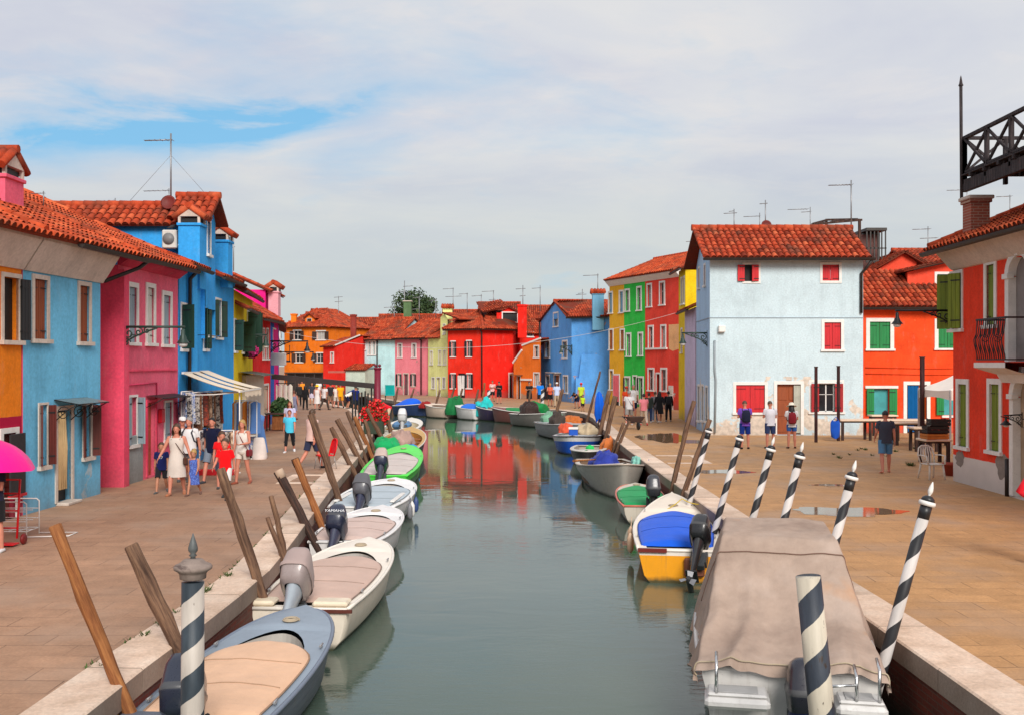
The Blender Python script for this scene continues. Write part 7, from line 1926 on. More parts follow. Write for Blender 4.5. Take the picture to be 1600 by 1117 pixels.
# red plastic chair and white garden chair
def plastic_chair(label, x, y, rz, c, slats=True, metal_legs=False):
    o = thing('garden_chair', label, 'chair', (x, y, 0), rz); m = paint(c, .4, .06, 3)
    rows = [[Vector((-.22+.44*i/6, -.22+.44*j/6, .43-.02*math.sin(PI*i/6)*math.sin(PI*j/6))) for i in range(7)] for j in range(7)]
    mb = MB(); mb.grid(rows); mb.grid([[p-Vector((0,0,.025)) for p in r] for r in rows]); mb.tube([rows[0][0]-Vector((0,0,.012)), rows[0][-1]-Vector((0,0,.012))], .016, 6); mb.tube([r[0]-Vector((0,0,.012)) for r in rows], .016, 6); mb.tube([r[-1]-Vector((0,0,.012)) for r in rows], .016, 6); mb.build('seat', m, o)
    mb = MB(); frame = [Vector((-.22,.21,.43)), Vector((-.25,.27,.65)), Vector((-.2,.31,.84)), Vector((-.1,.325,.9)), Vector((.1,.325,.9)), Vector((.2,.31,.84)), Vector((.25,.27,.65)), Vector((.22,.21,.43))]; mb.tube(frame, .022, 8)
    if slats:
        for k in range(5): xx = -.15+.075*k; mb.tube([(xx*.75,.22,.43),(xx*1.05,.27,.65),(xx*.8,.318,.895)], .016, 6, squash=(1.3,.7))
    else: mb.grid([[Vector((-.23+.46*i/5*(1), .22+.10*j/4+(.02*math.sin(PI*i/5)), .46+.42*j/4)) for i in range(6)] for j in range(5)])
    mb.build('backrest', m, o)
    ml = metal((.4,.4,.4,1)) if metal_legs else m; r = .013 if metal_legs else .026
    for (x0, y0, x1, y1) in ((-.2,-.2,-.24,-.25),(.2,-.2,.24,-.25),(-.2,.2,-.24,.28),(.2,.2,.24,.28)): MB().tube([(x0,y0,.42),(x1,y1,0)], [r, r*.85], 8, squash=(1.2,.9)).build('leg', ml, o)
    if slats:
        for sx in (-1,1): MB().tube([(sx*.24,.27,.64),(sx*.29,.05,.66),(sx*.29,-.18,.65),(sx*.25,-.22,.42)], .022, 8, squash=(1.3,.8)).build('armrest', m, o)
    return o
plastic_chair('white slatted plastic garden chair by the corner of the orange-red house', xz(1456, 28.3), 28.3, R(12), (.72,.66,.58,1))
plastic_chair('red plastic chair on the kerb side of the left quay', xz(508, 31.0), 31.0, R(-60), C(225,20,25), False, True)
t = thing('flower_pot', 'terracotta pot beside the white garden chair', 'flower pot', (xz(1485, 29.2), 29.2, 0)); MB().lathe([(.14,0),(.2,.3),(.225,.3),(.225,.36),(.19,.36),(.17,.3)], 16).build('pot', paint(C(165,70,50), .7), t); MB().lathe([(.0,.3),(.17,.3)], 12).build('soil', paint((.04,.03,.02,1), .9), t)

# market tables
def mtable(label, x0, x1, Y, z, dep, nleg):
    o = thing('market_table', label, 'table', ((x0+x1)/2, Y, 0), 0, 'market tables on the square'); w = (x1-x0)/2
    MB().bbox(-w, w, 0, dep, z-.07, z, .015).build('table_top', paint(C(225,200,175), .5, .12, 2), o)
    MB().bbox(-w+.06, w-.06, .05, dep-.05, z-.13, z-.07, .008).build('apron', M_WOODDARK, o)
    for k in range(nleg):
        x = -w+.12+(2*w-.24)*k/(nleg-1)
        for y in (.08, dep-.08): MB().bbox(x-.05, x+.05, y-.05, y+.05, 0, z-.12, .008).build('leg', M_WOODDARK, o)
mtable('longest pale market table reaching the brown pole with the blue bag', xz(1313,42.3), xz(1452,42.3), 42.3, .87, .8, 4)
mtable('pale market table just behind the man in the dark shirt', xz(1398,39.8), xz(1484,39.8), 39.8, .9, .7, 3)
mtable('short pale table left of the stacked crates', xz(1428,37), xz(1470,37), 37.0, .88, .7, 2)
mtable('low table loaded with wooden crates near the white chair', xz(1446,32.5), xz(1489,32.5), 32.5, .78, .8, 2)
mtable('far pale table under the green shuttered window', xz(1362,45), xz(1404,45), 45.0, .92, .6, 2)
def crate(label, x, y, z, w, d, h, c):
    o = thing('wooden_crate', label, 'crate', (x, y, z), random.uniform(-.1,.1), 'crates on the low market table'); m = paint(c, .7, .2, 4); mb = MB()
    for k in range(2):
        z0 = .02+k*h*.5; z1 = z0+h*.42
        for (a, b, c_, d_) in ((-w/2,w/2,-d/2,-d/2+.015),(-w/2,w/2,d/2-.015,d/2),(-w/2,-w/2+.015,-d/2+.016,d/2-.016),(w/2-.015,w/2,-d/2+.016,d/2-.016)): mb.box(a,b,c_,d_,z0,z1)
    mb.box(-w/2+.016,w/2-.016,-d/2+.016,d/2-.016,0,.018)
    for sx in (-1,1):
        for sy in (-1,1): mb.box(sx*(w/2-.03)-.012, sx*(w/2-.03)+.012, sy*(d/2-.03)-.012, sy*(d/2-.03)+.012, .019, h+.02)
    mb.build('slats', m, o); return o
Xc = xz(1468,32.6)
crate('orange-brown flat crate on the low market table', Xc-.1, 32.75, .78, .72, .5, .16, C(200,120,50)); crate('dark crate stacked on the flat orange-brown crate', Xc-.05, 32.8, .962, .7, .45, .22, C(45,38,34)); crate('black crate topmost of the stack on the low table', Xc+.05, 32.8, 1.205, .62, .45, .2, C(40,36,34))
t = thing('fruit_heap', 'red fruit heaped in the dark crate', 'fruit', (Xc+.05, 32.72, .99)); mb = MB(); rnd = random.Random(2)
for k in range(26): mb.ball((rnd.uniform(-.24,.24), rnd.uniform(-.14,.1), .04+rnd.uniform(0,.08)), .04, 8, 6)
o_ = mb.build('fruit', paint(C(190,40,35), .4), t); tag(t, kind='stuff')
# pop-up canopy
t = thing('market_canopy', 'white pop-up market canopy half hidden by the orange-red house', 'canopy', (xz(1500,36)+1.08, 36, 0)); W_ = 1.42
mb = MB(); apex = Vector((0, 1.4, 3.15)); e = 2.25
cor = [Vector((-W_,0,e)), Vector((W_,0,e)), Vector((W_,2.8,e)), Vector((-W_,2.8,e))]
for a, b in zip(cor, cor[1:]+cor[:1]):
    rows = [[(a.lerp(b, i/10)).lerp(apex, j/8)+Vector((0,0,-.10*math.sin(PI*j/8)*1-.05*math.sin(PI*i/10)*(1-j/8))) for i in range(11)] for j in range(9)]; mb.grid(rows)
    mb.grid([[a.lerp(b, i/10)+Vector((0,0,-.05*math.sin(PI*i/10))) for i in range(11)], [a.lerp(b, i/10)*1.0+Vector((.015*math.sin(i*2),.015*math.cos(i*2),-.36+.08*math.sin(PI*i/10))) for i in range(11)]])
mb.build('canopy_cloth', cloth(C(240,226,214), .06), t, fix=False)
for c in cor: MB().bbox(c.x-.03, c.x+.03, c.y-.03, c.y+.03, 0, e, .005).build('leg', metal((.5,.5,.5,1)), t)
def dark_pole(label, px, ytop, Y, w=.11):
    o = thing('market_pole', label, 'pole', (xz(px,Y), Y, 0), 0, 'dark poles on the square'); h = at(px,ytop,Y).z; MB().bbox(-w/2, w/2, -w/2, w/2, 0, h, .012).build('pole', wood((.09,.03,.03,1),(.04,.015,.015,1)), o); MB().bbox(-w*.62,w*.62,-w*.62,w*.62,h-.02,h+.02,.008).build('cap', M_WOODDARK, o); return h
dark_pole('dark pole in front of the left edge of the open red shutters', 1275, 573, 41.4); dark_pole('dark pole with the blue bag, in front of the right red shutter', 1310, 572, 42.2); dark_pole('tall dark pole before the white canopy', 1441, 558, 38.3, .14)
t = thing('blue_bag', 'bright blue cloth bag hanging on the dark pole by the long table', 'bag', (xz(1307,42.0), 42.0, 0)); mb = MB(); rows = []
for (z, w) in ((.12,.08),(.16,.17),(.45,.2),(.72,.2),(.85,.15)): rows.append([Vector((w*math.cos(a)-.05, .06*math.sin(a), z+.02*math.cos(2*a))) for a in [2*PI*k/16 for k in range(16)]])
mb.grid(rows, closed=True); mb.poly(rows[0]); mb.build('sack', cloth(C(30,85,190)), t, fix=False); MB().tube([(-.18,0,.83),(-.02,0,1.0),(.08,0,.83)], .016, 5).build('strap', cloth(C(30,85,190)), t)
# blue cloth on a stick, wheelbarrow
t = thing('blue_cover', 'bright blue plastic cover draped over a stake at the right kerb', 'cover', (xz(935,51.5), 51.5, 0)); MB().tube([(0,0,0),(.05,0,1.75)], .03, 6).build('stake', M_WOODPOST, t); mb = MB(); rows = []
for (z, w) in ((.3,.17),(.6,.24),(1.05,.23),(1.45,.17),(1.68,.10),(1.78,.03)): rows.append([Vector((w*math.cos(a)*(1+.2*math.sin(5*a+z*2))+.04, w*.6*math.sin(a)*(1+.2*math.sin(5*a+z*2)), z+(.12*math.sin(3*a) if z < .5 else 0))) for a in [2*PI*k/24 for k in range(24)]])
mb.grid(rows, closed=True); mb.poly(rows[-1]); mb.build('sheet', cloth(C(15,95,215), .15, .5), t, fix=False)
t = thing('wheelbarrow', 'small dark wheelbarrow at the right kerb by the stout posts', 'wheelbarrow', (xz(992,49.5), 49.5, 0), R(15)); mb = MB(); mb.add([(-.4,-.3,.62),(.4,-.3,.62),(.4,.3,.62),(-.4,.3,.62),(-.25,-.2,.35),(.25,-.2,.35),(.25,.2,.35),(-.25,.2,.35)], [(4,5,6,7),(0,1,5,4),(1,2,6,5),(2,3,7,6),(3,0,4,7)]); mb.build('tray', paint(C(70,50,45), .6), t)
mb = MB(); [mb.tube([(sx*.22,-.5,.35),(sx*.25,.2,.34),(sx*.28,.95,.6)], .022, 6) for sx in (-1,1)]; mb.build('handle_frame', M_IRON, t); [MB().tube([(sx*.24,.3,.36),(sx*.26,.35,0)], .02, 6).build('leg', M_IRON, t) for sx in (-1,1)]; MB().lathe([(.05,-.04),(.17,-.04),(.19,0),(.17,.04),(.05,.04)], 16, Matrix.Translation((0,-.45,.19))@Matrix.Rotation(R(90),4,'Y')).build('wheel', M_IRON, t)
t = thing('folding_chair', 'turquoise folding chair on the far quay before the grey-blue house', 'chair', (xz(609,87), 87, 0)); mb = MB(); mb.grid([[Vector((-.4+.8*i/4,.25-.25*j/3,.5+.85*j/3)) for i in range(5)] for j in range(4)]); mb.build('backrest', cloth(C(20,170,165)), t, fix=False); MB().bbox(-.4,.4,-.35,.25,.45,.52,.02).build('seat', cloth(C(20,170,165)), t); [MB().bar((x,y,0),(x,-y,.5),.05).build('leg', M_WOODPOST, t) for x in (-.36,.36) for y in (-.3,.3)]

# left edge: umbrella, hand truck, wire rack
t = thing('parasol', 'magenta umbrella poking in at the left picture edge', 'umbrella', (xz(-30,17.3), 17.3, 1.2)); t.rotation_euler = (0, R(8), 0); mb = MB(); rows = []; n_ = 8
for j in range(9):
    w = j/8; r = .83*math.sin(w*1.12)/math.sin(1.12); row = []
    for k in range(64): a = 2*PI*k/64; sc = 1-.035*w*abs(math.sin(a*n_/2))**.7; row.append(Vector((r*sc*math.cos(a), r*sc*math.sin(a), .74-.44*(1-math.cos(w*1.2))/(1-math.cos(1.2))+.0*abs(math.sin(a*4)))))
    rows.append(row)
mb.grid(rows, closed=True); mb.build('canopy', cloth(C(250,15,140), .06, .5), t, fix=False); MB().tube([(0,0,-.25),(0,0,.82)], .008, 6).build('shaft', M_IRON, t)
mb = MB(); [mb.tube([(0,0,.45),(.6*math.cos(2*PI*k/8),.6*math.sin(2*PI*k/8),.46)], .004, 4) for k in range(8)]; mb.build('rib', M_IRON, t)
t = thing('hand_truck', 'red hand truck at the left picture edge below the umbrella', 'hand truck', (xz(14,18.0), 18.0, 0)); mr = paint(C(215,25,35), .4)
mb = MB(); [mb.tube([(x,0,.12),(x,.12,1.15)], .02, 8) for x in (-.16,.14)]; [mb.tube([(-.16,.12*z/1.15,z),(.14,.12*z/1.15,z)], .016, 6) for z in (.3,.6,.9,1.14)]; mb.bbox(-.2,.18,-.22,.02,.03,.05,.005); mb.build('frame', mr, t)
[MB().lathe([(.02,-.025),(.085,-.025),(.1,0),(.085,.025),(.02,.025)], 16, Matrix.Translation((x,.08,.1))@Matrix.Rotation(R(90),4,'Y')).build('wheel', paint(C(120,25,25), .5), t) for x in (-.24,.22)]
t = thing('wire_rack', 'white wire display rack against the crimson base of the ochre house', 'display rack', (xz(22,19.0), 19.0, 0)); mb = MB()
for (y) in (-.25,.25): mb.tube([(-.35,y,0),(-.35,y,.62),(-.3,y,.66),(.3,y,.66),(.35,y,.62),(.35,y,0)], .013, 6)
for z in (.12,.3,.48): [mb.tube([(-.35,y,z),(.35,y,z)], .009, 5) for y in (-.25,0,.25)]; 
for k in range(5): mb.tube([(-.35+.175*k,-.25,.12),(-.35+.175*k,.25,.12)], .008, 5)
mb.tube([(.35,-.25,.02),(1.05,-.1,.015),(1.05,.3,.015),(.35,.25,.02)], .012, 6); mb.build('frame', M_WHITE, t)
t = thing('menu_stand', 'dark chalkboard menu leaning in the white-framed doorway', 'menu board', (f_och.pt(r2[0]+.35,0,.12).x, f_och.pt(r2[0]+.35,0,.12).y, 0)); MB().bbox(-.02,.02,-.32,.32,.5,1.75,.008).build('board', paint((.02,.02,.022,1), .6), t); MB().bbox(-.03,.03,-.36,.36,.44,.5,.005).build('ledge', paint(C(190,30,40), .5), t)
# landing-stage stones set in the paving
def frame_stones(x0, x1, y0, y1, w=.3):
    for (a, b, c, d) in ((x0,x1,y0,y0+w),(x0,x1,y1-w,y1),(x0 if x0 < 0 else x1-w, x0+w if x0 < 0 else x1, y0+w,y1-w)):
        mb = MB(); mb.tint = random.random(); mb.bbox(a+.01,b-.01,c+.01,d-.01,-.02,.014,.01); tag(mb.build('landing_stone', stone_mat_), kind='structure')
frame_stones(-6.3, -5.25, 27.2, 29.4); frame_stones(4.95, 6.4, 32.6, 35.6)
# weeds in the joints
def weeds(name, pts, seed):
    rnd = random.Random(seed); mb = MB()
    for (x, y, r, n) in pts:
        for k in range(n):
            a = rnd.random()*6.28; q = rnd.random()*r; b = Vector((x+math.cos(a)*q*.5, y+math.sin(a)*q, .0)); h = rnd.uniform(.03,.11)*(r/.15)**.5; t_ = Vector((math.cos(a)*h*.9, math.sin(a)*h*.9, h)); s = Vector((-math.sin(a),math.cos(a),0))*.012
            mb.add([b-s, b+s, b+t_*.6+s*.8, b+t_], [(0,1,2,3)], False)
    tag(mb.build(name, paint((.06,.10,.02,1), .8, .4), fix=False), kind='stuff')
wl = []
rnd = random.Random(5)
for (px, py, r, n) in ((322,926,.14,60),(358,900,.10,40),(258,978,.10,30),(230,993,.09,25),(277,958,.05,14),(164,1040,.05,12),(437,828,.09,24),(1421,833+5,.0,0)):
    p = gp(px, py); wl.append((p.x-.02, p.y, r, n))
for k in range(60):
    i = rnd.randrange(2, 9); a, b = Vector(LEFT[i]), Vector(LEFT[i+1]); p = a.lerp(b, rnd.random()); wl.append((p.x-.57, p.y, .04, 5))
p = gp(1423, 727); wl.append((p.x, p.y, .22, 90))
for k in range(14): p = gp(rnd.uniform(1290,1440), rnd.uniform(700,716)); wl.append((p.x, p.y, .12, 16))
weeds('weeds', wl, 9)
# ================================================================ PEOPLE
def skin_mat(c):
    key = ('sk', c)
    if key in _cache: return _cache[key]
    t = NT('skin'); P = t.obj(); n = t.noise(P, 9, 4, .6); t.l(t.ramp(n, [(.3, tuple(v*.82 for v in c[:3])+(1,)), (.7, c)]), t.b.inputs['Base Color']); t.set(Roughness=.55, Subsurface_Weight=.0, Specular_IOR_Level=.35)
    _cache[key] = t.mat; return t.mat
def skeleton(p):
    """joints of a 1.72 m figure facing -Y; p holds leg swings, knee bends and arm angles in degrees"""
    J = {}; lean = R(p.get('lean', 0)); dz = p.get('dz', 0.0)
    J['pelvis'] = Vector((0, 0, .93+dz))
    sp = Vector((0, -math.sin(lean), math.cos(lean)))
    J['chest'] = J['pelvis']+sp*.36; J['neck'] = J['pelvis']+sp*.545; hl = R(p.get('head', 0)); hs = Vector((math.sin(R(p.get('turn', 0)))*.01, -math.sin(lean+hl), math.cos(lean+hl)))
    J['head'] = J['neck']+hs*.155; J['up'] = hs
    for k, sg in (('L', -1), ('R', 1)):
        sw, kn = p.get('leg'+k, (0, 0)); sw, kn = R(sw), R(kn); ab = R(p.get('stance', 3))*sg
        h = J['pelvis']+Vector((sg*.095, 0, -.03)); J['hip'+k] = h
        d = Vector((math.sin(ab), -math.sin(sw), -math.cos(sw))).normalized(); J['knee'+k] = h+d*.415
        d2 = Vector((math.sin(ab)*.6, -math.sin(sw-kn), -math.cos(sw-kn))).normalized(); J['ankle'+k] = J['knee'+k]+d2*.405
        ft = Vector((sg*.25, -math.cos(max(0, kn-sw)*.6), -math.sin(max(0, kn-sw)*.6)-.0)).normalized(); J['toe'+k] = J['ankle'+k]+ft*.17+Vector((0,0,-.055))
        s = J['pelvis']+sp*.49+Vector((sg*.185, 0, 0)); J['sho'+k] = s
        asw, aab, el, ein = p.get('arm'+k, (0, 8, 12, 0)); asw, aab, el, ein = R(asw), R(aab), R(el), R(ein)
        d = Vector((sg*math.sin(aab), -math.sin(asw)*math.cos(aab), -math.cos(asw)*math.cos(aab))); J['elb'+k] = s+d*.28
        f = Vector((sg*math.sin(aab*.6-ein), -math.sin(asw+el)*math.cos(aab*.6-ein), -math.cos(asw+el)*math.cos(aab*.6-ein))).normalized(); J['wri'+k] = J['elb'+k]+f*.245; J['fd'+k] = f
    return J
POSES = {
 'stand': dict(legL=(3,2), legR=(-3,2), armL=(4,9,14,0), armR=(-2,9,16,0)),
 'walk': dict(legL=(22,6), legR=(-16,22), armL=(-20,8,14,0), armR=(22,8,22,0), lean=2),
 'walk2': dict(legL=(-16,24), legR=(22,6), armL=(22,8,24,0), armR=(-20,8,14,0), lean=2),
 'step': dict(legL=(12,4), legR=(-9,14), armL=(-8,9,16,0), armR=(12,9,30,4), lean=1),
 'phone': dict(legL=(3,2), legR=(-2,2), armL=(14,10,100,38), armR=(14,10,96,36), head=16),
 'folded': dict(legL=(2,2), legR=(-3,4), armL=(16,14,95,62), armR=(20,14,88,60)),
 'hips': dict(legL=(2,2), legR=(-2,3), armL=(-12,38,62,70), armR=(-12,38,62,70)),
 'bag': dict(legL=(10,4), legR=(-8,12), armL=(-5,9,14,0), armR=(12,12,70,35), lean=1),
 'bend': dict(legL=(25,40), legR=(20,38), armL=(40,12,40,5), armR=(45,12,40,5), lean=62, dz=-.06),
 'lead': dict(legL=(14,5), legR=(-10,15), armL=(8,22,18,-10), armR=(6,20,14,-8), lean=1),
}
PJ = {}
for k_, p_ in POSES.items():
    J = skeleton(p_); low = min(J['ankleL'].z, J['ankleR'].z)-.075
    for q in list(J):
        if q != 'up' and not q.startswith('fd'): J[q] = J[q]-Vector((0, 0, low))
    PJ[k_] = J
BODY = {}
def body_mesh(pose, kid):
    key = (pose, kid)
    if key in BODY: return BODY[key]
    J = PJ[pose]; mb = MB(); hk = 1.32 if kid else 1.0; H = J['head']; up = J['up']; fw = Vector((0,-1,0)); fw = (fw-up*fw.dot(up)).normalized(); rt = up.cross(fw)*-1
    # trunk
    rows = []; axis = (J['neck']-J['pelvis'])
    for (t, rx, ry, off) in ((-.13,.10,.09,0),(-.06,.155,.115,0),(.05,.165,.12,.0),(.2,.145,.105,-.005),(.36,.14,.10,-.005),(.55,.165,.115,-.01),(.75,.18,.115,-.005),(.88,.165,.09,.01),(.97,.09,.065,.01),(1.04,.058,.058,.0)):
        c = J['pelvis']+axis*t; a = axis.normalized(); f = Vector((0,-1,0)); f = (f-a*f.dot(a)).normalized(); r_ = Vector((1,0,0))
        rows.append([c+r_*rx*math.cos(w)+f*(ry*math.sin(w)-off) for w in [2*PI*k/20 for k in range(20)]])
    mb.grid(rows, closed=True); mb.poly(rows[0]); mb.poly(rows[-1])
    mb.tube([J['neck']-axis.normalized()*.03, J['neck']+up*.05, H-up*.05], [.06,.052,.05], 12)
    M = Matrix((rt, fw*-1, up)).transposed()
    mb.ball(H+up*.035*hk, (.076*hk,.093*hk,.105*hk), 18, 14, M); mb.ball(H+up*-.035*hk+fw*.012, (.062*hk,.078*hk,.072*hk), 14, 10, M)
    mb.tube([H+fw*.085*hk+up*.03*hk, H+fw*.112*hk-up*.018*hk, H+fw*.09*hk-up*.026*hk], [.009,.016,.013], 8)
    for sg in (-1,1): mb.ball(H+rt*sg*.078*hk+up*.005, (.012,.024,.033), 8, 6, M)
    for k, sg in (('L',-1),('R',1)):
        h, kn, an, to = J['hip'+k], J['knee'+k], J['ankle'+k], J['toe'+k]
        mb.tube([h+Vector((0,0,.05)), h.lerp(kn,.35), h.lerp(kn,.8), kn, kn.lerp(an,.3), kn.lerp(an,.7), an, an-Vector((0,0,.05))], [.088,.082,.06,.053,.058,.043,.036,.036], 14)
        mb.tube([an+Vector((0,.045,-.045)), an+Vector((0,0,-.045)), an.lerp(to,.6)+Vector((0,0,-.02)), to], [.035,.042,.04,.026], 12, squash=(1,.8))
        s, e, w, f = J['sho'+k], J['elb'+k], J['wri'+k], J['fd'+k]
        mb.tube([s+Vector((-sg*.05,0,.012)), s, s.lerp(e,.4), e, e.lerp(w,.3), w], [.055,.056,.046,.038,.038,.026], 12)
        # hand: palm, four curled fingers of unequal length, thumb from the side
        side = f.cross(Vector((0,1,0))); side = (Vector((0,-1,0))-f*f.y*-1); side = (Vector((0,-1,0))-f*Vector((0,-1,0)).dot(f))
        if side.length < .2: side = Vector((-sg,0,0))-f*Vector((-sg,0,0)).dot(f)
        side.normalize(); inn_ = f.cross(side).normalized(); inn_ = inn_ if inn_.x*sg < 0 else -inn_
        Mh = Matrix((side, inn_, f)).transposed(); mb.ball(w+f*.05, (.040,.017,.056), 12, 8, Mh)
        for q, (o_, ln) in enumerate(((.03,.062),(.0105,.072),(-.0105,.067),(-.029,.052))):
            b = w+f*.092+side*o_; mb.tube([b-f*.02, b+f*ln*.45+inn_*.006, b+f*ln*.8+inn_*.02, b+f*ln+inn_*.034], [.0095,.009,.008,.0065], 8)
        b = w+f*.03+side*.034; mb.tube([b-side*.012, b+side*.02+f*.025+inn_*.008, b+side*.024+f*.055+inn_*.016], [.011,.010,.008], 8)
    me0 = mb.mesh('tmp'); ob = bpy.data.objects.new('tmp', me0); COL.objects.link(ob)
    md = ob.modifiers.new('r', 'REMESH'); md.mode = 'VOXEL'; md.voxel_size = .0085; md.use_smooth_shade = True
    sm = ob.modifiers.new('s', 'SMOOTH'); sm.factor = .5; sm.iterations = 2
    bpy.context.view_layer.update()
    me = bpy.data.meshes.new_from_object(ob.evaluated_get(bpy.context.evaluated_depsgraph_get())); bpy.data.objects.remove(ob); bpy.data.meshes.remove(me0)
    me.name = 'body'; bm = bmesh.new(); bm.from_mesh(me)
    for f_ in bm.faces:
        f_.smooth = True
        c = f_.calc_center_median()-H; x, y, z = c.dot(rt), c.dot(fw), c.dot(up)
        if y > .05*hk:
            ex = abs(abs(x)-.031*hk); ez = abs(z-.022*hk)
            if ex < .012*hk and ez < .0075*hk: f_.material_index = 1
            elif abs(x) < .024*hk and abs(z+.062*hk) < .006*hk: f_.material_index = 2
            elif ex < .017*hk and abs(z-.045*hk) < .005*hk: f_.material_index = 3
    bm.to_mesh(me); bm.free()
    BODY[key] = me; return me
DARKEYE = paint((.02,.015,.012,1), .3); LIP = paint((.35,.10,.09,1), .5); BROW = paint((.07,.04,.025,1), .7)
SK = {'fair': skin_mat((.58,.30,.20,1)), 'tan': skin_mat((.50,.22,.13,1)), 'red': skin_mat((.62,.24,.16,1)), 'dark': skin_mat((.16,.07,.045,1))}
HAIR = {'blond': (.55,.33,.10,1), 'brown': (.10,.05,.025,1), 'black': (.012,.010,.010,1), 'grey': (.35,.33,.31,1), 'auburn': (.22,.06,.025,1)}
def hair_mat(c):
    t = NT('hair') if ('hr', c) not in _cache else None
    if t is None: return _cache[('hr', c)]
    n = t.noise(t.mapping(t.obj(), (30,30,4)), 3, 3); t.l(t.ramp(n, [(.3, tuple(v*.5 for v in c[:3])+(1,)), (.7, c)]), t.b.inputs['Base Color']); t.set(Roughness=.5); t.bump(n, .5, .01); _cache[('hr', c)] = t.mat; return t.mat

def person(label, px, py, h, rz, pose='stand', skin='tan', top=('tee', (.8,.8,.8,1)), bottom=('shorts', (.2,.2,.25,1)), hair=('short', 'brown'), hat=None, shoe=(.05,.05,.05,1), kid=False, group=None, number=None, z=0.0):
    """feet at ground pixel (px, py); rz: 0 faces the camera, 180 walks away"""
    g = gp(px, py); o = thing('person', label, 'person', (g.x, g.y, 0), R(rz), group); s = h/(1.72 if not kid else 1.80); o.scale = (s, s, s)
    J = PJ[pose]; me = body_mesh(pose, kid); me = me if not me.materials else me.copy()
    me.materials.clear()
    for m_ in (SK[skin], DARKEYE, LIP, BROW): me.materials.append(m_)
    bo = bpy.data.objects.new('body', me); COL.objects.link(bo); bo.parent = o
    H = J['head']; up = J['up']; fw = Vector((0,-1,0)); fw = (fw-up*fw.dot(up)).normalized(); rt = up.cross(fw)*-1; hk = 1.32 if kid else 1.0; M = Matrix((rt, fw*-1, up)).transposed()
    axis = J['neck']-J['pelvis']; an = axis.normalized(); af = Vector((0,-1,0)); af = (af-an*af.dot(an)).normalized(); X = Vector((1,0,0))
    rnd = random.Random(int(px*7+py*13)); ph = rnd.random()*6
    def mat(c): return c if not isinstance(c, tuple) else cloth(c, .15)
    def ring(t, rx, ry, off=0.0, n=28, wv=.0):
        c = J['pelvis']+axis*t; return [c+X*(rx*(1+wv*math.sin(5*w+ph+t*7)))*math.cos(w)+af*((ry*(1+wv*math.sin(4*w+ph)))*math.sin(w)-off) for w in [2*PI*k/n for k in range(n)]]
    def sleeve(mb, frac, r=1.0):
        for k, sg in (('L',-1),('R',1)):
            a, e, w = J['sho'+k], J['elb'+k], J['wri'+k]; st = a+Vector((-sg*.06,0,.014))
            if frac <= 1: mb.tube([st, a+Vector((0,0,.004)), a.lerp(e, frac*.5), a.lerp(e, frac)], [.068*r,.071*r,.066*r,.068*r], 14, caps=False)
            else: mb.tube([st, a+Vector((0,0,.004)), a.lerp(e,.5), e, e.lerp(w,.5), e.lerp(w, frac-1)], [.068*r,.071*r,.06*r,.053*r,.048*r,.041*r], 14, caps=False)
    kind, c = top; mb = MB(); low = -.14 if kind in ('tee','shirt','long','jersey','tunic') else -.06
    if kind == 'dress':
        hem = J['pelvis'].z-.46; rows = [ring(.92,.175,.108,0), ring(.85,.182,.12), ring(.72,.186,.132,-.004), ring(.52,.172,.128), ring(.3,.152,.118), ring(.12,.17,.13), ring(-.04,.19,.142)]
        for f_ in (.35,.7,1.0):
            z_ = J['pelvis'].z-.06-(.40)*f_; fx = .20+.025*f_; rows.append([Vector((J['pelvis'].x+fx*(1+.05*math.sin(6*w+ph)*f_)*math.cos(w), J['pelvis'].y+(.155+.035*f_)*(1+.05*math.sin(5*w+ph)*f_)*math.sin(-w), z_)) for w in [2*PI*k/28 for k in range(28)]])
        mb.grid(rows, closed=True)
        for k, sg in (('L',-1),('R',1)): mb.tube([J['pelvis']+axis*.86+X*sg*.10+af*.115, J['pelvis']+axis*.985+X*sg*.105+af*.05, J['pelvis']+axis*.99+X*sg*.105-af*.02, J['pelvis']+axis*.88+X*sg*.10-af*.10], .013, 6)
        mb.build('dress', mat(c), o, fix=False)
    elif kind:
        loose = 1.06 if kind != 'tank' else 1.0
        rows = [ring(1.0,.088,.072,.008), ring(.965,.12*loose,.085,.01), ring(.89,.176,.104,.008), ring(.76,.190*loose,.128*loose,0), ring(.55,.180*loose,.130*loose,0,28,.015), ring(.34,.162*loose*1.02,.122*loose,0,28,.02), ring(.15,.170*loose,.130*loose,0,28,.025), ring(low+.08,.184*loose,.137*loose,0,28,.025), ring(low,.187*loose,.14*loose,0,28,.03)]
        if kind == 'tank': rows = rows[2:]
        mb.grid(rows, closed=True)
        if kind == 'tank':
            for sg in (-1,1): mb.tube([J['pelvis']+axis*.87+X*sg*.11+af*.105, J['pelvis']+axis*.99+X*sg*.105+af*.04, J['pelvis']+axis*.99+X*sg*.105-af*.03, J['pelvis']+axis*.87+X*sg*.11-af*.10], .018, 6)
        else: sleeve(mb, {'tee':.55,'shirt':.6,'jersey':.62,'long':1.92,'tunic':1.5}[kind])
        mb.build('top', mat(c), o, fix=False)
        if kind in ('shirt',): MB().tube([q+an*.012 for q in ring(1.0,.075,.066,.006,16)]+[ring(1.0,.075,.066,.006,16)[0]+an*.012], .014, 6).build('collar', mat(tuple(v*.8 for v in c[:3])+(1,)), o)
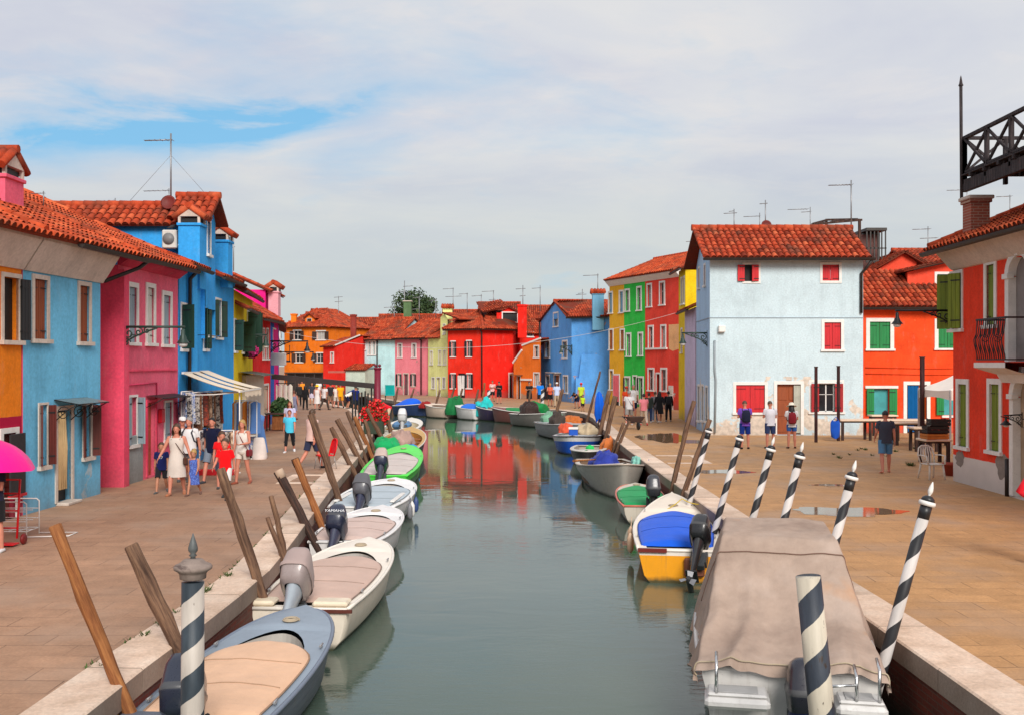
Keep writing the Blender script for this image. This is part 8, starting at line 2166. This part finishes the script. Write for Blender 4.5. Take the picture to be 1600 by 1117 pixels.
    if bottom:
        kind, c = bottom; mb = MB()
        if kind == 'skirt':
            rows = [ring(.08,.165,.128)]+[[Vector((J['pelvis'].x+fx*math.cos(w)*(1+.04*math.sin(6*w+ph)), J['pelvis'].y+fy*math.sin(-w), J['pelvis'].z-dz_)) for w in [2*PI*k/28 for k in range(28)]] for dz_, fx, fy in ((.05,.192,.15),(.2,.212,.165),(.38,.225,.18))]
            mb.grid(rows, closed=True)
        else:
            mb.grid([ring(.10,.163,.126), ring(-.03,.182,.138), ring(-.13,.178,.134), ring(-.2,.10,.10)], closed=True)
            fr = {'shorts':.82,'short':.5,'capri':1.55,'long':1.95}[kind]; wd = {'shorts':1.12,'short':1.08,'capri':1.0,'long':1.06}[kind]
            for k in 'LR':
                h_, kn, a_ = J['hip'+k], J['knee'+k], J['ankle'+k]; st = h_+Vector((0,0,.04))
                if fr <= 1: mb.tube([st, h_.lerp(kn,.25), h_.lerp(kn,fr*.7), h_.lerp(kn, fr)], [.10*wd,.096*wd,.088*wd,.088*wd], 14, caps=False)
                else: mb.tube([st, h_.lerp(kn,.3), h_.lerp(kn,.75), kn, kn.lerp(a_,.35), kn.lerp(a_, fr-1)], [.10*wd,.094*wd,.076*wd,.068*wd,.068*wd,.055*wd], 14, caps=False)
        mb.build({'skirt':'skirt','shorts':'shorts','short':'shorts','capri':'trousers','long':'trousers'}[kind], mat(c), o, fix=False)
    if shoe:
        for k in 'LR':
            a_, to = J['ankle'+k], J['toe'+k]; mb = MB(); mb.tube([a_+Vector((0,.06,-.045)), a_+Vector((0,.02,-.035)), a_.lerp(to,.6)+Vector((0,0,-.018)), to, to+(to-a_).normalized()*.02], [.036,.048,.047,.036,.02], 12, squash=(1,.82)); mb.build('shoe', mat(shoe), o)
    if hair:
        st, cc = hair; mh = hair_mat(HAIR.get(cc, cc)); mb = MB(); rows = []
        for j in range(9):
            th = j/8; row = []
            for k in range(24):
                a = 2*PI*k/24; front = max(0, math.sin(a)); lim = (1.95-.85*front) if st != 'crop' else (1.7-.72*front)
                t_ = th*lim; rr = 1.0+.03*math.sin(a*5+j)
                v = Vector((.089*hk*rr*math.sin(t_)*math.cos(a), -.107*hk*rr*math.sin(t_)*math.sin(a), (.120 if st != 'crop' else .114)*hk*math.cos(t_)*rr)); row.append(H+up*.035*hk+M@v)
            rows.append(row)
        mb.grid(rows, closed=True)
        if st == 'long':
            rows = []
            for j in range(7):
                w_ = j/6; row = []
                for k in range(13):
                    a = PI*(-.08+1.16*k/12); rr = (.098+.016*math.sin(w_*3))*hk*(1+.05*math.sin(k*2+j)); row.append(H+up*(.05-.30*w_)*hk+rt*rr*math.cos(a)-fw*(rr*1.05*math.sin(a)*(1-.15*w_)+.0))
                rows.append(row)
            mb.grid(rows)
        if st == 'tail':
            mb.ball(H-fw*.09*hk+up*.07*hk, (.03*hk,.03*hk,.03*hk), 8, 6); mb.tube([H-fw*.09*hk+up*.07*hk, H-fw*.15*hk+up*.02*hk, H-fw*.13*hk-up*.12*hk], [.022,.035,.01], 8)
        if st == 'bun': mb.ball(H-fw*.06*hk+up*.13*hk, .045*hk, 10, 8)
        mb.build('hair', mh, o, fix=False)
    if hat:
        st, cc = hat; mh = Matrix.Translation(H+up*.07*hk) @ M.to_4x4()
        if st == 'cap':
            mb = MB(); mb.lathe([(.098*hk,-.01),(.097*hk,.03),(.08*hk,.075),(.04*hk,.092),(.004,.095)], 18, mh); mb.add([mh@Vector(p_) for p_ in ((-.075*hk,-.06*hk,0),(.075*hk,-.06*hk,0),(.06*hk,-.17*hk,-.012),(-.06*hk,-.17*hk,-.012),(-.075*hk,-.06*hk,.012),(.075*hk,-.06*hk,.012),(.06*hk,-.17*hk,-.002),(-.06*hk,-.17*hk,-.002))], [(3,2,1,0),(4,5,6,7),(2,3,7,6),(0,3,7,4),(1,2,6,5)]); mb.build('cap', mat(cc), o)
        else:
            mb = MB(); mb.lathe([(.098,.0),(.17,-.012),(.20,-.03),(.20,-.024),(.11,.012),(.098,.09),(.07,.115),(.02,.11)], 22, mh); mb.build('sun_hat', mat(cc), o); MB().lathe([(.103,.012),(.106,.04),(.1,.05)], 20, mh).build('hat_band', paint((.02,.02,.02,1), .7), o)
    if number:
        tp_ = [c_ for c_ in o.children if c_.name.startswith('top')][0]; cu = bpy.data.curves.new('lettering', 'FONT'); cu.body = number; cu.size = .13; cu.align_x = 'CENTER'; cu.extrude = .002; tx = bpy.data.objects.new('lettering', cu); COL.objects.link(tx); bpy.context.view_layer.update()
        me2 = bpy.data.meshes.new_from_object(tx.evaluated_get(bpy.context.evaluated_depsgraph_get())); bpy.data.objects.remove(tx); me2.materials.append(M_WHITE); tx = bpy.data.objects.new('lettering', me2); COL.objects.link(tx); tx.parent = tp_; c_ = J['pelvis']+axis*.60+af*.148; tx.location = c_; tx.rotation_euler = (R(90), 0, 0)
    return o, J, s
def worn(o, J, s, label, cat, kind, c, name):
    """bag carried by a person: its own thing, placed in world coordinates at the body"""
    Mw = Matrix.Translation(o.location) @ Matrix.Rotation(o.rotation_euler.z, 4, 'Z') @ Matrix.Diagonal((s, s, s, 1))
    axis = J['neck']-J['pelvis']; b = thing(name, label, cat, Mw@(J['pelvis']+axis*.3)); m = cloth(c, .2, .7); inv = b.location
    def W_(p): return Mw@Vector(p)-inv
    mb = MB()
    if kind == 'back':
        c0 = J['pelvis']+axis*.55+Vector((0,.20,0)); rows = []
        for (z_, rx, ry) in ((-.24,.10,.06),(-.22,.15,.085),(-.05,.155,.095),(.1,.145,.085),(.19,.11,.06),(.21,.04,.02)): rows.append([W_(c0+Vector((math.copysign(abs(math.cos(w))**.6, math.cos(w))*rx, math.copysign(abs(math.sin(w))**.6, math.sin(w))*ry, z_))) for w in [2*PI*k/20 for k in range(20)]])
        mb.grid(rows, closed=True); mb.poly(rows[0]); mb.build('pack', m, b)
        rows = [[W_(c0+Vector((math.cos(w)*.11, .085+.04*math.sin(w), z_))) for w in [PI*k/10 for k in range(11)]] for z_ in (-.2,-.03)]; mb = MB(); mb.grid(rows); mb.build('pocket', m, b, fix=False)
        for sg in (-1,1): MB().tube([W_(J['pelvis']+axis*.8+Vector((sg*.10,.13,0))), W_(J['pelvis']+axis*1.0+Vector((sg*.115,.02,0))), W_(J['pelvis']+axis*.85+Vector((sg*.125,-.14,0))), W_(J['pelvis']+axis*.45+Vector((sg*.17,-.08,0))), W_(J['pelvis']+axis*.3+Vector((sg*.17,.10,0)))], .02*s, 6).build('strap', paint((.02,.02,.03,1), .7), b)
    else:
        sg = 1 if kind == 'shoulderR' else -1; c0 = J['pelvis']+Vector((sg*.23,-.05,-.05))
        M = Mw.copy(); mb.bbox(c0.x-.05, c0.x+.05, c0.y-.13, c0.y+.13, c0.z-.11, c0.z+.08, .03); mb.v = [tuple(W_(p)) for p in mb.v]; mb.build('bag', m, b)
        MB().tube([W_(c0+Vector((0,-.08,.08))), W_(J['pelvis']+axis*.55+Vector((sg*.06,-.155,0))), W_(J['pelvis']+axis*.93+Vector((-sg*.10,-.08,0))), W_(J['pelvis']+axis*1.01+Vector((-sg*.11,.01,0))), W_(J['pelvis']+axis*.8+Vector((-sg*.05,.13,0))), W_(J['pelvis']+axis*.3+Vector((sg*.12,.13,0))), W_(c0+Vector((0,.08,.08)))], .011*s, 6).build('strap', m, b)
    return b
WH = (.72,.70,.70,1); NAVY = C(22,28,62); BLK = (.014,.014,.016,1); RD = C(228,25,30); DEN = C(60,90,140); GRY = C(120,125,130); SAND = C(190,170,140)
GL = 'family group strolling on the left quay'; GF = 'crowd on the far left quay'; GM = 'walkers on the right quay'; GO = 'onlookers on the far quay'
# left quay group
person('boy in navy number shirt and dark shorts beside the woman in white dress', 252.5, 769, 1.27, 10, 'walk', 'tan', ('jersey', C(25,32,85)), ('shorts', (.02,.02,.025,1)), ('crop','brown'), None, (.1,.1,.1,1), True, GL, '17')
a_ = person('woman in fitted white dress with thin dark shoulder strap', 276, 772.5, 1.70, 6, 'lead', 'red', ('dress', (.66,.58,.52,1)), None, ('long','brown'), None, C(170,110,80), False, GL); worn(*a_, 'thin strapped brown shoulder bag of the woman in white dress', 'bag', 'shoulderR', C(80,50,40), 'shoulder_bag')
a_ = person('man in white t-shirt with dark rucksack straps, grey shorts', 296, 755, 1.76, -8, 'walk2', 'red', ('tee', WH), ('shorts', C(95,100,110)), ('crop','grey'), None, (.12,.12,.12,1), False, GL); worn(*a_, 'dark rucksack on the man in the white t-shirt', 'backpack', 'back', C(40,42,50), 'backpack')
person('person in white cap behind the woman in white dress', 285, 751, 1.70, 30, 'step', 'red', ('tee', C(215,120,70)), ('shorts', C(90,80,70)), ('short','brown'), ('cap', WH), (.1,.1,.1,1), False, GL)
person('small blond girl in blue patterned dress', 303, 773, 1.13, -5, 'walk', 'tan', ('dress', patterned(C(100,130,210), C(45,60,140), 16)), None, ('bun','blond'), None, C(110,80,70), True, GL)
person('man in dark navy polo shirt, sunglasses and grey shorts', 332, 753, 1.74, -6, 'walk', 'red', ('shirt', C(20,24,50)), ('shorts', C(120,130,145)), ('crop','black'), None, (.05,.05,.06,1), False, GL)
person('brown-haired child in red top behind the red football shirt boy', 346.5, 762, 1.46, 25, 'step', 'red', ('tee', RD), ('shorts', C(60,60,75)), ('short','brown'), None, (.06,.06,.06,1), True, GL)
person('boy in red football shirt and white shorts behind the tall pale post', 352, 779, 1.46, -4, 'walk2', 'red', ('jersey', C(238,18,25)), ('shorts', (.70,.66,.64,1)), ('crop','brown'), None, (.05,.05,.05,1), True, GL)
a_ = person('blonde woman in white vest and white shorts with red handbag', 379, 755, 1.66, -14, 'bag', 'red', ('tank', (.72,.66,.60,1)), ('short', (.72,.64,.56,1)), ('long','blond'), None, C(150,80,60), False, GL); worn(*a_, 'dark red handbag carried by the blonde woman', 'bag', 'shoulderR', C(120,20,30), 'handbag')
person('woman in turquoise t-shirt and black cropped trousers', 452.5, 706, 1.52, 4, 'walk', 'red', ('tee', C(80,195,225)), ('capri', BLK), ('crop','auburn'), None, WH, False)
person('auburn-haired woman in lilac top behind the turquoise one', 453, 690, 1.62, 0, 'step', 'red', ('tee', C(190,185,215)), ('long', NAVY), ('long','auburn'), None, BLK, False)
person('man in pale pink shirt and navy shorts passing the red chair', 487, 731.5, 1.80, 140, 'walk', 'red', ('tunic', C(225,190,180)), ('shorts', C(50,55,80)), ('short','brown'), None, BLK, False)
# far left crowd
cr = [(459,655,1.62,180,'step','red',('tank',C(140,140,165)),('shorts',C(150,150,175)),('short','auburn'),None,'woman in grey-lilac playsuit walking away'),
 (477,640,1.62,175,'stand','fair',('long',BLK),('long',BLK),('long','black'),None,'woman all in black with long dark hair in the far crowd'),
 (495.5,640,1.66,185,'step','red',('dress',(.75,.72,.70,1)),None,('short','blond'),('sun',C(240,200,40)),'woman in white dress and yellow hat'),
 (507,640,1.74,150,'walk','tan',('tee',WH),('long',C(70,60,55)),('short','brown'),None,'man in white t-shirt and brown trousers beside the yellow hat'),
 (516.5,636,1.72,180,'stand','tan',('tee',(.03,.03,.035,1)),('shorts',C(130,110,90)),('short','brown'),None,'man in black t-shirt and khaki shorts in the far crowd'),
 (525.5,637,1.6,170,'step','red',('tee',C(235,225,215)),('shorts',C(200,190,180)),('short','blond'),None,'pale-dressed woman left of the yellow shirt'),
 (532,637,1.76,200,'walk2','tan',('tee',C(245,170,20)),('shorts',C(215,140,20)),('crop','brown'),None,'man in amber yellow t-shirt'),
 (541.5,638,1.7,110,'bend','tan',('tee',C(235,225,215)),('shorts',NAVY),('short','grey'),None,'person in white stooping at the kerb'),
 (555.5,644,1.72,180,'walk','tan',('tee',C(25,40,105)),('shorts',C(25,35,50)),('crop','black'),None,'man in navy t-shirt walking away by the bars'),
 (467,634,1.7,0,'stand','tan',('long',(.03,.03,.03,1)),('long',BLK),('short','black'),None,'person in black jacket facing us in the far crowd'),
 (451,648,1.66,0,'step','tan',('tee',C(90,100,70)),('shorts',C(60,50,45)),('short','black'),None,'person in olive top by the scarlet house'),
 (487.5,632,1.68,10,'stand','tan',('tee',C(60,60,70)),('dress' and 'skirt',C(200,190,210)),('long','black'),None,'woman in charcoal top and pale skirt in the far crowd'),
 (445,638,1.7,170,'step','tan',('tee',C(230,120,40)),('shorts',C(60,60,60)),('short','brown'),None,'person in orange t-shirt at the far left shops'),
 (498,626,1.7,0,'stand','tan',('tee',WH),('shorts',C(70,80,110)),('short','brown'),None,'man in white at the back of the far crowd'),
 (472,624,1.68,0,'walk','red',('tee',C(230,140,40)),('shorts',DEN),('short','blond'),None,'person in orange top at the back of the far crowd'),
 (519,628,1.66,0,'stand','red',('tee',C(200,60,50)),('shorts',BLK),('short','brown'),None,'person in red top at the back of the far crowd'),
 (546,632,1.7,120,'bend','tan',('tee',C(50,70,120)),('long',BLK),('short','black'),None,'person in blue bending over the kerb')]
for (px,py,h,rz,ps,sk,tp_,bt,hr,ht,lb) in cr: person(lb, px, py, h, rz, ps, sk, tp_, bt, hr, ht, BLK, False, GF)
# right quay walkers
a_ = person('broad man in white t-shirt, grey shorts and slung blue bag walking away', 983, 664, 1.78, 172, 'walk', 'red', ('tee', WH), ('shorts', C(150,145,140)), ('crop','grey'), None, (.6,.58,.55,1), False, GM); worn(*a_, 'dark blue sling bag on the broad man in white', 'bag', 'shoulderL', C(35,40,90), 'sling_bag')
person('tall grey-haired man in white polo shirt facing us', 989.5, 654, 1.92, 8, 'stand', 'red', ('shirt', WH), ('shorts', NAVY), ('crop','grey'), None, BLK, False, GM)
person('person in orange cap behind the two white shirts', 979, 652, 1.78, 10, 'stand', 'red', ('tee', C(215,70,35)), ('shorts', C(70,60,60)), ('short','brown'), ('cap', C(190,60,40)), BLK, False, GM)
person('woman in pink top and beige trousers walking away', 1006, 664, 1.62, 180, 'walk2', 'fair', ('tee', C(245,140,150)), ('long', C(205,185,165)), ('short','black'), None, C(215,90,90), False, GM)
person('woman in dark green jacket and jeans', 1014, 660, 1.58, 180, 'step', 'fair', ('long', C(50,60,55)), ('long', C(50,70,110)), ('short','black'), None, WH, False, GM)
person('woman in grey top and pale jeans left of the black dress', 1023.5, 658.5, 1.62, 178, 'step', 'fair', ('tee', C(130,125,130)), ('long', C(120,135,160)), ('short','brown'), None, WH, False, GM)
person('long-haired woman in short black dress', 1030.5, 660, 1.68, 185, 'walk', 'tan', ('tunic', BLK), ('skirt', BLK), ('long','black'), None, (.6,.58,.55,1), False, GM)
a_ = person('woman all in black with black bag, rightmost walker', 1044.5, 658, 1.62, 178, 'stand', 'fair', ('long', BLK), ('long', BLK), ('short','black'), None, (.3,.3,.3,1), False, GM); worn(*a_, 'black bag of the rightmost walker in black', 'bag', 'back', (.02,.02,.022,1), 'backpack')
# square
a_ = person('man in purple t-shirt and blue shorts with navy backpack', 1164, 701, 1.76, 180, 'phone', 'red', ('tee', C(125,80,190)), ('shorts', C(25,50,130)), ('crop','brown'), None, BLK, False); worn(*a_, 'navy backpack on the man in the purple t-shirt', 'backpack', 'back', C(25,30,55), 'backpack')
person('man in white t-shirt and slate shorts before the brown door', 1203.5, 700, 1.74, 180, 'phone', 'red', ('tee', (.74,.74,.80,1)), ('shorts', C(50,65,105)), ('crop','brown'), None, BLK, False)
a_ = person('woman in straw hat, white top and blue denim skirt', 1237, 700, 1.64, 172, 'phone', 'red', ('tee', WH), ('short', C(50,95,165)), ('long','black'), ('sun', C(240,230,210)), C(80,50,40), False); worn(*a_, 'small dark red backpack of the straw-hatted woman', 'backpack', 'back', C(130,30,40), 'backpack')
person('man in charcoal t-shirt and denim shorts walking to the market tables', 1383.5, 738, 1.78, 174, 'step', 'red', ('tee', C(62,66,80)), ('shorts', C(85,130,170)), ('crop','black'), None, None, False)
# far onlookers
fo = [(827,634.5,1.78,5,'folded','tan',('tee',BLK),('shorts',BLK),('short','black'),None,'man in black t-shirt with folded arms before the orange annex'),
 (844,635,1.82,0,'stand','tan',('tee',C(25,125,225)),('shorts',BLK),('crop','brown'),None,'man in bright blue t-shirt before the orange annex'),
 (859.5,634,1.66,0,'phone','red',('tank',C(225,100,70)),('shorts',BLK),('short','blond'),None,'woman in coral vest between the blue and pale blue shirts'),
 (870,635.5,1.74,-5,'stand','tan',('shirt',C(190,205,240)),('long',C(185,165,140)),('short','grey'),('cap',WH),'man in pale blue shirt, beige trousers and white cap'),
 (769.5,627,1.70,0,'folded','tan',('tee',patterned(C(235,225,220), C(200,40,40), 14)),('shorts',BLK),('short','brown'),None,'person in red and white top before the scarlet wall'),
 (780,630.5,1.72,-15,'phone','red',('tunic',BLK),('shorts',BLK),('short','black'),None,'person in black dress before the scarlet wall'),
 (908,636,1.72,10,'stand','red',('tee',C(190,215,60)),('shorts',C(120,140,60)),('short','brown'),('cap',C(220,30,30)),'person in lime top and red cap by the cornflower blue house'),
 (902,637.5,1.5,-30,'bend','tan',('tee',C(30,35,60)),('shorts',NAVY),('short','black'),None,'person in navy stooping beside the red cap'),
 (910.5,642,1.1,10,'stand','tan',('tee',C(190,220,40)),('shorts',BLK),('short','brown'),None,'child in lime green at the kerb below the red cap')]
for (px,py,h,rz,ps,sk,tp_,bt,hr,ht,lb) in fo: person(lb, px, py, h, rz, ps, sk, tp_, bt, hr, ht, BLK, 'child' in lb, GO)
person('person in red top and white hat stooping behind the geraniums', 607, 664, 1.7, -60, 'bend', 'red', ('tee', C(235,30,45)), ('shorts', C(215,190,160)), ('short','grey'), ('sun', WH), BLK, False)
person('person with bare legs and dark shorts under the magenta umbrella', -9, 862, 1.62, -20, 'phone', 'red', ('tee', C(40,40,60)), ('shorts', BLK), ('short','brown'), None, WH, False)
person('person in long red sleeves cut by the right picture edge', 1626, 880, 1.66, 175, 'hips', 'red', ('long', C(215,30,45)), ('long', NAVY), ('short','brown'), None, BLK, False)
# ================================================================ SKY, SUN, CAMERA
def build_world():
    w = bpy.data.worlds.new('World'); scene.world = w; w.use_nodes = True
    nt = w.node_tree; nt.nodes.clear(); N = nt.nodes.new; Lk = nt.links.new
    out = N('ShaderNodeOutputWorld'); bgd = N('ShaderNodeBackground'); Lk(bgd.outputs[0], out.inputs[0])
    bgd.inputs['Strength'].default_value = .103
    sky = N('ShaderNodeTexSky'); sky.sky_type = 'NISHITA'; sky.sun_disc = False
    sky.sun_elevation = SUN_EL; sky.sun_rotation = SUN_ROT; sky.air_density = 1.0; sky.dust_density = .6; sky.ozone_density = 2.0
    tc = N('ShaderNodeTexCoord'); sp = N('ShaderNodeSeparateXYZ'); Lk(tc.outputs['Generated'], sp.inputs[0])
    def m(op, a, b=None, cl=False):
        nd = N('ShaderNodeMath'); nd.operation = op; nd.use_clamp = cl
        for s, v in ((nd.inputs[0], a), (nd.inputs[1], b)):
            if v is None: continue
            if isinstance(v, (int, float)): s.default_value = v
            else: Lk(v, s)
        return nd.outputs[0]
    z = m('MAXIMUM', sp.outputs[2], 0.0); dn = m('ADD', z, .17)
    cx = m('DIVIDE', sp.outputs[0], dn); cy = m('DIVIDE', sp.outputs[1], dn)
    cb = N('ShaderNodeCombineXYZ'); Lk(cx, cb.inputs[0]); Lk(cy, cb.inputs[1])
    def noise(scale, det, rough, loc, sc=(1,1,1), dist=0.0):
        mp = N('ShaderNodeMapping'); mp.inputs['Location'].default_value = loc; mp.inputs['Scale'].default_value = sc; Lk(cb.outputs[0], mp.inputs[0])
        n = N('ShaderNodeTexNoise'); n.inputs['Scale'].default_value = scale; n.inputs['Detail'].default_value = det; n.inputs['Roughness'].default_value = rough; n.inputs['Distortion'].default_value = dist
        Lk(mp.outputs[0], n.inputs[0]); return n.outputs[0]
    def ramp(f, st):
        r = N('ShaderNodeValToRGB'); cr = r.color_ramp
        while len(cr.elements) < len(st): cr.elements.new(.5)
        for e, (p, c) in zip(cr.elements, st): e.position = p; e.color = c if isinstance(c, tuple) else (c, c, c, 1)
        Lk(f, r.inputs[0]); return r.outputs[0]
    def mix(f, a, b):
        nd = N('ShaderNodeMix'); nd.data_type = 'RGBA'
        for s, v in ((nd.inputs[0], f), (nd.inputs[6], a), (nd.inputs[7], b)):
            if isinstance(v, (int, float, tuple)): s.default_value = v
            else: Lk(v, s)
        return nd.outputs[2]
    big = noise(.9, 6, .55, (3.1, 1.7, 0), (1, 1, 1), .3)
    fine = noise(2.6, 7, .6, (7.3, 2.2, 0), (.9, 1.1, 1), .4)
    # a long blue opening low in the left half of the sky
    az = m('DIVIDE', sp.outputs[0], sp.outputs[1]); el = m('DIVIDE', sp.outputs[2], sp.outputs[1])
    wob = m('MULTIPLY', m('SUBTRACT', fine, .5), .09)
    e0 = m('SUBTRACT', m('ADD', el, wob), m('ADD', .222, m('MULTIPLY', m('ADD', az, .35), .10)))
    band = m('SUBTRACT', 1.0, m('DIVIDE', m('ABSOLUTE', e0), m('ADD', .022, m('MULTIPLY', m('MAXIMUM', m('SUBTRACT', -.18, az), 0.0), .14))), True)
    lat = ramp(m('ADD', m('MULTIPLY', az, -1.0), 0.0), [(.10, 0.0), (.24, 1.0)])
    fwd = m('GREATER_THAN', sp.outputs[1], 0.05)
    gap = m('MULTIPLY', m('MULTIPLY', band, lat), fwd)
    cov = m('SUBTRACT', m('ADD', m('MULTIPLY', big, .7), m('MULTIPLY', fine, .3)), m('MULTIPLY', gap, .26))
    cover = ramp(cov, [(.24, 0.0), (.32, .5), (.45, 1.0)])
    shade = noise(1.5, 7, .56, (1.3, 9.4, 0), (.75, 1.1, 1), .4)
    cc = ramp(shade, [(.32, CLOUD_D), (.5, CLOUD_M), (.66, CLOUD_L)])
    wisp = noise(4.0, 7, .6, (4.4, 3.1, 0), (.8, 1.15, 1), .5)
    cc = mix(m('MULTIPLY', ramp(wisp, [(.52, 0.0), (.7, 1.0)]), .35), cc, CLOUD_H)
    hz = ramp(z, [(0.0, 1.0), (.09, .75), (.22, 0.0)])
    cc = mix(m('MULTIPLY', hz, .85), cc, CLOUD_Z)
    skc = mix(.75, sky.outputs[0], SKY_BLUE)
    col = mix(cover, skc, cc)
    below = m('LESS_THAN', sp.outputs[2], -.01)
    Lk(mix(below, col, (2.2, 1.7, 1.3, 1)), bgd.inputs['Color'])
SUN_EL = R(34); SUN_AZ = R(167)     # compass bearing the light comes from (0 = +Y), measured clockwise
SUN_ROT = SUN_AZ
CLOUD_D = (5.8, 6.1, 7.1, 1); CLOUD_M = (6.7, 6.9, 7.4, 1); CLOUD_L = (7.5, 7.5, 7.5, 1); CLOUD_H = (8.2, 7.7, 7.4, 1); CLOUD_Z = (5.4, 6.1, 6.0, 1); SKY_BLUE = (2.2, 5.6, 8.6, 1)
build_world()
sd = bpy.data.lights.new('sun', 'SUN'); sd.energy = 3.5; sd.angle = R(26); sd.color = (1.0, .95, .88)
so = bpy.data.objects.new('sun', sd); COL.objects.link(so)
dirv = Vector((math.sin(SUN_AZ)*math.cos(SUN_EL), math.cos(SUN_AZ)*math.cos(SUN_EL), math.sin(SUN_EL)))
so.rotation_euler = dirv.to_track_quat('Z', 'Y').to_euler(); so.location = dirv*60

cd = bpy.data.cameras.new('camera'); cam = bpy.data.objects.new('camera', cd); COL.objects.link(cam)
cam.location = (0, 0, HC); cam.rotation_euler = (R(90), 0, 0)
cd.sensor_width = 36; cd.lens = 36; cd.shift_y = (HORIZON-558.5)/1600; cd.clip_end = 3000; cd.clip_start = .1
scene.camera = cam
scene.view_settings.view_transform = 'Standard'; scene.view_settings.look = 'None'
scene.view_settings.exposure = 0; scene.view_settings.gamma = 1
scene.cycles.max_bounces = 6; scene.cycles.diffuse_bounces = 3; scene.cycles.glossy_bounces = 3; scene.cycles.transmission_bounces = 2
scene.cycles.use_denoising = True
scene.cycles.sample_clamp_indirect = 6
